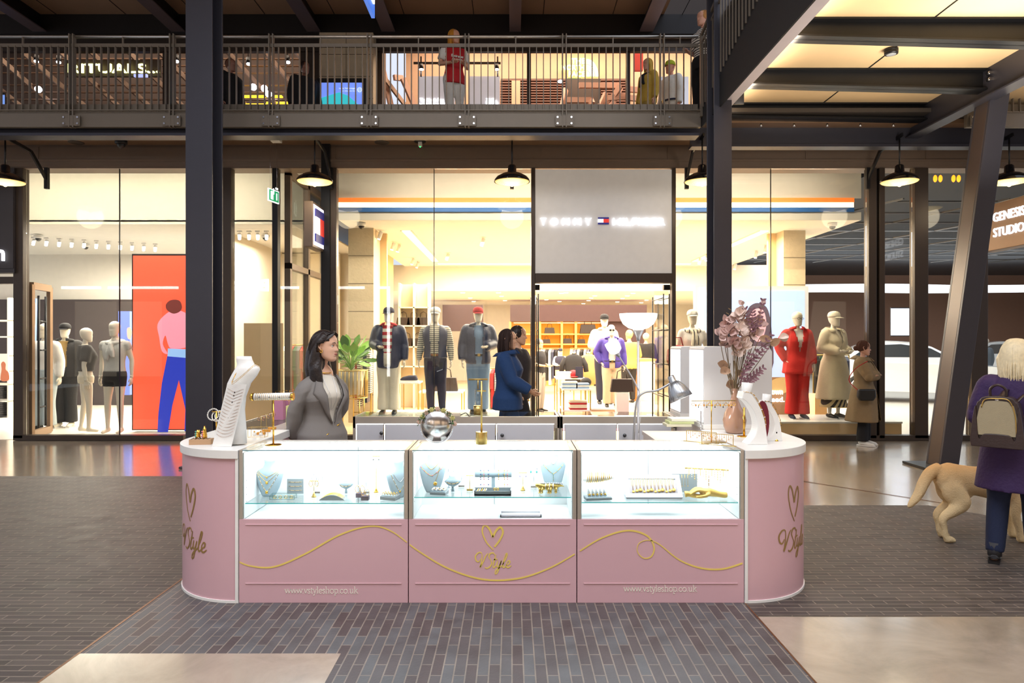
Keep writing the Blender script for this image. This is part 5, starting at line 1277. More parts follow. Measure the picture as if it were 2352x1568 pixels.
def collar_bust(label,px,Y,z,s,lab2=None):
    t=thing('collar_bust',label,'jewellery bust',(X_(px,Y),Y,z))
    m=MB(); m.cyl((0,0,0),(0,0,.35*s),.10*s,.05*s,16); m.loft([ring_se(.3*s,.12*s,.09*s,0,20),ring_se(.42*s,.34*s,.2*s,-.02*s,20),ring_se(.6*s,.5*s,.26*s,-.03*s,20),ring_se(.74*s,.36*s,.24*s,0,20),ring_se(.85*s,.2*s,.18*s,.02*s,20),ring_se(.95*s,.2*s,.18*s,.03*s,20)]); m.build('bust_form',M_velvet,t)
    o=t.location; n_=MB(); pts=[o+Vector((x*s,-.27*s-.03*s*math.cos(x*4),(.5+.9*x*x)*s)) for x in [-.36+.06*i for i in range(13)]]
    chain(n_,pts,.001,0,.003,1,4); one(n_,'necklace',lab2,'necklace',[M_gold,M_onyx]); return t
collar_bust('low white collar bust behind the chain ramp in the left counter',795,4.62,z1,.10,'fine gold necklace on the low white collar bust of the left counter')
collar_bust('small pale collar bust between trays in the middle counter',1040,4.50,z2,.11,'gold necklace with dark stones on the small collar bust of the middle counter')
# --- T shaped earring stands ---
M_hoop=M_gold
def tstand(label,px,Y,z,h,w_,m_,base='disc',kind='hoop',jm=None,jl=None,rz=0):
    x=X_(px,Y); t=thing('earring_stand',label,'earring stand',(x,Y,z),rz)
    b=MB()
    if base=='disc': b.cyl((0,0,0),(0,0,.004),.022,n=20)
    elif base=='cube': b.box(-.024,.024,-.02,.02,0,.028)
    elif base=='flare': b.lathe([(.017,0),(.014,.006),(.007,.02),(.003,.04)],n=16)
    else: b.box(-.02,.02,-.01,.01,0,.012)
    b.build('base',mat('plum_velvet_cube',(96,84,98),.8) if base=='cube' else m_,t)
    b=MB(); b.cyl((0,0,0),(0,0,h),.0022,n=8); b.build('stem',m_,t); b=MB(); b.cyl((-w_/2,0,h),(w_/2,0,h),.0028,n=8); b.build('crossbar',m_,t)
    R0=Matrix.Rotation(rz,3,'Z')
    for s,sn in ((-1,'left'),(1,'right')):
        c=Vector((x,Y,z+h))+R0@Vector((s*w_*.36,-.001,0)); e=MB()
        if kind=='hoop': e.tube([c+Vector((.012*math.sin(a),-.002,-.018-.018*math.cos(a)+.0)) for a in [2*PI*i/16 for i in range(16)]],.0018,6,closed=True)
        elif kind=='bighoop': e.tube([c+Vector((.015*math.sin(a),-.002+.005*math.cos(a),-.026-.024*math.cos(a))) for a in [2*PI*i/18 for i in range(18)]],.0017,6,closed=True)
        elif kind=='drop': e.tube([c,c+Vector((0,-.002,-.012))],.0008,5); e.ell(c+Vector((0,-.002,-.02)),(.006,.003,.009),10,1)
        elif kind=='chain': 
            for k_ in range(3): e.tube([c+Vector(((k_-1)*.003,-.002,0)),c+Vector(((k_-1)*.003,-.002,-.035-.006*k_))],.0006,4)
        else: e.tube([c+Vector((.007*math.sin(a),-.002,-.022-.02*math.cos(a))) for a in [2*PI*i/12 for i in range(12)]],.001,5,closed=True)
        one(e,'earring','%s earring, %s, hanging on the %s'%(sn,jl or 'gold hoop',label[:]) if False else '%s %s on the %s'%(sn,jl,' '.join(label.split()[:10])),'earring',jm or [M_gold,M_pearl],'pair on '+label)
    return t
tstand('rear silver T stand with oval hoops in the left counter',729,4.62,z1,.125,.058,M_silver,'bar','bighoop',[M_silver],'silver oval hoop')
tstand('front gold footed T stand with hoops in the left counter',721,4.50,z1,.107,.055,M_goldsoft,'flare','hoop',None,'gold hoop')
tstand('tallest silver T stand in the left counter with thin loops',841,4.62,z1,.13,.055,M_silver,'bar','loop',[M_silver],'thin silver loop')
tstand('short stand on a plum cube, rear of the cube pair',827,4.50,z1,.078,.045,M_silver,'cube','bighoop',[M_gold],'ornate gold hoop')
tstand('short stand on a plum cube, front of the cube pair',839,4.42,z1,.066,.040,M_silver,'cube','hoop',[M_gold],'small gold hoop')
tstand('tall gold rod stand rising to the glass top of the left counter',864,4.64,z1,.245,.05,M_gold,'flare','drop',[M_silver,M_silver],'tiny silver drop')
tstand('silver T stand with round drops beside the tall bust',1032,4.62,z2,.135,.05,M_silver,'flare','hoop',[M_silver],'silver ring drop')
tstand('silver T stand with shell drops behind the small collar bust',1060,4.64,z2,.125,.052,M_silver,'bar','drop',None,'pearl drop')
tstand('gold T stand with fine chains left of the bracelet roll',1079,4.52,z2,.10,.05,M_goldsoft,'bar','chain',[M_gold],'gold chain tassel')
tstand('gold footed T stand with lilac drops right of the bracelet roll',1201,4.52,z2,.118,.055,M_goldsoft,'flare','drop',[M_gold,mat('lilac_stone',(190,180,214),.3)],'lilac oval drop')
tstand('silver T stand with green studs left of the jewelled reptile',1226,4.62,z2,.125,.055,M_silver,'bar','drop',[M_silver,M_teal],'green stone drop')
# --- boxes, trays, ramps in the left counter ---
t=thing('bracelet_card','square grey card holding three bracelets in the left counter','display card',(X_(678,4.60),4.60,z1)); 
m=MB(); m.box(-.055,.055,0,.008,.0,.1); m.build('card',M_greytray,t)
for i in range(3):
    m=MB(); zz=z1+.025+i*.028; pts=[Vector((X_(678,4.60)-.045+.09*k/8,4.596,zz-.003*math.sin(PI*k/8))) for k in range(9)]; chain(m,pts,.001,0,.0026,1,3); one(m,'bracelet','%s bracelet on the square grey card'%('lowest','middle','top')[i] if False else '%s gold bracelet across the square grey card in the left counter'%('lowest','middle','topmost')[i],'bracelet',[M_gold,M_onyx])
t=thing('glass_box','long low glass jewellery box open in the left counter','glass box',(X_(650,4.45),4.45,z1))
m=MB(); 
for a,b in (((-.08,-.02,0),(.08,-.02,0)),((-.08,.03,0),(.08,.03,0)),((-.08,-.02,.022),(.08,-.02,.022)),((-.08,.03,.03),(.08,.03,.03)),((-.08,-.02,0),(-.08,-.02,.022)),((.08,-.02,0),(.08,-.02,.022)),((-.08,.03,0),(-.08,.03,.03)),((.08,.03,0),(.08,.03,.03)),((-.08,-.02,.022),(-.08,.03,.03)),((.08,-.02,.022),(.08,.03,.03))): m.bar(a,b,.002)
m.build('edge_frame',mat('dark_green_edge',(60,100,96),.3),t); m=MB(); m.box(-.079,.079,-.0205,-.0195,0,.022); m.box(-.079,.079,.0295,.0305,0,.03); m.build('glass_panel',M_cglass,t)
rb=MB()
for i in range(4):
    m=MB(); cx=X_(650,4.45)-.055+i*.036; m.tube([(cx+.009*math.cos(a),4.455,z1+.010+.009*math.sin(a)) for a in [2*PI*k/12 for k in range(12)]],.002,6,closed=True); one(m,'ring','ring lying in the long glass box of the left counter','ring',[M_gold],'rings in the glass box')
t=thing('bracelet_ramp','grey arched ramp draped with gold chains in the left counter','display ramp',(X_(765,4.44),4.44,z1)); m=MB()
m.prism([(-.085,0)]+[(-.085+.17*k/14,.034*math.sin(PI*k/14)**.9) for k in range(1,14)]+[(.085,0)],-.035,.035,'y'); m.build('ramp_body',M_greytray,t)
for i in range(6):
    m=MB(); yy=4.44-.03+i*.012; pts=[Vector((X_(765,4.44)-.075+.15*k/12,yy,z1+.0355*math.sin(PI*(k+.5)/13)**.9+.0015)) for k in range(13)]; chain(m,pts,.0011,0,.0019,0,2); one(m,'bracelet','gold chain bracelet draped over the grey arched ramp','bracelet',[M_gold,M_pearl],'chains on the grey ramp')
def wedge(name,label,px,Y,z,w_,d,h,rz,m_):
    t=thing(name,label,'jewellery tray',(X_(px,Y),Y,z),rz); m=MB(); m.prism([(-d/2,0),(d/2,0),(d/2,h),(-d/2,h*.75)],-w_/2,w_/2,'x'); m.build('tray_body',m_,t,.002)
    m=MB(); m.box(-w_/2+.006,w_/2-.006,-d/2+.006,d/2-.006,h*.86,h*.9); m.build('tray_insert',M_velvet,t); return t
t=wedge('ring_tray','grey ring tray at the right end of the left counter',896,4.44,z1,.11,.07,.03,-.35,M_greytray)
r0=MB(); r0.tube([(.0085*math.cos(a),0,.0085*math.sin(a)+.006) for a in [2*PI*k/12 for k in range(12)]],.0016,6,closed=True); r0.ell((0,0,.016),(.005,.004,.003),8)
ro=tag(r0.build('ring',M_gold),'gold ring set in the ring tray of the left counter','ring','rings in the ring tray')
fst=True
for i in range(5):
    for j in range(2):
        p=t.matrix_basis@Vector((-.042+i*.021,-.014+j*.028,.027)); 
        if fst: ro.location=p; ro.rotation_euler=(0,0,-.35); fst=False
        else: dup(ro,p,-.35)
# --- middle counter trays ---
t=wedge('bracelet_tray','grey tray heaped with stone bracelets in the middle counter',1009,4.42,z2,.105,.07,.022,-.22,M_greytray)
for i in range(7):
    m=MB(); c=t.matrix_basis@Vector((-.040+i*.0135,0,.028)); R0=Matrix.Rotation(-.22,3,'Z')
    for k in range(14):
        a=2*PI*k/14; m.ell(c+R0@Vector((.003*math.sin(a),.026*math.cos(a),.006*math.sin(a)+.004)),.0042,6,k%3 if i%2 else 0)
    one(m,'bracelet','beaded bracelet in the grey tray of the middle counter','bracelet',[M_pearl,M_blue,M_gold],'bracelets in the grey tray')
t=thing('bracelet_roll_stand','pale T shaped roll stand hung with bead bracelets in the middle counter','bracelet stand',(X_(1133,4.55),4.55,z2))
m=MB(); m.cyl((-.122,0,.108),(.122,0,.108),.025,n=24); m.build('roll',M_velvet,t); m=MB(); m.box(-.011,.011,-.011,.011,0,.09); m.build('stem',M_velvet,t); m=MB(); m.box(-.04,.04,-.03,.03,0,.008); m.build('base',M_velvet,t)
for i,(ox,bm,lb) in enumerate(((-.084,M_blue,'blue'),(-.062,M_rose,'rose'),(-.032,M_blue,'dark blue'),(.036,M_gold,'gold starfish'),(.074,M_gold,'gold'),(.095,M_rose,'pink'))):
    m=MB(); c=Vector((X_(1133,4.55)+ox,4.55,z2+.108)); pts=[c+Vector((0,.0275*math.sin(a),.0275*math.cos(a))) for a in [-.3-PI*.95*k/9 for k in range(10)]]
    pts+= [pts[-1]+Vector((0,-.001,-.012*k)) for k in range(1,7 if i!=3 else 5)]
    chain(m,pts,.0009,0,.0042,1,3); one(m,'bracelet','%s bead bracelet hanging %s on the roll stand'%(lb,('leftmost','second from the left','third from the left','right of the stem','second from the right','rightmost')[i]),'bracelet',[M_gold,bm])
t=thing('compartment_tray','grey compartment tray in front of the bracelet roll stand','jewellery tray',(X_(1132,4.40),4.40,z2))
m=MB(); m.box(-.118,.118,-.035,-.03,0,.03); m.box(-.118,.118,.03,.035,0,.04); m.box(-.118,-.113,-.035,.035,0,.035); m.box(.113,.118,-.035,.035,0,.035); m.box(-.118,.118,-.035,.035,0,.012); m.box(-.045,-.04,-.03,.03,0,.034); m.build('tray_body',M_greytray,t)
for i in range(4):
    m=MB(); 
    for k in range(12): a=2*PI*k/12; m.ell((X_(1132,4.40)-.08+.004*i+.028*math.cos(a),4.40-.012+.008*i+.012*math.sin(a),z2+.02+.004*i),.0036,6,k%2)
    one(m,'bracelet','beaded bracelet coiled in the left cell of the compartment tray','bracelet',[M_pearl,M_gold],'coiled bracelets')
for i in range(2):
    m=MB(); m.tube([(X_(1132,4.4)+.012+.02*i+.007*math.cos(a),4.4,z2+.035+.007*math.sin(a)) for a in [2*PI*k/12 for k in range(12)]],.0025,6,closed=True); one(m,'earring','gold huggie earring in the long cell of the compartment tray','earring',[M_gold],'huggie pair')
# jewelled reptile
t=thing('jewelled_reptile','gold and silver jewelled reptile ornament with bangles on its back, middle counter','ornament',(X_(1256,4.46),4.46,z2))
m=MB(); m.tube(spline([(-.075,-.01,.048),(-.058,-.01,.05),(-.03,0,.038),(.02,0,.04),(.055,0,.042),(.09,.005,.045),(.118,.01,.036)],4),[.006,.010,.014,.014,.013,.017,.02,.022,.022,.022,.023,.023,.022,.021,.02,.018,.016,.014,.012,.01,.008,.006,.004,.003,.002],12)
mesh_obj('body',bake(m,.0035,2),mat('antique_gold',(190,160,84),.3,.9),t)
for x,y in ((-.045,-.02),(-.03,-.026),(.012,-.024),(.026,-.028),(.062,-.02),(-.04,.02),(.02,.02),(.06,.02)):
    m=MB(); m.tube([(x,y*.6,.036),(x-.003,y,.02),(x-.001,y,.006)],[.009,.007,.0055],8); m.ell((x-.005,y-.003,.004),(.009,.007,.004),8); m.build('leg',_m['antique_gold'],t)
m=MB()
for i in range(14): m.ell((-.055+i*.012,-.004,.062-.00003*(i-6)**2),(.006,.012,.006),8)
m.build('scaled_back',mat('tarnished_silver',(170,176,186),.3,.8),t)
for i in range(3):
    m=MB(); m.tube([(X_(1256,4.46)-.005+i*.024+.004*math.cos(a),4.46+.026*math.cos(a)-.006,z2+.040+.024*math.sin(a)) for a in [2*PI*k/18 for k in range(18)]],.003,6,closed=True); one(m,'bangle','silver bangle round the body of the jewelled reptile','bangle',[M_silver],'bangles on the reptile')
t=thing('white_tray','empty white tray lying on the floor of the middle counter','tray',(X_(1196,4.42),4.42,zp-.005))
m=MB(); m.box(-.132,.132,-.05,.05,0,.006); m.build('tray_base',M_white,t)
for a in ((-.132,.132,-.05,-.044,0,.018),(-.132,.132,.044,.05,0,.018),(-.132,-.126,-.05,.05,0,.018),(.126,.132,-.05,.05,0,.018)):
    m=MB(); m.box(*a); m.build('tray_rim',mat('white_lacquer_rim',(226,222,232),.3),t)
# --- right counter ---
t=thing('bracelet_bolster','white tapered bolster wrapped in gold bracelets in the right counter','bracelet stand',(X_(1373,4.52),4.52,z3))
A0,A1=Vector((-.10,0,.118)),Vector((.105,0,.125)); m=MB(); m.tube([A0,A0.lerp(A1,.2),A0.lerp(A1,.5),A0.lerp(A1,.8),A1],[.022,.031,.030,.022,.010],18); m.build('bolster',M_wleath,t); m=MB(); m.box(-.068,-.058,-.01,.01,0,.1); m.box(.05,.06,-.01,.01,0,.1); m.build('support',M_cglass,t)
for i in range(13):
    u=.14+.065*i; c=t.location+A0.lerp(A1,u); r_=.033 if u<.55 else .033-(u-.55)*.045; m=MB()
    m.tube([c+Vector((.004*math.cos(a),r_*math.sin(a),r_*math.cos(a))) for a in [2*PI*k/16 for k in range(16)]],.0018+.0008*(i%3),5,closed=True); one(m,'bracelet','gold bracelet wrapped round the white bolster in the right counter','bracelet',[M_gold],'bracelets on the bolster')
t=wedge('ring_cone_tray','pale grey tray with five ring cones in the right counter',1373,4.42,z3,.17,.075,.02,.16,M_greytray)
for i in range(5):
    c=t.matrix_basis@Vector((-.055+i*.026,.0,.018)); q=thing('ring_cone','pale ring cone, %s in the cone tray'%('leftmost','second from the left','middle one','second from the right','rightmost')[i],'ring cone',c); m=MB(); m.tube([(0,0,0),(-.004,0,.026),(-.008,0,.05)],[.0115,.0095,.004],12); m.build('cone',mat('grey_cone_suede',(186,190,192),.8),q)
    m=MB(); m.tube([c+Vector((-.003+.0095*math.cos(a),.0095*math.sin(a),.014)) for a in [2*PI*k/14 for k in range(14)]],.0022,6,closed=True); m.ell(c+Vector((0,-.011,.014)),(.006,.003,.007),8); one(m,'ring','gold ring on the %s cone of the cone tray'%('leftmost','second','middle','fourth','rightmost')[i],'ring',[M_gold])
t=thing('pendant_tray','silver framed tilted tray of gold pendant necklaces in the right counter','jewellery tray',(X_(1500,4.46),4.46,z3)); Rt=Matrix.Rotation(math.radians(-52),3,'X')
t.rotation_euler=(0,0,0)
def fr_(x,y,z=0): return Vector((x,-.045+y*math.cos(math.radians(50)),.012+y*math.sin(math.radians(50))+z))
for a in ((-.185,.185,0,.03),(-.185,.185,.135,.165),(-.185,-.155,.03,.135),(.155,.185,.03,.135)):
    m=MB(); x0,x1,y0,y1=a; q=[fr_(x0,y0),fr_(x1,y0),fr_(x1,y1),fr_(x0,y1)]; nrm_=Vector((0,-math.sin(math.radians(50)),math.cos(math.radians(50))))*.012
    m.add(q+[v-nrm_ for v in q],[(0,1,2,3),(7,6,5,4),(0,4,5,1),(1,5,6,2),(2,6,7,3),(3,7,4,0)]); m.build('frame_rail',mat('silver_grey_frame',(178,178,186),.35,.4),t,.001)
m=MB(); q=[fr_(-.155,.03,-.008),fr_(.155,.03,-.008),fr_(.155,.135,-.008),fr_(-.155,.135,-.008)]; m.add(q+[v-nrm_*.4 for v in q],[(0,1,2,3),(7,6,5,4),(0,4,5,1),(1,5,6,2),(2,6,7,3),(3,7,4,0)]); m.build('tray_lining',mat('grey_lining',(176,168,172),.8),t)
m=MB(); m.box(-.18,.18,-.045,.06,0,.012); m.build('tray_base',_m['silver_grey_frame'],t)
for i in range(12):
    x=-.132+i*.024; m=MB(); yl=.042+.012*((i*7)%3)*.5; o=t.location
    for dx_ in (-.006,.006): m.tube([o+fr_(x+dx_,.150,.002),o+fr_(x+dx_*.8,.10,.0),o+fr_(x,yl,.0)],.0011,5)
    m.lathe([(.001,-.0012),(.0085+.002*(i%3),-.0012),(.0085+.002*(i%3),.0012),(.001,.0012)],o+fr_(x,yl-.004,.003),14,R=Matrix.Rotation(math.radians(45),3,'X'))
    one(m,'necklace','gold pendant necklace laid in the silver framed tray','necklace',[M_gold],'necklaces in the framed tray')
t=thing('necklace_card','pale upright card hung with fine chains behind the hanging bar','display card',(X_(1569,4.66),4.62,z3)); m=MB(); m.box(-.085,.085,0,.006,0,.125); m.build('card',M_greytray,t)
for i in range(6):
    m=MB(); x=X_(1569,4.62)-.07+i*.02; m.tube([(x,4.617,z3+.12),(x+.002,4.617,z3+.045)],.0009,5); m.ell((x+.002,4.617,z3+.042),.003,6); one(m,'necklace','fine chain hanging on the pale upright card','necklace',[M_gold],'chains on the pale card')
t=thing('hanging_bar_stand','silver bar stand crowded with hanging necklaces at the right of the right counter','necklace stand',(X_(1628,4.55),4.55,z3),-.12)
m=MB(); m.cyl((-.15,0,.175),(.15,0,.165),.0055,n=12); m.ell((-.15,0,.175),.008,8); m.ell((.15,0,.165),.008,8); m.build('bar',M_goldsoft,t); m=MB(); m.cyl((0,.0,0),(0,0,.17),.004,n=10); m.build('stem',M_silver,t); m=MB(); m.box(-.05,.05,-.03,.03,0,.006); m.build('base',M_silver,t)
for i in range(15):
    x=-.13+i*.0185; top=t.matrix_basis@Vector((x,-.008,.178-.0003*i)); ln=.05+.045*((i*5)%4)/3+(.04 if i in(7,) else 0); m=MB(); pts=[top+Vector((0,-.001,-ln*k/10)) for k in range(11)]; chain(m,pts,.0016,0,.0034,i%2,2)
    one(m,'necklace','necklace hanging from the silver bar stand in the right counter','necklace',[M_gold,M_pearl],'necklaces on the bar stand')
# gold hands ornament
t=thing('golden_hand','carved golden hand with curved fingers resting at the right of the right counter','ornament',(X_(1620,4.44),4.44,z3)); m=MB()
m.tube([(.142,0,.022),(.12,0,.022),(.09,0,.026),(.055,0,.034),(.02,-.002,.042)],[.018,.020,.019,.024,.028],14)
m.ell((.0,-.004,.046),(.045,.030,.022),14)
for k,(yy,zz) in enumerate(((-.024,.052),(-.008,.06),(.008,.06),(.022,.054))): m.tube(spline([(-.02,yy,zz),(-.055,yy*1.1,zz+.004),(-.085,yy,zz-.012),(-.105,yy*.8,.022)],4),[.010,.0105,.0105,.010,.0105,.010,.0095,.009,.009,.0085,.008,.007,.005],9)
m.tube(spline([(.02,-.028,.036),(-.01,-.046,.026),(-.045,-.045,.020),(-.07,-.036,.016)],4),[.012,.012,.012,.0115,.011,.011,.0105,.01,.01,.009,.0085,.008,.006],9)
m.tube(spline([(-.135,-.004,.028),(-.11,-.006,.03),(-.08,-.01,.022),(-.04,-.012,.016),(.0,-.006,.014)],4),[.022,.021,.02,.019,.018,.018,.017,.017,.016,.016,.015,.015,.014,.014,.012,.01,.008],12)
mesh_obj('hand_form',bake(m,.0042,2),mat('old_gold_leaf',(206,168,84),.42,.55,var=.15,vscale=30),t)
# ================= things standing on the kiosk tops =================
def pxl(mb,rings,Y,dep,n=24,ex=2.2,m=0,lean=0):
    """loft of rings given as (pixel row, left px, right px) for a thing standing at distance Y"""
    rr=[]
    for py,a,b in rings: z=Z_(py,Y); x0,x1=X_(a,Y),X_(b,Y); rr.append([Vector(((x0+x1)/2+v.x,Y+v.y,v.z)) for v in ring_se(z,(x1-x0)/2,(x1-x0)/2*dep,0,n,ex)])
    return mb.loft(rr,m)
# ring block with two gold ring cones
t=thing('ring_block','tan block of ring slots on the left end of the kiosk','ring tray',(X_(463,4.56),4.56,KT),.12)
m=MB(); m.box(-.07,.07,-.035,.035,0,.036); m.build('block',mat('tan_suede',(190,152,116),.85),t,.002)
m=MB()
for i in range(5): m.box(-.062+i*.026,-.055+i*.026,-.03,.03,.0355,.037)
m.build('slot',mat('dark_slot',(60,44,40),.8),t)
for i in range(4):
    m=MB(); c=t.matrix_basis@Vector((-.045+i*.028,-.012,.037)); m.tube([c+Vector((.008*math.cos(a),.0,.008*math.sin(a))) for a in [2*PI*k/12 for k in range(12)]],.0018,6,closed=True); one(m,'ring','silver ring standing in the tan ring block','ring',[M_silver],'rings in the tan block')
for px,h,lb in ((452,.058,'shorter gold cone stacked with turquoise rings on the tan block'),(467,.085,'taller pointed gold cone on the tan block')):
    c=Vector((X_(px+2,4.56),4.565,KT+.037)); q=thing('ring_cone',lb,'ring cone',c); m=MB(); m.lathe([(.018,0),(.016,.02),(.012,h*.6),(.004 if h>.07 else .010,h)],n=18); m.build('cone',M_gold,q)
    for k in range(3):
        m=MB(); rr=.0165-.002*k; m.tube([c+Vector((rr*math.cos(a)-.006,rr*math.sin(a),.016+k*.015)) for a in [2*PI*j/14 for j in range(14)]],.0032,6,closed=True); m.ell(c+Vector((-.008,-rr,.016+k*.015)),(.007,.004,.006),8,1); one(m,'ring','chunky ring stacked on the %s gold cone'%('shorter' if h<.07 else 'taller'),'ring',[M_gold,M_teal if h<.07 else M_rose],'rings stacked on the %s cone'%('shorter' if h<.07 else 'taller'))
# pearl bangles on a post
t=thing('bangle_stand','gold post holding pearl bangles behind the tall white necklace bust','bangle stand',(X_(497,4.72),4.72,KT)); m=MB(); m.cyl((0,0,0),(0,0,.2),.005,n=10); m.build('post',M_gold,t); m=MB(); m.cyl((0,0,0),(0,0,.005),.035,n=20); m.build('base',M_gold,t); m=MB(); m.cyl((-.03,0,.2),(.03,0,.2),.004,n=8); m.build('crossbar',M_gold,t)
for i,(dx,dz,r_) in enumerate(((-.018,-.018,.038),(.006,-.03,.034),(.022,-.028,.032))):
    m=MB(); c=t.location+Vector((dx,-.01+.006*i,.2+dz))
    for k in range(22): a=2*PI*k/22; m.ell(c+Vector((r_*math.cos(a),.01*math.sin(a),r_*math.sin(a))),.0052,7)
    one(m,'pearl_bangle',('largest pearl bangle, leftmost on the gold post','middle pearl bangle on the gold post','smallest pearl bangle, rightmost on the gold post')[i],'bangle',[M_pearl],'pearl bangles')
# tall white bust with a board of necklaces
Y=4.54
t=thing('tall_necklace_bust','tall white leatherette neck bust on the left end of the kiosk','jewellery bust',(X_(535,Y),Y,KT))
m=MB(off=t.location); pxl(m,[(1018,507,566),(980,512,565),(940,514,562),(910,517,565),(880,523,576),(862,532,590),(848,540,597),(841,544,594),(836,545,584),(826,543,579),(818,543,577)],Y,.62); m.build('bust_form',M_wleath,t)
b=thing('necklace_board','white board of fourteen fine chains leaning on the tall white bust','display board',(X_(528,4.44),4.44,KT))
q=[P(487,1021,4.455),P(531,1027,4.44),P(566,883,4.40),P(522,881,4.44)]; q[0].z=q[1].z=KT+.001
m=MB(off=b.location); nn=(q[1]-q[0]).cross(q[3]-q[0]).normalized()*.006; m.add([v for v in q]+[v+nn*(-1 if nn.y<0 else 1) for v in q],[(0,1,2,3),(7,6,5,4),(0,4,5,1),(1,5,6,2),(2,6,7,3),(3,7,4,0)]); m.build('board',M_wleath,b)
def BQ(u,v): a=q[0].lerp(q[1],u); c=q[3].lerp(q[2],u); return a.lerp(c,v)+Vector((0,-.004,0))
for i in range(15):
    v0=.93-i*.052; sag=.06 if i<6 else .05; pts=[BQ(.08+.84*k/10,v0-sag*(1-abs(k/5-1)) if i<6 else v0-sag*math.sin(PI*k/10)) for k in range(11)]
    m=MB(); chain(m,pts,.0008); 
    if i in(0,1,3,8): m.ell(pts[5],(.004,.002,.005),8,1)
    one(m,'necklace','fine chain strung across the white necklace board','necklace',[mat('rose_gold',(190,140,110),.3,1.0),M_onyx],'chains on the white board')
for i,lb in enumerate(('upper','lower')):
    m=MB(); pts=spline([P(552,858,4.44),P(540,866,4.42),P(533,878,4.40)] if 0 else [P(543,856,4.46),P(539,862+3*i,4.43),P(533,878+i*4,4.405),P(556,862+i*3,4.39),P(583,838+i*3,4.42),P(594,838+i*4,4.47)],6); chain(m,pts,.0013,0,.0022,0,2); one(m,'necklace','%s gold chain round the neck of the tall white bust'%lb,'necklace',[M_gold])
# gold T bar with a roll of bracelets
Y=4.52; t=thing('bracelet_t_bar','gold T bar on a round foot carrying a white bracelet roll','bracelet stand',(X_(628,Y),Y,KT))
m=MB(); m.lathe([(.055,0),(.054,.004),(.012,.007),(.006,.012)],n=32); m.build('base',M_gold,t); m=MB(); m.cyl((0,0,.005),(0,0,.3),.0055,n=12); m.build('stem',M_gold,t)
m=MB(); m.cyl((-.125,0,.318),(.13,0,.324),.0235,n=24); m.build('roll',M_wleath,t)
for s in (-1,1): m=MB(); m.cyl((s*.132-.014*(s>0)+.0,0,.318+.003*(s>0)),(s*.148-.014*(s>0),0,.318+.003*(s>0)),.026,n=24); m.build('end_cap',M_gold,t)
for i in range(18):
    m=MB(); c=t.location+Vector((-.112+i*.0132,0,.3185)); m.tube([c+Vector((.002*math.cos(a),.0248*math.sin(a),.0248*math.cos(a))) for a in [2*PI*k/16 for k in range(16)]],.0013,5,closed=True)
    if i%5==2: m.ell(c+Vector((0,-.026,-.0)),.004,6,1)
    one(m,'bracelet','thin bracelet slipped on the gold T bar roll','bracelet',[M_gold,M_onyx],'bracelets on the T bar')
# round mirror with a jewelled wreath
Y=4.66; t=thing('table_mirror','round table mirror with a flower and moss crown on the middle counter','mirror',(X_(1003,Y),Y,KT)); c=Vector((0,0,.105))
m=MB(); m.lathe([(.001,-.004),(.104,-.004),(.104,.004),(.001,.004)],c,40,R=Matrix.Rotation(PI/2+.12,3,'X')); m.build('mirror_glass',mat('mirror_silver',(206,196,188),.22,1.0),t)
m=MB(); m.tube([c+Vector((.108*math.cos(a),0,.108*math.sin(a))) for a in [2*PI*k/48 for k in range(48)]],.0065,10,closed=True); m.build('chrome_rim',M_silver,t)
rnd=random.Random(2)
for k in range(26):
    a=.15+ (PI-.3)*k/25; m=MB(); r_=.116+.008*rnd.random(); p=c+Vector((r_*math.cos(a),-.008+.01*rnd.random(),r_*math.sin(a)))
    if k%3==0:
        for j in range(6): b=2*PI*j/6; m.ell(p+Vector((.010*math.cos(b),-.006,.010*math.sin(b))),(.008,.004,.008),8)
        m.ell(p+Vector((0,-.010,0)),.005,8); m.build('flower',mat('muted_flower_%d'%(k%2),((206,170,150),(190,180,110))[k%2],.6),t)
    else:
        for j in range(5): b=rnd.uniform(0,6.3); d_=Vector((math.cos(b),-.4,math.sin(b)))*.018; m.tube([p,p+d_*.6,p+d_],[.003,.005,.001],5,flat=.4)
        m.build('moss_sprig',mat('moss_green',(76,104,62),.8),t)
m=MB(); m.box(-.03,.03,-.02,.03,0,.008); m.build('base',M_silver,t)
# brass pedestal with slim pole
Y=4.56; t=thing('brass_post_stand','brass stand with cylindrical base and slim pole on the middle counter','stand',(X_(1106,Y),Y,KT))
m=MB(); m.cyl((0,0,0),(0,0,.082),.0385,n=32); m.build('base',M_goldsoft,t,.002); m=MB(); m.cyl((0,0,.08),(0,0,.42),.0065,n=12); m.build('pole',M_goldsoft,t); m=MB(); m.cyl((-.03,0,.355),(.03,0,.355),.005,n=10); m.build('crossbar',M_goldsoft,t)
Y=6.4; t=thing('brass_post_stand','smaller brass cylinder base on the back counter made as reflection of the other brass stand','stand',(X_(1098,Y),Y,KT))  # solid copy built for a reflection of the brass stand in front
m=MB(); m.cyl((0,0,0),(0,0,.085),.042,n=24); m.build('base',M_goldsoft,t); m=MB(); m.cyl((0,0,.08),(0,0,.24),.03,n=20); m.build('glass_tube',M_cglass,t); m=MB(); m.cyl((-.09,0,.33),(.09,0,.33),.008,n=10); m.cyl((0,0,.24),(0,0,.33),.006,n=8); m.build('crossbar',M_goldsoft,t)
# power adapter on the counter inside
t=thing('phone_charger','small beige charger with black cable beside the mirror','charger',(X_(1042,6.0),6.26,KT)); m=MB(); m.box(-.04,.04,-.02,.02,0,.03); m.build('charger_body',mat('beige_plastic',(222,206,180),.5),t,.004); m=MB(); m.tube(spline([(.04,0,.01),(.09,0,.03),(.12,-.01,.0),(.13,-.02,.004)],5),.004,6); m.build('cable',M_black,t)
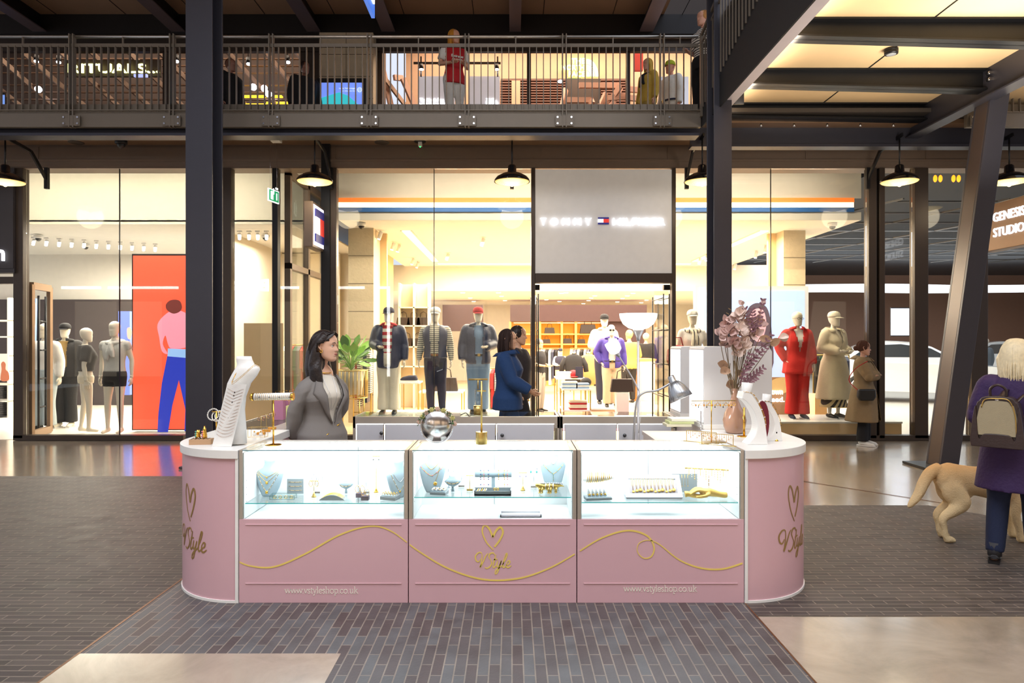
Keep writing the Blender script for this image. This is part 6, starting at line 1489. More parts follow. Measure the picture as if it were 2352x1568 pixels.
# gold post behind the vase, earring bar, two gold frames
t=thing('earring_bar','gold T bar crowded with earrings on the right front counter','earring stand',(X_(1634,4.62),4.62,KT)); m=MB(); m.obox((0,0,.003),(.17,.09,.005),Matrix.Rotation(.3,3,'Z')); m.build('base',M_goldsoft,t); m=MB(); m.cyl((0,0,0),(0,0,.285),.0035,n=8); m.build('stem',M_gold,t); m=MB(); m.cyl((-.135,0,.283),(.165,0,.285),.003,n=8); m.build('crossbar',M_goldsoft,t)
for i in range(16):
    m=MB(); p=t.location+Vector((-.125+i*.0185,-.002,.282)); L=.012+.008*((i*7)%3); m.tube([p,p+Vector((0,-.002,-L))],.0008,4)
    if i%3==0: m.tube([p+Vector((.010*math.cos(a),-.002,-L-.010+.010*math.sin(a))) for a in [2*PI*k/12 for k in range(12)]],.002,5,closed=True)
    elif i%3==1: m.ell(p+Vector((0,-.002,-L-.008)),(.006,.003,.009),8,1)
    else: m.ell(p+Vector((0,-.002,-L)),.006,8); m.ell(p+Vector((0,-.002,-L-.012)),(.004,.003,.006),8,2)
    one(m,'earring','dangling earring hooked on the gold T bar at the right','earring',[M_gold,mat('amber_stone',(230,150,40),.3),(M_rose,M_teal,M_onyx)[i%3]],'earrings on the gold bar')
def eframe(label,px0,px1,py0,py1,ht,grp):
    A=P(px0,py0,1); 
    Ya=.685*F/(py0-784); Yb=.685*F/(py1-784); a=Vector((X_(px0,Ya),Ya,KT)); b=Vector((X_(px1,Yb),Yb,KT)); t=thing('earring_rack',label,'earring stand',(a+b)/2); d=(b-a)/2; dn=d.normalized()
    m=MB(); m.bar(-d-dn*.02+Vector((0,0,.002)),d+dn*.02+Vector((0,0,.002)),.012,.004); m.build('base',M_goldsoft,t)
    for s in (-1,1): m=MB(); m.bar(d*s,d*s+Vector((0,0,ht)),.004); m.build('upright',M_goldsoft,t)
    m=MB(); m.bar(-d+Vector((0,0,ht)),d+Vector((0,0,ht)),.004); m.build('top_rail',M_goldsoft,t)
    for i in range(13):
        m=MB(); p=t.location-d+d*2*(i+1)/14+Vector((0,0,ht)); L=.02+.012*((i*5)%3); m.tube([p,p+Vector((0,-.001,-L))],.0010,4); m.ell(p+Vector((0,-.001,-L)),(.003,.002,.004),6); one(m,'earring','fine drop earring on the %s'%grp,'earring',[M_gold],grp)
    return t
eframe('rear small gold frame hung with drop earrings on the right counter',1577,1645,1013,1019,.075,'rear gold earring frame')
eframe('front small gold frame hung with drop earrings on the right counter',1612,1684,1020,1025,.075,'front gold earring frame')
# curved white busts at the right end
def arcbust(label,px,Y,s,lab2,m2,tilt):
    t=thing('curved_necklace_bust',label,'jewellery bust',(X_(px,Y),Y,KT)); 
    inn=[(v.x*s,v.y*s) for v in spline([(-.085,.30,0),(-.045,.27,0),(.0,.20,0),(.018,.125,0),(.0,.06,0),(-.05,.0,0)],5)]
    out=[(v.x*s,v.y*s) for v in spline([(.085,0,0),(.075,.08,0),(.062,.16,0),(.035,.24,0),(-.01,.31,0),(-.03,.335,0),(-.072,.345,0)],5)]
    m=MB(); m.prism(inn+out,-.06*s,.06*s,'y'); m.build('bust_form',M_wleath,t,.006*s)
    m=MB(); m.tube([(-.04*s,0,.30*s),(-.035*s,0,.35*s),(-.03*s,0,.40*s)],[.042*s,.033*s,.036*s],20); m.build('neck',M_wleath,t)
    for k,lb in enumerate(lab2):
        n_=MB(); o=t.location; q=[o+Vector((x*s+.003,-.061*s*(1-k*.25)*(1 if j>1 else 1),z*s)) for j,(x,z) in enumerate(((-.075,.345),(-.03,.338),(.0,.312),(.035,.245),(.064,.165),(.076,.09+.06*k)))]
        q2=[Vector((v.x+.004,o.y+(v.y-o.y)*.3,v.z)) if j==5 else v for j,v in enumerate(q)]
        chain(n_,spline(q2,5),.0016,0,.0036,1,3); one(n_,'necklace',lb,'necklace',[M_gold,m2])
    return t
arcbust('larger curved white bust with gold chains at the right end of the kiosk',1727,4.59,1.02,['outer gold chain draped on the larger curved bust','inner gold chain draped on the larger curved bust'],M_pearl,0)
arcbust('smaller curved white bust behind, hung with a dark bead chain',1769,4.74,.80,['dark bead chain draped on the smaller curved bust'],M_onyx,0)
t=thing('dress_form_card','dark red oval velvet panel between the two curved white busts','panel',(X_(1752,4.66),4.66,KT)); m=MB(); m.loft([[Vector((.045*math.cos(a),yy,.14+.14*math.sin(a))) for a in [2*PI*k/24 for k in range(24)]] for yy in (0,.012)]); m.build('velvet_panel',mat('burgundy_velvet',(112,26,44),.8),t)
t=thing('perfume_ornament','small gold and black teardrop ornament at the far right of the kiosk','ornament',(X_(1783,4.70),4.70,KT)); m=MB(); m.lathe([(.017,0),(.012,.006),(.005,.02),(.0025,.035),(.0025,.045)],n=16); m.build('foot',M_gold,t); m=MB(); m.lathe([(.002,.042),(.009,.054),(.0095,.062),(.004,.072)],n=14); m.build('black_drop',M_onyx,t); m=MB(); m.lathe([(.003,.072),(.008,.080),(.005,.09),(.007,.1),(.003,.11)],n=12); m.build('gold_top',M_gold,t)
t=thing('gold_post_stand','plain gold post on a round foot behind the curved busts','stand',(X_(1709,4.92),4.92,KT)); m=MB(); m.lathe([(.05,0),(.05,.004),(.01,.006)],n=28); m.build('base',M_gold,t); m=MB(); m.cyl((0,0,0),(0,0,.21),.008,n=12); m.build('post',M_gold,t)
t=thing('standing_hoop','thin silver hoop stand beside the lit display cabinet','stand',(X_(1610,4.98),4.98,KT)); m=MB(); m.tube([(.006*math.cos(a)-.0,.045*math.cos(a)*0+.03*math.cos(a),.13+.075*math.sin(a)) for a in [2*PI*k/30 for k in range(30)]],.0022,6,closed=True); m.build('hoop',M_silver,t); m=MB(); m.cyl((0,0,0),(0,0,.056),.002,n=6); m.cyl((0,0,0),(0,0,.004),.02,n=16); m.build('foot',M_silver,t)
# white display cabinets
def cabinet(label,x0,x1,y0,y1,h,ch=.04):
    t=thing('display_cabinet',label,'cabinet',((x0+x1)/2,(y0+y1)/2,KT)); o=t.location; m=MB(off=o)
    m.prism([(x0,KT),(x1,KT),(x1,KT+h-ch),(x1-ch*.6,KT+h),(x0+.012,KT+h),(x0,KT+h-ch*.4)],y0,y1,'y'); m.build('cabinet_body',mat('light_grey_cabinet',(214,212,212),.35),t,.003)
    m=MB(off=o); m.box(x0-.004,x0-.001,y0+.02,y1-.02,KT+.05,KT+h-.03); m.build('lit_front',mat('backlit_opal_panel',(255,255,255),.4,emit=1.6,ecol=(244,248,255)),t)
    m=MB(off=o); m.box(x0-.006,x1+.002,y0-.004,y1,KT+.0,KT+.035); m.build('plinth_drawer',M_white,t,.002); return t
cabinet('white display cabinet with a glowing side behind the vase of dried flowers',1.50,2.035,5.34,5.78,.645)
cabinet('second white display cabinet further back behind the desk lamp',1.52,1.98,6.15,6.55,.64)
# vase and dried flowers
VY=5.10; vz=KT; t=thing('vase','glossy tan pear shaped vase with pinched sides on the right worktop','vase',(X_(1687,VY),VY,vz))
m=MB(); m.lathe([(.05,0),(.064,.01),(.08,.05),(.086,.1),(.076,.15),(.048,.2),(.028,.25),(.02,.3),(.021,.33),(.024,.335)],n=40); 
for i,v in enumerate(m.v):
    d_=(v-Vector((.02,-.07,.12))).length; k=math.exp(-(d_/.035)**2)*.016; v.y+=k; 
    d2=(v-Vector((-.06,-.03,.16))).length; v.x+=math.exp(-(d2/.04)**2)*.014
m.build('vase_body',mat('glossy_taupe_ceramic',(168,128,104),.12,coat=.8),t)
fl_=thing('dried_flower_bouquet','tall bouquet of dusty pink dried leaves and flowers in the tan vase','flowers',(X_(1687,VY),VY,vz+.3)); o=fl_.location
rnd=random.Random(11); M_stem=mat('olive_dry_stem',(120,100,72),.8); pinks=[mat('dusty_pink_petal_%d'%i,c,.7,var=.15,vscale=20) for i,c in enumerate(((232,202,194),(216,180,172),(238,214,202)))]
mauve=mat('mauve_leaf',(126,88,98),.7,var=.15); bronze=mat('bronze_leaf',(176,140,112),.38,.4,var=.2)
base=Vector((0,0,0))
def px_(px,py,dy=0): return P(px,py,VY+dy)-o
def stem(a,b,m_=None,bend=.02):
    m=MB(); mid=(a+b)/2+Vector((rnd.uniform(-bend,bend),rnd.uniform(-bend,bend),0)); m.tube(spline([a,mid,b],5),.0028,5); m.build('stem',m_ or M_stem,fl_)
def leafm(m,p,d,ln,w_,up=None,cup=.2):
    d=d.normalized(); up=up or Vector((0,-1,.2)); s_=d.cross(up).normalized(); nrm=s_.cross(d)
    rows=[]; 
    for i in range(7):
        u=i/6; ww=w_*math.sin(PI*min(.98,.06+u*.92))**.8; c=p+d*ln*u+nrm*(-.25*ln*cup*math.sin(PI*u)); rows.append([c-s_*ww+nrm*ww*cup,c,c+s_*ww+nrm*ww*cup])
    vs=[v for r_ in rows for v in r_]; m.add(vs,[(i*3+q,i*3+q+1,i*3+q+4,i*3+q+3) for i in range(6) for q in range(2)],0,True)
    k=len(vs); m.add([v+nrm*.0012 for v in vs],[(i*3+q+3,i*3+q+4,i*3+q+1,i*3+q) for i in range(6) for q in range(2)],0,True)
heads=[(1690,735,0),(1668,745,.03),(1700,722,-.02),(1652,772,.0),(1676,765,-.04),(1700,758,-.05),(1722,745,.0),(1684,790,-.05),(1705,790,-.03),(1664,790,.03),(1715,770,.04),(1695,808,-.02),(1735,770,.02),(1742,745,.05)]
for i,(a,b,dy) in enumerate(heads):
    p=px_(a,b,dy); stem(base+Vector((rnd.uniform(-.012,.012),rnd.uniform(-.012,.012),-.05)),p)
    m=MB()
    for j in range(13):
        th=rnd.uniform(0,6.28); ph=rnd.uniform(-.5,1.4); d_=Vector((math.cos(th)*math.cos(ph),-abs(math.sin(th))*math.cos(ph)*1.0+.2,math.sin(ph))); leafm(m,p+d_*.008,d_,rnd.uniform(.046,.072),rnd.uniform(.022,.032),Vector((rnd.uniform(-1,1),-1,rnd.uniform(-.3,1))),.35)
    m.build('blossom',pinks[i%3],fl_)
for a,b,c_,d_,ln,w_ in ((1672,840,-1,.25,.085,.034),(1672,845,-.8,-.5,.07,.032),(1700,850,-.4,-.6,.06,.03),(1690,880,-.9,-.2,.08,.038),(1745,775,.8,-.2,.09,.03),(1770,792,.7,.5,.08,.03),(1752,700,.1,1,.05,.02),(1706,700,-.6,.6,.05,.02)):
    p=px_(a,b,rnd.uniform(-.04,.03)); stem(base,p); m=MB(); leafm(m,p,Vector((c_,-.15,d_)),ln,w_,None,.25); leafm(m,p,Vector((c_*.6+.3,-.2,d_-.3)),ln*.7,w_*.7,None,.2); m.build('broad_leaf',bronze if ln>.05 else pinks[0],fl_)
m=MB(); p=px_(1790,778,.0); stem(px_(1745,800,0),p); leafm(m,p,Vector((1,-.1,.35)),.07,.035,None,.7); leafm(m,p,Vector((1,-.4,.1)),.065,.03,Vector((0,-.5,1)),.7); m.build('pale_bud',pinks[2],fl_)
for a0,b0,a1,b1 in ((1700,880,1738,808),(1702,878,1752,845),(1700,890,1735,868),(1712,850,1758,800),(1705,860,1770,770),(1700,880,1722,815),(1695,885,1745,855),(1735,770,1712,710),(1740,760,1752,690),(1735,760,1728,712)):
    A=px_(a0,b0,-.03); B=px_(a1,b1,-.05); m=MB(); m.tube([A,(A+B)/2+Vector((-.01,0,.005)),B],.0018,5); n=7
    for j in range(n):
        u=(j+1)/n; c=A.lerp(B,u); dd=(B-A).normalized()
        for s in (-1,1): leafm(m,c,dd*.7+Vector((-dd.z,0,dd.x))*s+Vector((0,-.2,0)),.03,.008,None,.15)
    m.build('sprig',mauve,fl_)
for s_ in range(6): stem(base+Vector((0,0,-.1)),px_(1668+s_*9,840-s_*6,rnd.uniform(-.03,.03)))
for a_,b_ in ((1680,712),(1675,722)): m=MB(); leafm(m,px_(a_,b_),Vector((-.8,0,.5)),.03,.004); m.build('dry_tip',M_stem,fl_)
stem(base,px_(1684,716),bend=.005)
# floor lamp with bowl uplighter and side reading shade
FY=5.62; t=thing('floor_lamp','silver floor lamp with a white uplighter bowl and a side reading shade','lamp',(X_(1466,FY),FY,0)); o=t.location
M_lampg=mat('glowing_opal_shade',(255,250,240),.4,emit=2.2,ecol=(255,248,235)); M_lsil=mat('satin_silver_paint',(206,206,210),.35,.5)
zb=Z_(756,FY); zt_=Z_(720,FY)
m=MB(); m.lathe([(.155,zt_),(.15,zt_-.035),(.125,zt_-.085),(.08,zb+.01),(.045,zb),(.04,zb+.004),(.12,zt_-.08),(.15,zt_-.002)],n=40); m.build('bowl_shade',M_lampg,t)
m=MB(); m.lathe([(.046,zb+.002),(.042,zb-.02),(.02,zb-.06),(.014,zb-.09)],n=24); m.build('shade_cup',M_lsil,t)
m=MB(); m.cyl((0,0,.03),(0,0,zb-.08),.011,n=14); m.build('pole',M_lsil,t); m=MB(); m.lathe([(.13,0),(.13,.02),(.02,.035)],n=32); m.build('base',M_lsil,t)
A=Vector((.0,-.015,Z_(895,FY))); B=P(1421,818,FY)-o; B.y=-.02
m=MB(); m.tube(spline([A,A.lerp(B,.4)+Vector((.012,0,-.01)),B],6),.006,8); m.build('side_arm',M_lsil,t)
m=MB(); dd=(B-A).normalized(); R0=dd.to_track_quat('Z','Y').to_matrix(); m.lathe([(.014,0),(.022,.03),(.02,.035)],B,16,R=R0); m.build('side_shade_cup',M_lsil,t)
m=MB(); m.lathe([(.02,.03),(.05,.05),(.058,.09),(.055,.14),(.052,.14),(.045,.06),(.015,.035)],B,24,R=R0); m.build('side_shade',M_lampg,t)
m=MB(); m.tube([Vector((.008,-.012,Z_(880,FY))),Vector((.02,-.012,Z_(950,FY))),Vector((.0,-.012,.9))],.003,6); m.build('cable',mat('clear_white_cable',(230,230,230),.4),t)
# steel desk lamp
DY=5.05; t=thing('desk_lamp','brushed steel desk lamp with a ribbed bell shade bent over the right counter','lamp',(X_(1462,DY),DY,KT-.35)); o=t.location
m=MB(); m.tube(spline([Vector((-.03,.0,0)),P(1456,1000,DY)-o,P(1462,925,DY)-o,P(1478,902,DY)-o,P(1510,896,DY)-o,P(1540,880,DY)-o],7),.0085,10); m.build('gooseneck',mat('satin_steel',(176,178,182),.36,.9),t)
S0=P(1541,866,DY)-o; S1=P(1566,922,DY)-o; S1.y-=.04; dd=(S1-S0).normalized(); R0=dd.to_track_quat('Z','Y').to_matrix()
m=MB(); m.lathe([(.022,-.01),(.026,.0),(.026,.035),(.034,.045)],S0,24,R=R0); m.build('lamp_collar',_m['satin_steel'],t)
m=MB(); m.lathe([(.034,.042),(.05,.06),(.066,.09),(.078,.13),(.086,.175),(.083,.175),(.07,.12),(.03,.06)],S0,40,R=R0)
for i,v in enumerate(m.v): pass
m.build('bell_shade',_m['satin_steel'],t)
for k in range(12):
    m=MB(); a=2*PI*k/12; m.tube([S0+R0@Vector((r_*math.cos(a),r_*math.sin(a),z_)) for r_,z_ in ((.035,.043),(.051,.06),(.067,.09),(.079,.13),(.087,.173))],.0018,5); m.build('shade_rib',_m['satin_steel'],t)
m=MB(); m.ell(S0+dd*.13,.04,14); m.build('bulb',mat('lit_bulb',(255,255,250),.4,emit=14,ecol=(255,250,240)),t)
m=MB(); m.cyl((-.03,0,-.0),(-.03,0,.02),.05,n=20); m.build('clamp_base',M_black,t)
light('desk_lamp_beam','POINT',tuple(o+S0+dd*.20),4,(1,.96,.88),.03)
# left side counter: glass box, wooden blocks with earrings, paper bags
t=thing('glass_box','gold edged glass box with pearl earrings on the left worktop','glass box',(X_(590,4.88),4.90,KT)); m=MB()
for x in (-.06,.06):
    for y in (-.03,.03): m.bar((x,y,0),(x,y,.07),.0025)
    m.bar((x,-.03,0),(x,.03,0),.0025); m.bar((x,-.03,.07),(x,.03,.07),.0025)
for y in (-.03,.03):
    for z in (0,.07): m.bar((-.06,y,z),(.06,y,z),.0025)
m.build('edge_frame',M_goldsoft,t)
for i in range(2): m=MB(); m.ell((X_(590,4.88)-.02+i*.045,4.89,KT+.022),.014,12); m.ell((X_(590,4.88)-.02+i*.045,4.885,KT+.040),.006,8,1); one(m,'earring','pearl earring inside the gold edged glass box','earring',[M_pearl,M_gold],'pearl pair in the glass box')
for i,(px,Y) in enumerate(((600,5.03),(612,5.18),(625,5.33))):
    lb=('nearest','middle','farthest')[i]; t=thing('wooden_block',lb+' of three small wooden earring blocks on the left worktop','earring stand',(X_(px,Y),Y,KT),.2); m=MB(); m.box(-.03,.03,-.018,.018,0,.018); m.build('block',mat('amber_wood',(206,140,48),.4),t,.002); m=MB(); m.cyl((0,0,.018),(0,0,.13),.0018,n=6); m.cyl((-.022,0,.13),(.022,0,.13),.0018,n=6); m.build('t_bar',M_goldsoft,t)
    for s,sn in ((-1,'left'),(1,'right')): m=MB(); c=t.matrix_basis@Vector((s*.016,-.002,.115)); m.tube([c+Vector((.010*math.cos(a),0,.012*math.sin(a))) for a in [2*PI*k/12 for k in range(12)]],.002,5,closed=True); one(m,'earring','%s rose gold hoop on the %s wooden block'%(sn,lb),'earring',[_m['rose_gold']])
for i,(px,Y,col,lb) in enumerate(((641,6.0,(196,130,160),'left one of three pink paper gift bags on the side counter'),(657,6.1,(190,126,156),'middle one of three pink paper gift bags on the side counter'),(673,6.2,(200,136,166),'right one of three pink paper gift bags on the side counter'),(667,5.6,(226,226,150),'pale green paper gift bag beside the sleeve of the saleswoman'))):
    x=X_(px,Y) if i<3 else -1.80; t=thing('gift_bag',lb,'bag',(x,Y,KT)); hh=.2 if i<3 else .16; m=MB(); m.box(-.045,.045,-.03,.03,0,hh); m.build('bag_body',mat('paper_%d'%i,col,.7),t); m=MB(); m.tube([(-.02,-.03,hh),(-.02,-.03,hh+.05),(.02,-.03,hh+.05),(.02,-.03,hh)],.002,5); m.build('bag_handle',M_gold,t)
# books stacked at the right back corner
for i,c in enumerate(((226,220,190),(200,206,150),(232,228,206))):
    t=thing('notebook','%s pale notebook of the stack behind the desk lamp'%('lowest','middle','topmost')[i],'book',(1.34+.02*i,5.55,KT+.022*i)); m=MB(); m.box(-.1,.1,-.08,.08,0,.021); m.build('cover',mat('notebook_%d'%i,c,.6),t,.002)
# ================= signs, lamps and shop contents =================
def fit(name,s,px0,px1,pyc,hpx,Y,m,parent,depth=.03,bold=.0,flip=False,loc=None):
    """lettering fitted between two pixel columns at distance Y, facing the camera"""
    me=text_mesh(s,1,0,bold); xs=[v.co.x for v in me.vertices]; ys=[v.co.y for v in me.vertices]
    w_=max(xs)-min(xs); h=max(ys)-min(ys); cx=(max(xs)+min(xs))/2; cy_=(max(ys)+min(ys))/2; bpy.data.meshes.remove(me)
    me=text_mesh(s,1,depth,bold); W=(px1-px0)*Y/F; H=hpx*Y/F
    c=P((px0+px1)/2,pyc,Y)-(parent.location if parent else Vector())
    for v in me.vertices: x,y,z=v.co; v.co=(c.x+(x-cx)*W/w_, c.y-z, c.z+(y-cy_)*H/h)
    me.materials.clear(); me.materials.append(m); o=bpy.data.objects.new(name,me); COL.objects.link(o); o.parent=parent; return o
M_letter=mat('glowing_white_letter',(255,255,255),.5,emit=2.2,ecol=(244,248,255))
t=thing('shop_sign','large white sign panel with glowing letters and small flag above the shop door','sign',(fx(1385),YF-.04,fz(509)))
m=MB(off=t.location); m.box(fx(1229),fx(1541),YF-.06,YF,fz(628),fz(391)); m.build('sign_panel',mat('satin_white_panel',(214,212,212),.6,emit=.10,ecol=(255,250,240)),t)
fit('lettering','T O M M Y',1241,1359,509,17,YF-.09,M_letter,t,.03,.0); fit('lettering','HILFIGER',1408,1528,509,17,YF-.09,M_letter,t,.03,.0)
def flag(t,x0,x1,z0,z1,y,ax='y',m=None):
    h=(z1-z0); q=[('blue_bar',(x0,x1,z1-h*.24,z1),(34,36,120)),('blue_bar',(x0,x1,z0,z0+h*.24),(34,36,120)),('white_half',(x0,(x0+x1)/2,z0+h*.24,z1-h*.24),(250,250,255)),('red_half',((x0+x1)/2,x1,z0+h*.24,z1-h*.24),(230,60,50))]
    for n_,(a,b,c_,d),col in q:
        mb=MB(off=t.location)
        if ax=='y': mb.box(a,b,y-.02,y,c_,d)
        else: mb.box(y,y+.02,a,b,c_,d)
        mb.build(n_,mat('lit_flag_%s'%n_,col,.5,emit=.8 if 'white' in n_ else .5),t)
flag(t,fx(1372),fx(1397),fz(517),fz(501),YF-.07)
t=thing('projecting_sign','square framed projecting sign with a blue, white and red flag left of the shop','sign',(-3.2,11.0,3.5)); m=MB(off=t.location); m.box(-3.27,-3.13,10.72,11.38,3.14,3.86); m.build('sign_case',M_frame,t,.01)
m=MB(off=t.location); m.box(-3.13,-3.125,10.76,11.34,3.18,3.82); m.build('lit_face',mat('lit_sign_face',(240,238,255),.5,emit=1.2),t); flag(t,10.82,11.28,3.24,3.76,-3.125,'x')
t=thing('projecting_sign','bronze projecting sign with white letters on two lines at the far right','sign',(7.3,10.0,3.4)); m=MB(off=t.location); m.box(7.25,7.45,9.4,10.55,3.02,3.72); m.build('sign_case',mat('bronze_sign_case',(134,104,80),.4,.4),t,.01)
for s_,zc_ in (('GENESIS',3.5),('STUDIO',3.27)): text('lettering',s_,.19,M_letter,t,(7.235-7.3,9.95-10.0,zc_-3.4),(PI/2,0,-PI/2),.02,.0,sx=.92)
t=thing('shop_sign','dark sign panel with a glowing letter n at the far left','sign',(fx(-20),YF-.13,fz(585))); fit('lettering','n',-8,10,586,26,YF-.16,M_letter,t,.03,.02); m=MB(off=t.location); m.box(fx(-60),fx(43),YF-.13,YF-.12,fz(618),fz(398)); m.build('sign_panel',_m['anthracite_sign_panel'],t)
# pendant barn lamps on brackets
M_enam=mat('black_enamel',(16,15,18),.12,coat=.6); M_lin=mat('cream_lamp_interior',(240,220,160),.4,emit=.85,ecol=(255,214,120))
def barnlamp(px,label):
    Y=10.4; x=X_(px,Y); z=4.08; t=thing('pendant_lamp',label,'lamp',(x,Y,z),0,None)
    m=MB(); m.lathe([(.272,0),(.268,.03),(.23,.075),(.15,.12),(.075,.145),(.068,.15),(.062,.24),(.045,.26),(.02,.265)],n=36,cap=False); m.build('shade',M_enam,t)
    m=MB()
    m.lathe([(.262,.004)]+[q for k in range(9) for q in ((.25-.027*k,-.006-.006*k),(.238-.027*k,-.012-.006*k),(.236-.027*k,-.004-.006*k))]+[(.008,-.055)],n=36)
    m.build('lens',M_lin,t)
    m=MB(); m.ell((0,0,-.045),.03,10); m.build('bulb',mat('warm_bulb',(255,230,170),.4,emit=4,ecol=(255,224,140)),t)
    m=MB(); m.cyl((0,0,.26),(0,0,.68),.012,n=8); m.build('rod',M_steelblack,t)
    m=MB(); m.bar((0,-.08,.70),(0,.55,.62),.025,.05); m.bar((0,.55,.62),(0,.93,.25),.03,.06); m.box(-.03,.03,.9,.96,.1,.45); m.build('bracket',M_steelblack,t)
    return t
L0=barnlamp(12,'black enamel pendant lamp over the far left shop door')
for px,lb in ((723,'black enamel pendant lamp in front of the projecting flag sign'),(1176,'black enamel pendant lamp just left of the white shop sign'),(1613,'black enamel pendant lamp half hidden behind the right hand steel column'),(2066,'black enamel pendant lamp left of the leaning column'),(2318,'black enamel pendant lamp above the bronze projecting sign')): dup(L0,(X_(px,10.4),10.4,4.08),0,lb)
for px in (12,723,1176,1613,2066,2318): light('pendant_lamp_light','POINT',(X_(px,10.4),10.4,3.93),13,(1,.84,.6),.22)
# white cylinder spotlights
def spot(loc,label,group,tilt=None,s=1):
    t=thing('spotlight',label,'spotlight',loc,0,group); m=MB(); m.box(-.06*s,.06*s,-.02,.02,-.0,.03); m.build('track_adapter',M_white,t)
    m=MB(); d=Vector(tilt or (0,0,-1)).normalized(); a=Vector((0,0,-.03)); m.cyl(a,a+d*.17*s,.04*s,n=16); m.build('spot_head',M_white,t)
    m=MB(); m.cyl(a+d*.17*s,a+d*.173*s,.033*s,n=14); m.build('lens',mat('lit_lens',(255,255,255),.4,emit=12,ecol=(240,244,255)),t); return t
s0=None
for px in (841,879,914,978,1011,1045,1120,1595,1690,1758,1805,1866,1928):
    loc=(X_(px,12.2),12.2,4.87)
    if not s0: s0=spot(loc,'white cylinder spotlight in the row under the shop window ceiling','window ceiling spotlights')
    else: dup(s0,loc,0)
s0=None
for px in (108,237,318): 
    loc=(X_(px,12.0),12.0,4.87)
    if not s0: s0=spot(loc,'white cylinder spotlight above the left shop window','left window spotlights')
    else: dup(s0,loc,0)
for px,py,dx_ in ((876,532,-.3),(905,558,-.3),(918,563,-.2),(950,594,-.3),(961,602,-.2),(1030,583,.3),(1111,548,-.2),(1738,578,.4),(1760,565,.4),(1785,553,.4),(1806,551,.4),(1825,541,.4),(1609,593,-.2),(1625,585,.2),(1690,606,.2)):
    Y=2.28*F/(784-py); loc=(X_(px,Y),Y,zlow-.0)
    if px==876: s1=spot(loc,'white track spotlight tilted on the shop ceiling','track spotlights',(dx_,-.2,-1))
    else: dup(s1,loc,0)
s2=None
for k in range(12):
    loc=(X_(70+k*22,14.5)*1.02,14.5+.1*k,3.86)
    if not s2: s2=spot(loc,'small white track spotlight in the long curved row of the left shop','left shop track spotlights',(.2,-.5,-1),.8)
    else: dup(s2,loc,0)
for px in (550,572,592,612): dup(s2,(X_(px,13.8),13.8,3.86),0,'small white track spotlight behind the glass left of the flag sign','corner track spotlights')
# recessed downlights over the rear of the shop
d0=None
for i,(px,py) in enumerate(((1255,688),(1290,673),(1300,672),(1285,692),(1340,697),(1352,690),(1358,684),(1366,679),(1418,693),(1430,685),(1441,679),(1454,673),(1473,695),(1485,689),(1063,672),(1080,684),(1088,692),(1145,672),(1152,680),(1160,690))):
    Y=1.55*F/(784-py); 
    if Y>28: Y=28
    if d0 is None: m=MB(); m.lathe([(.07,0),(.07,-.01),(.02,-.012)],n=16); d0=one(m,'downlight','small recessed downlight in the ceiling at the rear of the shop','downlight',[mat('lit_downlight',(255,255,250),.4,emit=10,ecol=(255,246,225))],'rear ceiling downlights',(0,0,0)); d0.location=(X_(px,Y),Y,3.2)
    else: dup(d0,(X_(px,Y),Y,3.2))
# dome cameras
def dome(px,py,zc_,label,m_=None,s=1):
    Y=(zc_-CAMZ)*F/(784-py); t=thing('dome_camera',label,'camera',(X_(px,Y),Y,zc_)); m=MB(); m.lathe([(.085*s,0),(.085*s,-.05*s),(.07*s,-.06*s)],n=24); m.build('housing',m_ or M_white,t); m=MB(); m.ell((0,0,-.06*s),.06*s,14); m.build('dome',M_black,t)
dome(278,322,4.93,'black dome camera under the balcony soffit at the left',M_steelblack,1.1)
dome(88,541,3.9,'white dome camera on the left shop ceiling, nearer the door'); dome(197,562,3.9,'white dome camera on the left shop ceiling, further in',s=.9); dome(830,512,3.95,'white dome camera at the corner of the shop ceiling left of the jackets'); dome(1912,513,3.95,'white dome camera at the right corner of the shop ceiling'); dome(610,540,3.9,'white dome camera behind the glass beside the exit sign')
for px,lb in ((175,'left of the black dome camera'),(877,'left of the small white sensor'),(1810,'right of the steel column')):
    Y=3.28*F/(784-327); m=MB(); m.lathe([(.12,0),(.12,-.008),(.1,-.012)],n=24); one(m,'ceiling_speaker','flat round ceiling speaker '+lb,'speaker',[mat('brown_speaker',(72,60,50),.6)],None,None).location=(X_(px,Y),Y,4.918)
t=thing('ceiling_sensor','small white sensor with a green light under the balcony soffit','sensor',(X_(965,11.2),11.2,4.93)); m=MB(); m.lathe([(.1,0),(.09,-.012)],n=20); m.build('plate',M_steelblack,t); m=MB(); m.box(-.03,.03,-.03,.03,-.08,-.012); m.build('sensor_body',M_white,t); m=MB(); m.ell((0,0,-.09),.01,6); m.build('green_light',mat('green_led',(40,220,110),.4,emit=4),t)
t=thing('exit_sign','green and white exit sign hanging on wires left of the flag sign','sign',(X_(628,10.9),10.9,4.9)); o=t.location
m=MB(); m.box(-.05,.1,-.12,.12,-.05,.03); m.build('ceiling_box',M_white,t)
m=MB(); 
for y in (-.14,.16): m.cyl((.0,y,-.03),(.0,y,-.81),.002,n=5)
m.build('wire',M_silver,t)
m=MB(); m.obox((0,0,-.93),(.02,.30,.2),Matrix.Rotation(-.22,3,'Z')); m.build('sign_plate',mat('lit_exit_white',(245,255,250),.5,emit=1.2),t)
m=MB(); Rz=Matrix.Rotation(-.22,3,'Z'); m.obox(Rz@Vector((.008,0,0))+Vector((0,0,-.93)),(.012,.27,.17),Rz); m.build('green_field',mat('exit_green',(0,140,90),.5,emit=.8),t)
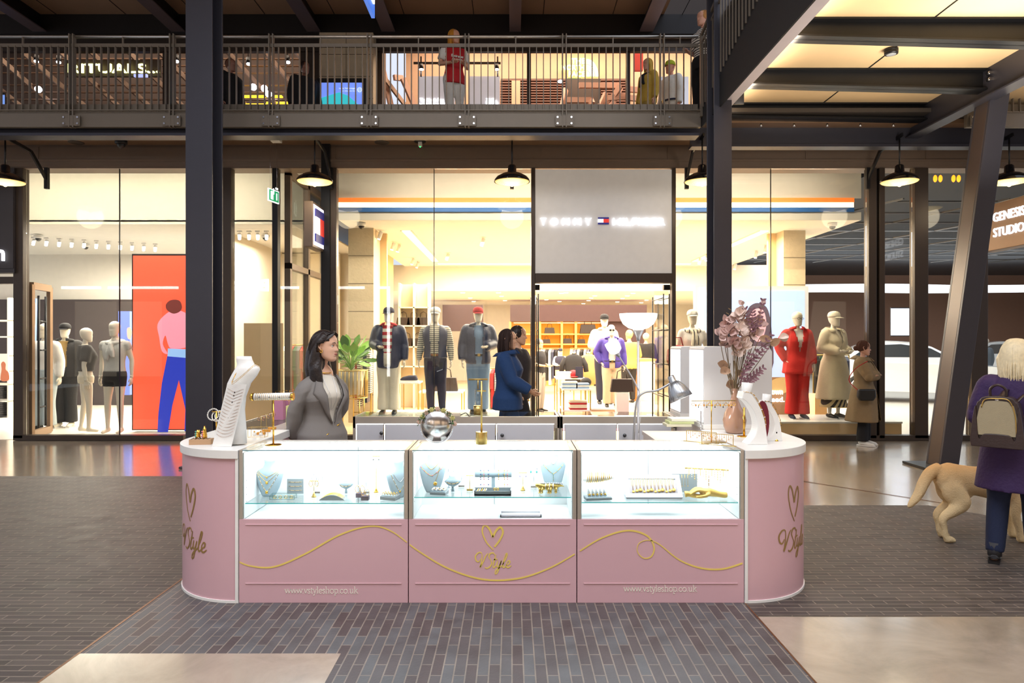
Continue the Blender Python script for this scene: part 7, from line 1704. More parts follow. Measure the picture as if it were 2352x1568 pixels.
m=MB(); c=Rz@Vector((.016,.07,0))+Vector((0,0,-.93)); m.obox(c,(.006,.025,.11),Rz); m.obox(Rz@Vector((.016,.07,0))+Vector((0,0,-.80)),(.006,.07,.03),Rz); m.obox(Rz@Vector((.016,-.065,0))+Vector((0,0,-.93)),(.006,.07,.13),Rz); m.obox(Rz@Vector((.016,-.02,0))+Vector((0,0,-.86)),(.006,.03,.09),Rz); m.build('arrow_and_figure',mat('lit_exit_white'),t)
# open door leaves with ladder handles
def leaf(label,xh,y0,y1,px):
    t=thing('door_leaf',label,'door leaf',(xh,(y0+y1)/2,0)); o=t.location; m=MB(off=o); m.box(xh-.006,xh+.006,y0,y1,.02,fz(655)); m.build('glass_pane',M_glass,t)
    m=MB(off=o)
    for y in (y0+.12,y1-.08): 
        for dx_ in (-.05,.05): m.cyl((xh+dx_,y,.05),(xh+dx_,y,fz(672)),.013,n=8)
    m.build('pull_bar',M_steelblack,t); m=MB(off=o)
    for z in (.15,.7,1.25,1.85,2.4):
        for dx_ in (-.05,.05): m.cyl((xh+dx_,y0+.12,z),(xh+dx_,y1-.08,z),.010,n=6)
    m.build('rung',M_steelblack,t); m=MB(off=o); m.box(xh-.07,xh+.07,y0,y0+.1,fz(664),fz(652)); m.build('closer',M_steelblack,t)
leaf('left open glass leaf of the shop door with black ladder handle',fx(1231),11.6,12.7,0); leaf('right open glass leaf of the shop door with black ladder handle',fx(1539),11.6,12.7,0)
t=thing('door_leaf','open bronze framed glass door of the far left shop with black ladder handle','door leaf',(X_(80,11.9),11.9,0)); o=t.location; m=MB(off=o); a=Vector((fx(58),11.6,0)); b=P(114,784,12.3); b.z=0
for p_ in (a,b): m.bar(p_+Vector((0,0,.03)),p_+Vector((0,0,2.62)),.07)
for z in (.07,2.6): m.bar(a+Vector((0,0,z)),b+Vector((0,0,z)),.07,.12)
m.build('door_frame',mat('bronze_door_frame',(150,120,92),.4,.4),t); m=MB(off=o); 
for u in (.55,.95): p_=a.lerp(b,u); m.cyl(p_+Vector((0,-.08,.15)),p_+Vector((0,-.08,2.45)),.02,n=8)
for z in (.5,1.0,1.5,2.0): m.cyl(a.lerp(b,.55)+Vector((0,-.08,z)),a.lerp(b,.95)+Vector((0,-.08,z)),.016,n=6)
m.build('pull_bar',M_steelblack,t)
# red screen with a figure seen from behind, and its neighbours
t=thing('video_screen','tall red video screen showing a person in blue jeans from behind','screen',(X_(366,12.4),12.4,0)); o=t.location; m=MB(off=o); m.box(X_(303,12.4),X_(480,12.4),12.4,12.6,.04,Z_(583,12.4)); m.build('screen_body',M_black,t); m=MB(off=o); m.box(X_(306,12.39),X_(478,12.39),12.385,12.4,.06,Z_(587,12.39)); m.build('red_display',mat('red_display',(255,84,56),.5,emit=.85,ecol=(255,92,62)),t)
def flatp(n_,pts,Y,m_,par,d=.004):
    mb=MB(off=par.location); mb.prism([(X_(a,Y),Z_(b,Y)) for a,b in pts],Y-d,Y,'y'); return mb.build(n_,m_,par)
def sp2(pts,k=4): return [(v.x,v.y) for v in spline([(a,b,0) for a,b in pts],k,True)][:-0 or None]
E=lambda n,c,e=.7: mat(n,c,.5,emit=e)
flatp('pictured_torso',sp2([(362,745),(380,722),(402,712),(430,722),(440,760),(432,795),(395,800),(386,790),(380,770),(374,790),(385,812),(372,806),(366,775)]),12.38,E('picture_skin',(240,150,170)),t)
flatp('pictured_head',sp2([(384,712),(381,700),(390,690),(404,688),(414,692),(418,706),(412,716),(398,720)]),12.379,E('picture_hair',(120,50,44),.5),t)
flatp('pictured_jeans',[(388,800),(430,802),(440,990),(424,990),(426,940),(411,872),(396,930),(386,992),(362,992),(364,950),(372,880)],12.378,E('picture_jeans',(40,60,190),.6),t)
flatp('pictured_waistband',[(386,800),(432,802),(432,822),(385,818)],12.374,E('picture_denim_light',(150,190,240),.7),t)
t=thing('video_screen','small blue video screen between the shorts mannequin and the red screen','screen',(X_(290,14),14,1)); flatp('screen_body',[(277,715),(303,715),(303,906),(277,906)],14.0,E('blue_display',(110,130,230),.8),t,.08); flatp('pictured_face',sp2([(292,755),(299,752),(303,762),(300,778),(293,775)]),13.9,E('picture_face',(226,180,160)),t); 
t=thing('poster','tall blue and grey jacket poster behind the open door at the far left','poster',(X_(72,13.6),13.6,1)); flatp('poster_panel',[(61,683),(86,686),(82,860),(61,884)],13.6,E('poster_blue',(110,150,220),.5),t,.05); flatp('pictured_jacket',sp2([(64,720),(74,694),(82,700),(80,760),(72,810),(62,790)]),13.54,E('picture_grey',(186,192,206),.4),t)
# shelving at far left with folded stock
t=thing('wall_shelving','white lit shelving seen through the far left doorway','shelving',(X_(15,15),15,0)); m=MB(off=t.location)
for py in (735,772,815,850,880,918): m.box(X_(-60,15),X_(36,15),14.8,15.2,Z_(py,15)-.03,Z_(py,15))
m.box(X_(36,15)-.04,X_(36,15),14.8,15.2,0,2.6); m.build('shelf',mat('lit_shelf_white',(250,240,222),.5,emit=.25),t)
k=0
for py,n_,nm in ((955,7,'lower'),(915,6,'upper')):
    for j in range(n_):
        m=MB(); z=Z_(py,14.9)+j*.045; m.box(X_(-6,14.9),X_(14,14.9),14.7,15.0,z,z+.038); one(m,'folded_jumper','dark folded jumper in the %s stack at the far left doorway'%nm,'jumper',[black_],'dark %s stack'%nm)
t=thing('poster','small portrait of a person on the shelving at the far left','poster',(X_(8,14.6),14.6,1)); flatp('poster_panel',[(-14,812),(20,812),(20,873),(-14,873)],14.6,E('poster_cream',(240,226,210),.3),t,.02); flatp('pictured_person',sp2([(2,873),(4,848),(3,835),(8,830),(13,836),(13,848),(20,856),(20,873)]),14.57,E('picture_brown',(170,100,70),.3),t)
# clothes rails and garments
def garment_mb(s=1,long=.75,w_=.44):
    m=MB(); h=long*s; W=w_*s/2; m.prism([(-W*.3,0),(W*.3,0),(W*.55,-.03*s),(W,-.09*s),(W*1.05,-.5*h),(W*.8,-.52*h),(W*.72,-.16*s),(W*.74,-h),(-W*.74,-h),(-W*.72,-.16*s),(-W*.8,-.52*h),(-W*1.05,-.5*h),(-W,-.09*s),(-W*.55,-.03*s)],-.035,.035,'y'); return m
def rail(label,px0,px1,py,Y,cols,grp,rz=0,long=.75):
    x0,x1=X_(px0,Y),X_(px1,Y); z=Z_(py,Y); t=thing('clothes_rail',label,'clothes rail',((x0+x1)/2,Y,0)); m=MB(off=t.location); m.cyl((x0,Y,z),(x1,Y,z),.014,n=8); m.build('rail_bar',M_goldsoft,t); m=MB(off=t.location)
    for x in (x0,x1): m.cyl((x,Y,0),(x,Y,z),.014,n=8)
    m.cyl((x0,Y,.25),(x1,Y,.25),.012,n=6); m.build('rail_leg',M_goldsoft,t); n_=len(cols)
    for i,c in enumerate(cols):
        g=garment_mb(1,long*(.85+.3*((i*37)%5)/5)); o=one(g,'hanging_garment','%s garment, %s from the left on the %s'%(c[0],('first','second','third','fourth','fifth','sixth','seventh','eighth')[i],grp),'garment',[c[1]],grp,(0,0,0)); o.location=(x0+(x1-x0)*(i+.5)/n_,Y+.02*(i%2),z-.03); o.rotation_euler=(0,0,PI/2-.25+rz)
Cc={'cream':cream_,'navy':navy,'red':redk,'black':black_,'white':white_,'striped':shirtstripe,'tan':cloth('tan_cloth',(190,140,90)),'grey':grey_,'olive':cloth('olive_cloth',(110,106,76)),'green':cloth('bottle_green',(40,92,66))}
G=lambda s: [(k,Cc[k]) for k in s.split()]
rail('gold clothes rail behind the plant, left of the navy jacket mannequin',812,852,800,13.5,G('white red striped cream navy striped'),'rail by the plant',.3,1.0)
rail('gold clothes rail seen through the glass partition left of the saleswoman',655,712,792,14.6,G('cream tan red green navy red cream'),'partition rail',.2,1.1)
rail('low clothes rail in the shop between the breton and denim mannequins',1100,1160,845,16.5,G('tan navy cream red striped grey'),'middle floor rail',0,1.0)
rail('long clothes rail under the glowing shelves at the left of the doorway',1232,1290,800,22,G('navy cream grey black white navy black cream'),'rear left rail',0,1.1)
rail('long clothes rail under the glowing shelves behind the pale overshirt mannequin',1310,1372,800,22.5,G('cream navy white black grey navy tan black'),'rear right rail',0,1.1)
rail('clothes rail with green and red garments behind the trench mannequin',1868,1950,815,14.5,G('black green grey red red navy'),'window right rail',0,1.0)
rail('clothes rail left of the glass partition in the corner shop',1600-1040,1655-1040,800,15.8,G('navy black tan cream'),'corner shop rail',0,1.1)
# dark shirt and brown coat on busts, tables with stacks
def stand_garment(label,px,py,Y,c,s=1.0,nm='display_bust'):
    t=thing(nm,label,'clothes stand',(X_(px,Y),Y,0)); z=Z_(py,Y); m=MB(); 
    m.loft([ring_se(z-.72*s,.22*s,.13*s,0),ring_se(z-.4*s,.21*s,.12*s,0),ring_se(z-.15*s,.24*s,.13*s,0),ring_se(z-.04*s,.2*s,.1*s,0),ring_se(z+.02*s,.08*s,.07*s,0)])
    for q in (-1,1): m.tube([(q*.2*s,0,z-.08*s),(q*.29*s,0,z-.25*s),(q*.31*s,-.02,z-.42*s)],[.07*s,.065*s,.06*s],10)
    m.build('shirt',c,t); m=MB(); m.cyl((0,0,.02),(0,0,z-.7*s),.015,n=8); m.cyl((0,0,0),(0,0,.02),.16,n=20); m.build('stand',M_goldsoft,t); m=MB(); m.cyl((0,0,z+.02*s),(0,0,z+.08*s),.05*s,n=12); m.build('neck_block',M_silver,t)
stand_garment('dark polo shirt on a bust stand beyond the white table',1318,815,17.0,black_,1.0); stand_garment('brown coat on a bust stand beside the dark polo shirt',1352,815,17.8,Cc['tan'],1.05); stand_garment('grey jumper on a bust stand near the middle of the shop',1205,815,19,grey_,1.0)
def table(label,px0,px1,pyt,Y,d=.8,low=None):
    x0,x1=X_(px0,Y),X_(px1,Y); z=Z_(pyt,Y); t=thing('display_table',label,'table',((x0+x1)/2,Y+d/2,0)); m=MB(off=t.location); m.box(x0,x1,Y,Y+d,z-.03,z); m.build('tabletop',M_white,t); 
    for x in (x0+.015,x1-.015):
        for y in (Y+.015,Y+d-.015): m=MB(off=t.location); m.box(x-.012,x+.012,y-.012,y+.012,0,z-.03); m.build('leg',M_goldsoft,t)
    if low: m=MB(off=t.location); m.box(x0,x1,Y,Y+d,low-.025,low); m.build('lower_shelf',M_white,t)
    return z
def stack(px,Y,z,n_,cols,grp,w_=.3):
    for j in range(n_): m=MB(); s=1-.04*((j*3)%3); m.box(X_(px,Y)-w_*s/2,X_(px,Y)+w_*s/2,Y+.1,Y+.4,z+j*.035,z+j*.035+.031); o=one(m,'folded_garment','folded garment in the %s'%grp,'garment',[cols[j%len(cols)]],grp)
z_=table('white display table with folded clothes just inside the shop entrance',1293,1358,893,13.4,.9,.30); stack(1310,13.4,z_,4,[ldenim,white_],'denim stack on the entrance table'); stack(1340,13.4,z_,3,[ldenim,grey_],'right stack on the entrance table',.26); stack(1330,13.4,.30,5,[redk,cream_,cream_],'stack on the lower shelf of the entrance table',.34)
z_=table('second white display table behind the entrance table',1278,1345,868,15.6,.9); stack(1298,15.6,z_,4,[cream_,white_],'cream stack on the second table'); 
t=thing('baseball_cap','red cap resting on the second display table','cap',(X_(1318,15.7),15.8,z_)); m=MB(); m.ell((0,0,.07),(.12,.14,.11),14); m.build('crown',redk,t); m=MB(); m.ell((0,-.16,.03),(.1,.1,.012),12); m.build('peak',redk,t)
t=thing('baseball_cap','dark cap resting on the entrance table beside the denim','cap',(X_(1348,14.3),14.5,Z_(893,13.4)-.36)); m=MB(); m.ell((0,0,.07+.36),(.12,.14,.10),14); m.build('crown',black_,t); m=MB(); m.ell((0,-.16,.03+.36),(.1,.1,.012),12); m.build('peak',black_,t)
m=MB(); m.box(X_(1325,15.3),X_(1343,15.3),15.62,15.64,z_,z_+.26); t=one(m,'table_sign','small navy price sign standing on the second display table','sign',[navy2])
z_=table('glass topped low table with shoes right of the navy jacket mannequin',915,962,878,13.6,.6); t=thing('trainer','dark chunky trainer on the low table beside the navy jacket mannequin','shoe',(X_(938,13.7),13.8,z_)); m=MB(); m.tube([(.16,0,.09),(.12,0,.075),(.0,0,.07),(-.12,0,.05),(-.17,0,.03)],[.05,.062,.06,.05,.03],12); m.build('upper',navy2,t); m=MB(); m.box(-.18,.19,-.055,.055,0,.03); m.build('sole',M_white,t)
z_=table('low white table behind the breton mannequin',960,1062,900,14.8,.8); bag(X_(1022,14.9),15.1,z_,.55,'black slouchy bag on the low table between two mannequins'); 
bag(X_(1429,13.7),13.74,Z_(900,13.7),.48,'black leather holdall held beside the purple jacket mannequin'); m=MB(); m.box(X_(1415,13.7),X_(1443,13.7),13.62,13.86,0,Z_(900,13.7)-.005); one(m,'display_cube','low white cube under the black leather holdall','display cube',[M_white])
# till counter, wall unit with bags, rug
t=thing('till_counter','white and wood till counter at the back right of the shop','counter',(X_(1480,19),19.4,0)); m=MB(off=t.location); m.box(X_(1448,19),X_(1505,19),19,20,0,Z_(828,19)); m.build('counter_body',cream_,t); m=MB(off=t.location); m.box(X_(1446,19),X_(1507,19),18.97,20.03,Z_(828,19),Z_(824,19)); m.build('counter_top',mat('honey_oak'),t); m=MB(off=t.location); m.box(X_(1455,18.9),X_(1467,18.9),18.9,19,0,Z_(828,19)); m.build('wood_panel',mat('cherry_wood',(190,96,40),.4),t)
t=thing('wall_unit','pale lit wall unit with handbags behind the window mannequins','shelving',(X_(945,17),17,0)); m=MB(off=t.location); xa,xb=X_(918,17),X_(985,17)
m.box(xa,xb,17.3,17.34,0,3.1); 
for py in (705,747,795,840): m.box(xa,xb,16.9,17.3,Z_(py,17)-.03,Z_(py,17))
for x in (xa,(xa+xb)/2,xb): m.box(x-.02,x+.02,16.9,17.3,0,3.1)
m.build('carcass',mat('pale_unit',(240,228,204),.6),t)
for i,(px,py) in enumerate(((926,747),(950,747),(972,747),(934,795),(960,795))): bag(X_(px,17.0),17.05,Z_(py,17),.36,('leftmost','second')[i] + ' black handbag on the upper shelf of the pale wall unit' if i<2 else ('right hand black handbag on the upper shelf of the pale wall unit','left handbag on the middle shelf of the pale wall unit','right handbag on the middle shelf of the pale wall unit')[i-2])
m=MB(); m.box(X_(1240,14),X_(1560,14),12.6,14.15,.0,.012); one(m,'rug','dark red and blue patterned rug inside the shop entrance','rug',[mat('plum_patterned_rug',(104,56,76),.9,var=.5,vscale=30)])
# leafy plant in a gold wire basket
PX,PY_=X_(806,12.6),12.6; t=thing('plant_stand','gold wire stand holding the leafy plant behind the saleswoman','plant stand',(PX,PY_,.0)); m=MB()
for k in range(26): a=2*PI*k/26; m.cyl((.3*math.cos(a),.3*math.sin(a),.62),(.3*math.cos(a),.3*math.sin(a),1.12),.008,n=5)
for z in (.62,1.12): m.tube([(.3*math.cos(2*PI*k/24),.3*math.sin(2*PI*k/24),z) for k in range(24)],.012,6,closed=True)
m.build('wire_basket',M_goldsoft,t); m=MB(); 
for k in range(4): a=PI/4+PI/2*k; m.cyl((.28*math.cos(a),.28*math.sin(a),0),(.28*math.cos(a),.28*math.sin(a),.62),.012,n=6)
m.build('leg',M_goldsoft,t)
fp=thing('leafy_plant','bright green broad leaved plant behind the face of the saleswoman','plant',(PX,PY_,1.12)); m=MB(); m.lathe([(.2,-.44),(.26,0),(.24,.0),(.05,-.02)],n=20); m.build('pot',mat('cream_pot',(226,214,190),.6),fp)
rnd=random.Random(8); lm=[mat('leaf_green_%d'%i,c,.4,var=.2) for i,c in enumerate(((112,168,56),(66,120,44),(150,196,84)))]
for i in range(46):
    a=rnd.uniform(0,6.28); el=rnd.uniform(-.1,1.35); d_=Vector((math.cos(a)*math.cos(el),math.sin(a)*math.cos(el),math.sin(el))); r_=rnd.uniform(.12,.38); m=MB(); p0=d_*r_+Vector((0,0,.12)); leafm(m,p0,d_+Vector((0,0,-.2)),rnd.uniform(.2,.3),rnd.uniform(.06,.09),Vector((rnd.uniform(-.5,.5),-.6,1)),.3); m.tube([(0,0,0),p0*.5+Vector((0,0,.05)),p0],.006,5); m.build('leaf',lm[i%3],fp)
# lightbox wall behind the right hand mannequins
t=thing('advert_lightbox','wide white framed lightbox showing a woman with dark hair in the right window','lightbox',(X_(1728,13.1),13.1,1.5)); o=t.location
m=MB(off=o); m.box(X_(1597,13.1),X_(1857,13.1),13.1,13.25,.01,Z_(657,13.1)); m.build('frame',mat('lit_white_frame',(250,246,238),.4,emit=.35),t)
flatp('picture_field',[(1608,668),(1848,668),(1848,865),(1608,865)],13.09,E('picture_sky',(190,214,250),.85),t,.01)
flatp('pictured_hair',sp2([(1706,850),(1708,770),(1716,715),(1730,698),(1748,697),(1764,712),(1772,760),(1772,850)]),13.075,E('picture_darkhair',(96,84,104),.3),t)
flatp('pictured_face',sp2([(1722,735),(1728,715),(1742,708),(1755,716),(1760,745),(1752,775),(1740,785),(1728,770)]),13.068,E('picture_pinkface',(244,190,200),.6),t)
for a,b,c_ in ((1731,740,'pictured_eye'),(1750,740,'pictured_eye'),(1740,768,'pictured_mouth')): flatp(c_,sp2([(a-4,b),(a,b-2),(a+4,b),(a,b+2)]),13.062,E('picture_'+c_,(90,40,60) if 'eye' in c_ else (210,50,110),.3),t)
flatp('lower_picture',[(1608,866),(1848,866),(1848,955),(1608,955)],13.09,E('picture_tan_rug',(176,134,96),.35),t,.01)
flatp('pictured_fur',sp2([(1760,900),(1775,872),(1810,868),(1812,895),(1790,905)]),13.075,E('picture_fur',(232,196,130),.4),t)
fit('lettering','own',1772,1798,901,10,13.05,M_letter,t,.01,.02); fit('lettering','eed.',1772,1802,917,12,13.05,M_letter,t,.01,.02)
# silver tripod stool legs near the trench mannequin
m=MB(); m.box(X_(1872,13.3),X_(1900,13.3),13.3,13.6,.0,.62); one(m,'display_cube','pale wooden cube between the red suit and the trench mannequin','display cube',[mat('oak_panel')])
# long saleswoman-side mirror glare panel: linear LED fittings in the left shop
for a,b,lb in ((155,240,'short'),(262,425,'long')):
    pass
# ================= upper floor beyond the balcony =================
w_=MB(); w_.box(-16,X_(735,13.6),17.0,17.1,5.06,9.3,0); w_.box(X_(880,14),8,17.0,17.1,5.06,9.3,1); w_.box(-16,8,13.56,17,9.25,9.3,2); w_.box(-16,8,13.46,13.56,7.37,9.3,3); w_.box(X_(690,13.5),X_(735,13.5),13.5,13.6,5.06,7.6,3)
w_.box(X_(858,13.6),X_(880,13.6),13.5,13.9,5.06,7.6,3); w_.box(X_(1215,13.5)-.04,X_(1215,13.5)+.04,13.5,13.6,5.06,7.5,3); w_.box(X_(1443,13.5)-.04,X_(1443,13.5)+.04,13.5,13.6,5.06,7.5,3); w_.box(X_(385,13.5)-.1,X_(385,13.5)+.1,13.5,13.6,5.06,7.5,3)
struct('wall_upper_shops',w_,[mat('dark_upper_wall',(70,54,46),.7),mat('tan_upper_wall',(206,170,140),.7),mat('upper_ceiling_pale',(170,140,112),.7),M_frame2])
up=MB(); up.box(8,16,13.4,13.5,5.06,8.0); struct('wall_upper_right',up,mat('dark_upper_wall'))
# timber lattice and rafters behind the left of the balcony
t=thing('shop_rafters','slanting metal rafters and slats above the upper left shop','roof frame',(-8,15.5,6.5)); m=MB(off=t.location); rnd=random.Random(4)
for k in range(15): x=-14+k*.75; m.bar((x,14.6,8.3+.1*(k%2)),(x+1.5,16.6,6.6),.05,.1)
m.build('rafter',mat('pale_metal_rafter',(150,126,108),.5,.3),t); m=MB(off=t.location)
for k in range(9): z=6.5+k*.2; m.box(-14,-4.2,15.4+.1*(k%3),15.45+.1*(k%3),z,z+.025)
for k in range(5): m.box(-14,-4.2,14.2+.5*k,14.25+.5*k,8.5,8.56)
m.build('slat',mat('warm_metal_slat',(140,112,92),.4,.4),t)
for px,py,s in ((240,97,'small'),):
    pass
for i,(px,py) in enumerate(((84,140),(135,142),(405,140),(570,146),(660,142))):
    Y=14.6; t=thing('spotlight','black track spotlight in the upper left shop, %s'%('leftmost','left of the glowing sign','right of the glowing sign','behind the column on the right','nearest the stone pillar')[i],'spotlight',P(px,py-12,Y)); m=MB(); m.cyl((0,0,0),(.03,-.05,-.14),.05,n=12); m.build('spot_head',M_black,t); m=MB(); m.cyl((.03,-.05,-.14),(.031,-.052,-.146),.045,n=12); m.build('lens',mat('lit_lens'),t); m=MB(); m.cyl((0,0,0),(0,0,.3),.01,n=6); m.build('stem',M_black,t)
M_ylet=mat('glowing_yellow_letter',(250,255,180),.5,emit=2.5,ecol=(248,255,170)); M_yb=mat('glowing_amber_bar',(250,210,60),.5,emit=2,ecol=(255,206,50))
t=thing('shop_sign','glowing yellow lettered sign on the upper floor at the left','sign',P(260,158,14.4)); fit('lettering','RITUALS...',157,366,157,21,14.4,M_ylet,t,.04,.012)
m=MB(off=t.location); m.box(X_(150,14.5),X_(372,14.5),14.45,14.5,Z_(178,14.5),Z_(140,14.5)); m.build('sign_backing',mat('dark_upper_wall'),t)
for i,(px,py,w2) in enumerate(((600,225,60),(592,244,56),(640,240,30))):
    m=MB(); m.box(X_(px-w2/1.2,16),X_(px+w2/1.2,16),15.9,16,Z_(py,16),Z_(py-3,16)); one(m,'light_bar','%s amber light bar glowing in the upper shop'%('upper','lower','short right')[i],'light',[M_yb])
for i,(px,py) in enumerate(((582,200),(607,203),(617,216),(684,203),(524,200),(88,205))):
    m=MB(); c=P(px,py,15.2); m.ell(c,.075,10); one(m,'globe_lamp','%s small bright lamp glowing in the upper left shops'%('first','second','third','fourth','fifth','far left')[i],'lamp',[mat('bright_globe',(255,250,240),.4,emit=9,ecol=(240,240,255))])
m=MB(); m.box(X_(310,14.3),X_(340,14.3),14.25,14.3,Z_(178,14.3),Z_(172,14.3)); one(m,'small_screen','small bluish light panel under the glowing yellow sign','screen',[E('bluish_panel',(170,180,255),1.2)])
def screen(label,px0,px1,py0,py1,Y,col,e=.8,fr=6):
    t=thing('video_screen',label,'screen',P((px0+px1)/2,(py0+py1)/2,Y)); flatp('bezel',[(px0-fr,py0-fr),(px1+fr,py0-fr),(px1+fr,py1+fr),(px0-fr,py1+fr)],Y+.06,M_black,t,.05); flatp('display',[(px0,py0),(px1,py0),(px1,py1),(px0,py1)],Y,E('display_%d_%d_%d'%col,col,e),t); return t
t=screen('blue advertising screen with a teal roof picture before the upper stone pillar',737,834,190,258,12.9,(120,150,250),.9,8)
flatp('pictured_roof',[(737,225),(779,212),(800,220),(834,250),(834,258),(737,258)],12.985-.1,E('picture_teal',(60,200,210),.8),t); fit('caption','Love Volkswagen',779,818,203,4,12.87,E('picture_white',(230,240,255),1),t,.004); fit('caption','for what you love',784,818,209,3,12.87,E('picture_white',(230,240,255),1),t,.004)
m=MB(off=t.location); c=P(826,206,12.87); m.tube([c+Vector((.042*math.cos(a),0,.042*math.sin(a))) for a in [2*PI*k/20 for k in range(20)]],.004,5,closed=True); 
for pts in ([(-.026,.03),(-.012,-.0),(0,.03),(.012,0),(.026,.03)],[(-.034,.01),(-.016,-.034),(0,-.006),(.016,-.034),(.034,.01)]): m.tube([c+Vector((a,0,b)) for a,b in pts],.004,5)
m.build('round_emblem',E('picture_white',(230,240,255),1),t)
screen('small blue screen at the very left edge of the upper floor',-20,11,218,245,14,(120,160,240),.8,3)
# hanging blue sign at top
t=thing('hanging_sign','blue edged hanging sign cut off by the top of the picture','sign',P(845,10,8.2)); m=MB(off=t.location); x=X_(855,8.0); m.box(x-.04,x+.0,7.3,8.15,Z_(42,8.15),Z_(42,8.15)+1.2); m.build('sign_body',E('blue_sign_face',(70,120,220),.8),t); m=MB(off=t.location); m.box(x+.0,x+.02,7.4,8.05,Z_(42,8.15)+.12,Z_(42,8.15)+1.15); m.build('white_face',M_letter,t)
# glowing sign and banners of the outdoor shop
t=thing('shop_sign','glowing white sign with a quarter dome emblem on the upper tan wall','sign',P(1335,156,16.9)); Yn=16.85
for s,py,x0,x1 in (('THE',140,1312,1344),('NORTH',155,1290,1342),('FACE',170,1306,1344)): fit('lettering',s,x0,x1,py,12,Yn,M_ylet,t,.04,.012)
for r0,r1 in ((0,8),(10,18),(20,27)):
    pts=[(1347+ (r1*1.0)*math.sin(a),176-(r1*1.45)*math.cos(a)) for a in [PI/2*k/10 for k in range(11)]]+[(1347+r0*math.sin(a),176-(r0*1.45)*math.cos(a)) for a in [PI/2*k/10 for k in reversed(range(11))]]
    mb=MB(off=t.location); mb.prism([(X_(a,Yn),Z_(b,Yn)) for a,b in pts],Yn-.04,Yn,'y'); mb.build('dome_arc',M_ylet,t)
t=thing('exit_sign','dim green exit sign below the glowing dome sign on the upper floor','sign',P(1318,188,16.95)); flatp('sign_plate',[(1303,181),(1334,181),(1334,192),(1303,192)],16.99,E('exit_green2',(20,120,80),.4),t,.04)
grad=mat('pale_banner',(206,204,206),.6,emit=.25,ecol=(240,240,255))
for a,b,lb in ((962,1045,'left'),(1078,1148,'right')):
    t=thing('display_banner','%s pale hanging banner with white lettering in the upper outdoor shop'%lb,'banner',P((a+b)/2,215,15)); flatp('banner_panel',[(a,177),(b,177),(b,249),(a,249)],15,grad,t,.05)
    if lb=='left': fit('lettering','The North Face',964,1020,229,8,14.93,M_letter,t,.01,.02); fit('lettering','MOUNTAIN JACKET',964,1026,240,8,14.93,M_letter,t,.01,.02)
    else:
        for s,py in (('THE',228),('NORTH',234),('FACE',240)): fit('lettering',s,1116,1134,py,5,14.93,M_letter,t,.01,.01)
        flatp('dome_arc',[(1136,242),(1136,229),(1141,232),(1144,237),(1145,242)],14.93,M_letter,t,.01)
t=thing('light_rig','black lighting rig with two spotlights over the pale banners','light rig',P(1050,146,14.8)); m=MB(off=t.location); m.bar(P(950,145,14.8),P(1150,145,14.8),.04); 
for px in (967,1143): m.bar(P(px,130,14.8),P(px,176,14.8),.03)
m.build('bar',M_black,t)
for px in (967,1140): m=MB(off=t.location); m.cyl(P(px,148,14.7),P(px+1,159,14.7),.05,n=12); m.build('spot_head',M_black,t); m=MB(off=t.location); m.cyl(P(px+1,159,14.7),P(px+1,160,14.7),.05,n=12); m.build('lens',mat('lit_lens'),t)
t=thing('louvre_wall','brown slatted wall panels behind the upper outdoor shop','wall panel',P(1250,215,16.9)); m=MB(off=t.location)
for a,b in ((1150,1213),(1218,1300),(1380,1440)):
    for k in range(11): m.box(X_(a,16.8),X_(b,16.8),16.75,16.85,Z_(184+k*6,16.8)-.03,Z_(184+k*6,16.8))
m.build('slat',mat('brown_slat',(120,84,70),.5),t); m=MB(off=t.location); m.box(X_(1150,16.9),X_(1440,16.9),16.86,16.98,5.1,Z_(182,16.9)); m.build('dark_back',M_frame2,t); m=MB(off=t.location); m.box(X_(1175,16.7),X_(1195,16.7),16.7,16.74,5.1,Z_(185,16.7)); m.build('pale_post',mat('tan_upper_wall'),t)
t=thing('deck_stairs','tangle of pale stair and deck frames in the upper outdoor shop','stairs',P(1350,220,15.5)); m=MB(off=t.location)
for a,b,c_,d in ((1290,250,1300,205),(1300,230,1362,230),(1362,230,1350,252),(1330,196,1425,197),(1425,197,1390,252),(1395,225,1440,222),(1400,250,1425,200),(1375,252,1392,215),(1440,205,1480,208),(1445,225,1480,228),(870,120,900,252),(925,180,955,250),(905,178,925,180)): m.bar(P(a,b,15.5),P(c_,d,15.5+.2),.07,.12)
m.build('frame_member',mat('pinkish_frame',(186,146,124),.5),t)
m=MB(); m.ell(P(1237,247,14.5),.06,10); one(m,'globe_lamp','small bright bulb hanging low before the brown slatted wall','lamp',[mat('bright_globe')])
m=MB(); m.ell(P(1287,187,15),(.06,.06,.03),10); one(m,'downlight','small ceiling light left of the glowing dome sign','downlight',[mat('bright_globe')])
m=MB(); m.box(X_(1455,15),X_(1475,15),14.9,15,Z_(165,15),Z_(120,15)); one(m,'red_light_panel','faint red light panel on the upper wall','light',[E('red_panel',(200,70,60),.5)])
t=thing('black_monitor','dark screen with small white writing at the upper right','screen',P(1530,235,14)); flatp('screen_body',[(1515,178),(1580,178),(1580,250),(1515,250)],14.1,E('pale_monitor',(214,216,226),.6),t,.05); fit('caption','Gets',1520,1537,231,6,14.0,M_letter,t,.01); fit('caption','lost',1520,1536,239,6,14.0,M_letter,t,.01)
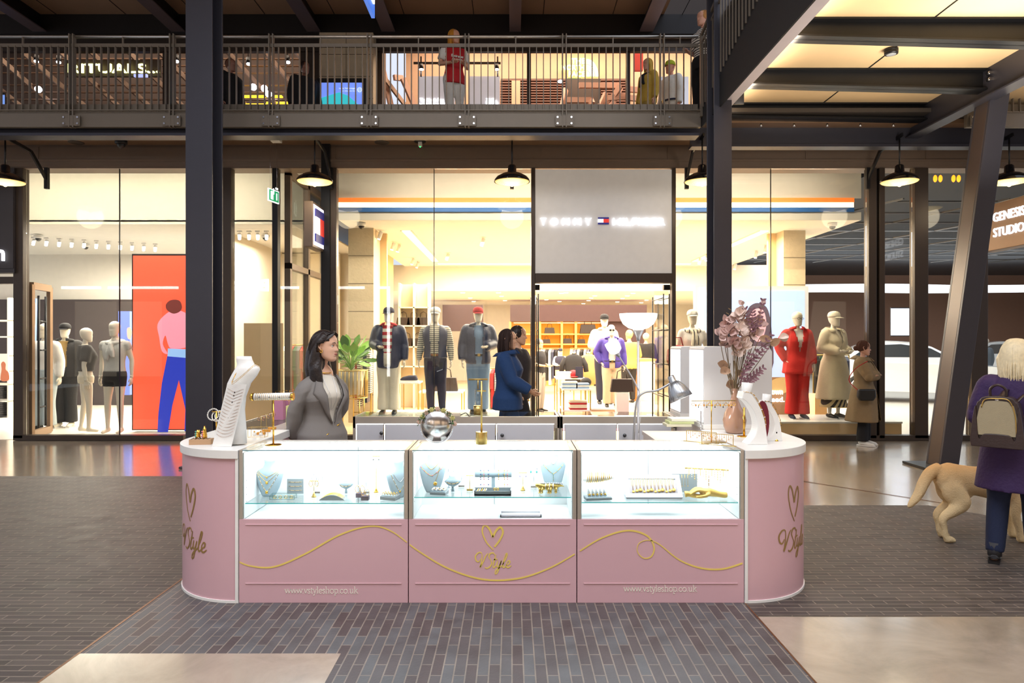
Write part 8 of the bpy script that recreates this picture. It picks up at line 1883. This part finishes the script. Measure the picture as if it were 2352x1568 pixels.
# people on the balcony
jer=mat('red_jersey',(196,24,34),.7); 
p,J,h,R=mq('woman with long ginger hair in a red and white football shirt on the balcony',1043,141,11.2,5.06,[T(white_,inf=.015),dict(k='hair',m=cloth('ginger_hair',(206,140,44)),len=.22,strands=60)],name='person',cat='person',sex='f',skin=(226,170,140),rz=22,arms=('bent','bent'),face=1,vox=.014,yaw=.5,k=1.70)
mb=MB(); torso_mb(mb,'f',.84,1.5,.03); sleeves(mb,J,.02,.7); me=bake(mb,.014,4); me.materials.append(jer); me.materials.append(white_)
ob=mesh_obj('football_shirt',me,[jer,white_],p); paint(ob.data,lambda c:abs(c.x)>.175)
for s,z,sz in (('Emirates',1.27,.062),('FLY BETTER',1.215,.034)): text('shirt_lettering',s,sz,white_,ob,(0,-.185,z),(PI/2,0,0),.004,.002)
p,J,h,R=mq('woman in a striped top leaning on the balcony rail near the corner',1615,62,10.6,5.06,[dict(k='top',m=shirtstripe,inf=.03,hem=.9,sl=.95),T(black_,inf=.04,flare=.03),dict(k='hair',m=cloth('sandy_hair',(196,140,80)))],name='person',cat='person',sex='f',skin=(222,166,140),rz=-65,arms=('bent','down'),face=1,vox=.015,k=1.72)
mq('person in a yellow top and black bag walking on the upper floor',1488,176,11.9,5.06,[dict(k='top',m=cloth('mustard_top',(206,170,70)),inf=.04),T(cloth('yellow_trousers',(200,170,90)),inf=.03),dict(k='hair',m=cloth('yellow_blonde',(220,180,80)),len=.08),dict(k='scarf',m=black_)],name='person',cat='person',sex='f',skin=(222,166,140),rz=-60,face=1,vox=.016,k=1.52)
mq('person in a white shirt and lime cap walking on the upper floor',1540,142,12.5,5.06,[dict(k='top',m=white_,inf=.04),T(cream_,inf=.03),dict(k='cap',m=cloth('lime_cap',(176,190,40))),dict(k='belt',m=navy2,inf=.06)],name='person',cat='person',skin=(206,140,110),rz=-60,face=1,vox=.016,k=1.72)
mq('dark silhouetted person behind the railing left of the upper blue screen',700,140,12.6,5.06,[dict(k='jacket',m=black_,inf=.05),T(black_,inf=.03),dict(k='hair',m=M_hair)],name='person',cat='person',skin=(150,100,80),rz=40,vox=.018,k=1.75)
mq('dark silhouetted person behind the railing just right of the left column',530,150,12.4,5.06,[dict(k='jacket',m=black_,inf=.05),T(black_,inf=.03),dict(k='hair',m=cloth('brown_hair2',(110,70,50)))],name='person',cat='person',skin=(170,120,100),rz=70,vox=.018,k=1.72)
# bright pane on the far right of the upper floor
t=thing('lit_window','bright glowing pane behind the short railing at the right','window',P(2330,238,11.5)); flatp('pane',[(2300,255),(2307,222),(2352,210),(2420,205),(2420,255)],11.5,E('bright_pane',(255,238,214),1.6),t,.05)
# ================= cars in the showroom =================
def car(label,px,Y,flipx=1,rz=0,body=(236,240,244)):
    t=thing('car',label,'car',(X_(px,Y),Y,0),rz); s=flipx; M_b=mat('car_paint_%d'%body[0],body,.15,.1,coat=.8)
    L=2.35; side=[(-L,.45),(-L+.02,.72),(-L+.12,.92),(-1.75,1.0),(-.95,1.08),(-.25,1.52),(.5,1.66),(1.3,1.62),(1.95,1.3),(2.25,1.12),(2.33,.8),(2.3,.4),(1.95,.32),(-2.1,.30)]
    side=[(v.x,v.y) for v in spline([(a,b,0) for a,b in side],3,True)]
    m=MB(); ys=[-.93,-.9,-.72,0,.72,.9,.93]; sc=[.90,.97,1,1.0,1,.97,.90]
    rings=[[Vector((a*s*(.985+.015*k),y*(1 if b<1.02 else 1-.22*min(1,(b-1.02)/.5)),.3+(b-.3)*(.985 if k<1 else 1))) for a,b in side] for y,k in zip(ys,sc)]
    m.loft(rings); m.build('car_body',M_b,t)
    gl=mat('dark_car_glass',(40,50,62),.08)
    m=MB()
    for q in (-1,1): m.prism([(s*a,b) for a,b in ((-.78,1.12),(-.2,1.47),(.5,1.58),(1.25,1.54),(1.6,1.28),(.9,1.16))],q*.815-.005,q*.86+.005,'y')
    m.build('side_window',gl,t)
    for wx_ in (-1.45,1.45):
        for q in (-1,1):
            m=MB(); m.lathe([(.36,-.11),(.38,-.08),(.38,.08),(.36,.11),(.25,.115),(.25,-.115)],(s*wx_,q*.84,.38),32,R=Matrix.Rotation(PI/2,3,'X')); wq=m.build('wheel',mat('tyre_rubber',(30,30,32),.7),t)
            m=MB(); c=Vector((s*wx_,q*.955,.38)); m.tube([c+Vector((.27*math.cos(a),0,.27*math.sin(a))) for a in [2*PI*k/24 for k in range(24)]],.02,6,closed=True)
            for k in range(10): a=2*PI*k/10; m.bar(c,c+Vector((.27*math.cos(a),0,.27*math.sin(a))),.03,.03)
            m.build('alloy_rim',M_silver,wq)
    m=MB(); m.obox((-s*2.3,0,.62),(.06,1.0,.34),Matrix()); m.build('grille',M_black,t)
    for q in (-1,1): m=MB(); m.obox((-s*2.22,q*.72,.82),(.18,.34,.07),Matrix()); m.build('headlamp',mat('headlamp_glass',(230,240,255),.1,emit=.8),t); m=MB(); m.ell((-s*.62,q*.98,1.12),(.09,.1,.07),10); m.build('mirror',M_b,t)
    return t
car('white car parked in the showroom behind the leaning column',2105,19.0,-1,math.radians(-22))
car('second white car further back at the far right of the showroom',2370,24,-1,math.radians(-30),(228,232,238))
mq('visitor in grey looking at the cars at the far right of the showroom',2262,772,20,.0,[dict(k='jacket',m=cloth('slate_jacket',(90,100,110)),inf=.05),T(black_,inf=.03),dict(k='hair',m=cloth('grey_hair',(190,180,170)))],name='person',cat='person',skin=(206,160,138),rz=200,vox=.022,k=1.75)
screen('bright portrait screen in the showroom right of the trench coat woman',2046,2088,708,770,17.5,(206,214,240),.9,2)
t=thing('hanging_pendant','group of small amber pendant lights at the top of the showroom','lamp',P(2160,410,13)); 
for i,px in enumerate((2118,2148,2160,2190,2202)): m=MB(off=t.location); m.ell(P(px,410,13),(.035,.035,.07),10); m.build('amber_bulb',mat('amber_glow',(255,150,40),.4,emit=3,ecol=(255,140,30)),t)
# ================= the shops on the opposite side (behind the viewer, seen in the glass) =================
YO=-3.6
w_=MB(); w_.box(-22,22,YO-.3,YO,0,9.5,0); struct('wall_opposite',w_,mat('brown_opposite_facade',(96,76,62),.6))
for i,(a,b) in enumerate(((-17,-13.5),(-9.8,-5.2),(-3.5,1.5),(3.2,7.5),(9,13))):  # glowing panels added behind the camera for warm reflections and front fill
    t=thing('opposite_shop_window','added glowing fill panel across the mall behind the viewer, place %d from the left'%(i+1),'fill panel',((a+b)/2,YO+.02,1.7)); m=MB(off=t.location); m.box(a,b,YO+.0,YO+.03,.3,3.2); m.build('lit_interior',mat('lit_interior_far',(255,230,200),.6,emit=.5,ecol=(255,226,190)),t)
    m=MB(off=t.location)
    for x in (a,b,(a+b)/2): m.box(x-.05,x+.05,YO+.03,YO+.08,.2,3.3)
    m.build('window_frame',M_frame2,t)
t=thing('opposite_shop_sign','white glowing letters across the mall, seen mirrored in the left window','sign',(-10.2,YO+.1,3.8)); text('lettering','BOSS',.62,mat('glowing_white_letter_far',(255,255,255),.5,emit=26),t,(0,0,0),(PI/2,0,PI),.05,.02,sx=1.15)
t=thing('opposite_light_line','white light lines and portal across the mall, seen mirrored in the glass','light',(-7,YO+.1,3.7)); M_far=mat('far_light_line',(255,255,255),.5,emit=16)
for a,b in ((-17.4,-15.9),(-15.6,-12.9),(-9.1,-7.7),(-6.8,-5.7),(-5.3,-4.75)): m=MB(off=t.location); m.box(a,b,YO+.08,YO+.14,3.68,3.78); m.build('light_tube',M_far,t)
m=MB(off=t.location); m.box(-4.83,-4.72,YO+.08,YO+.14,.3,3.78); m.build('light_tube',M_far,t)
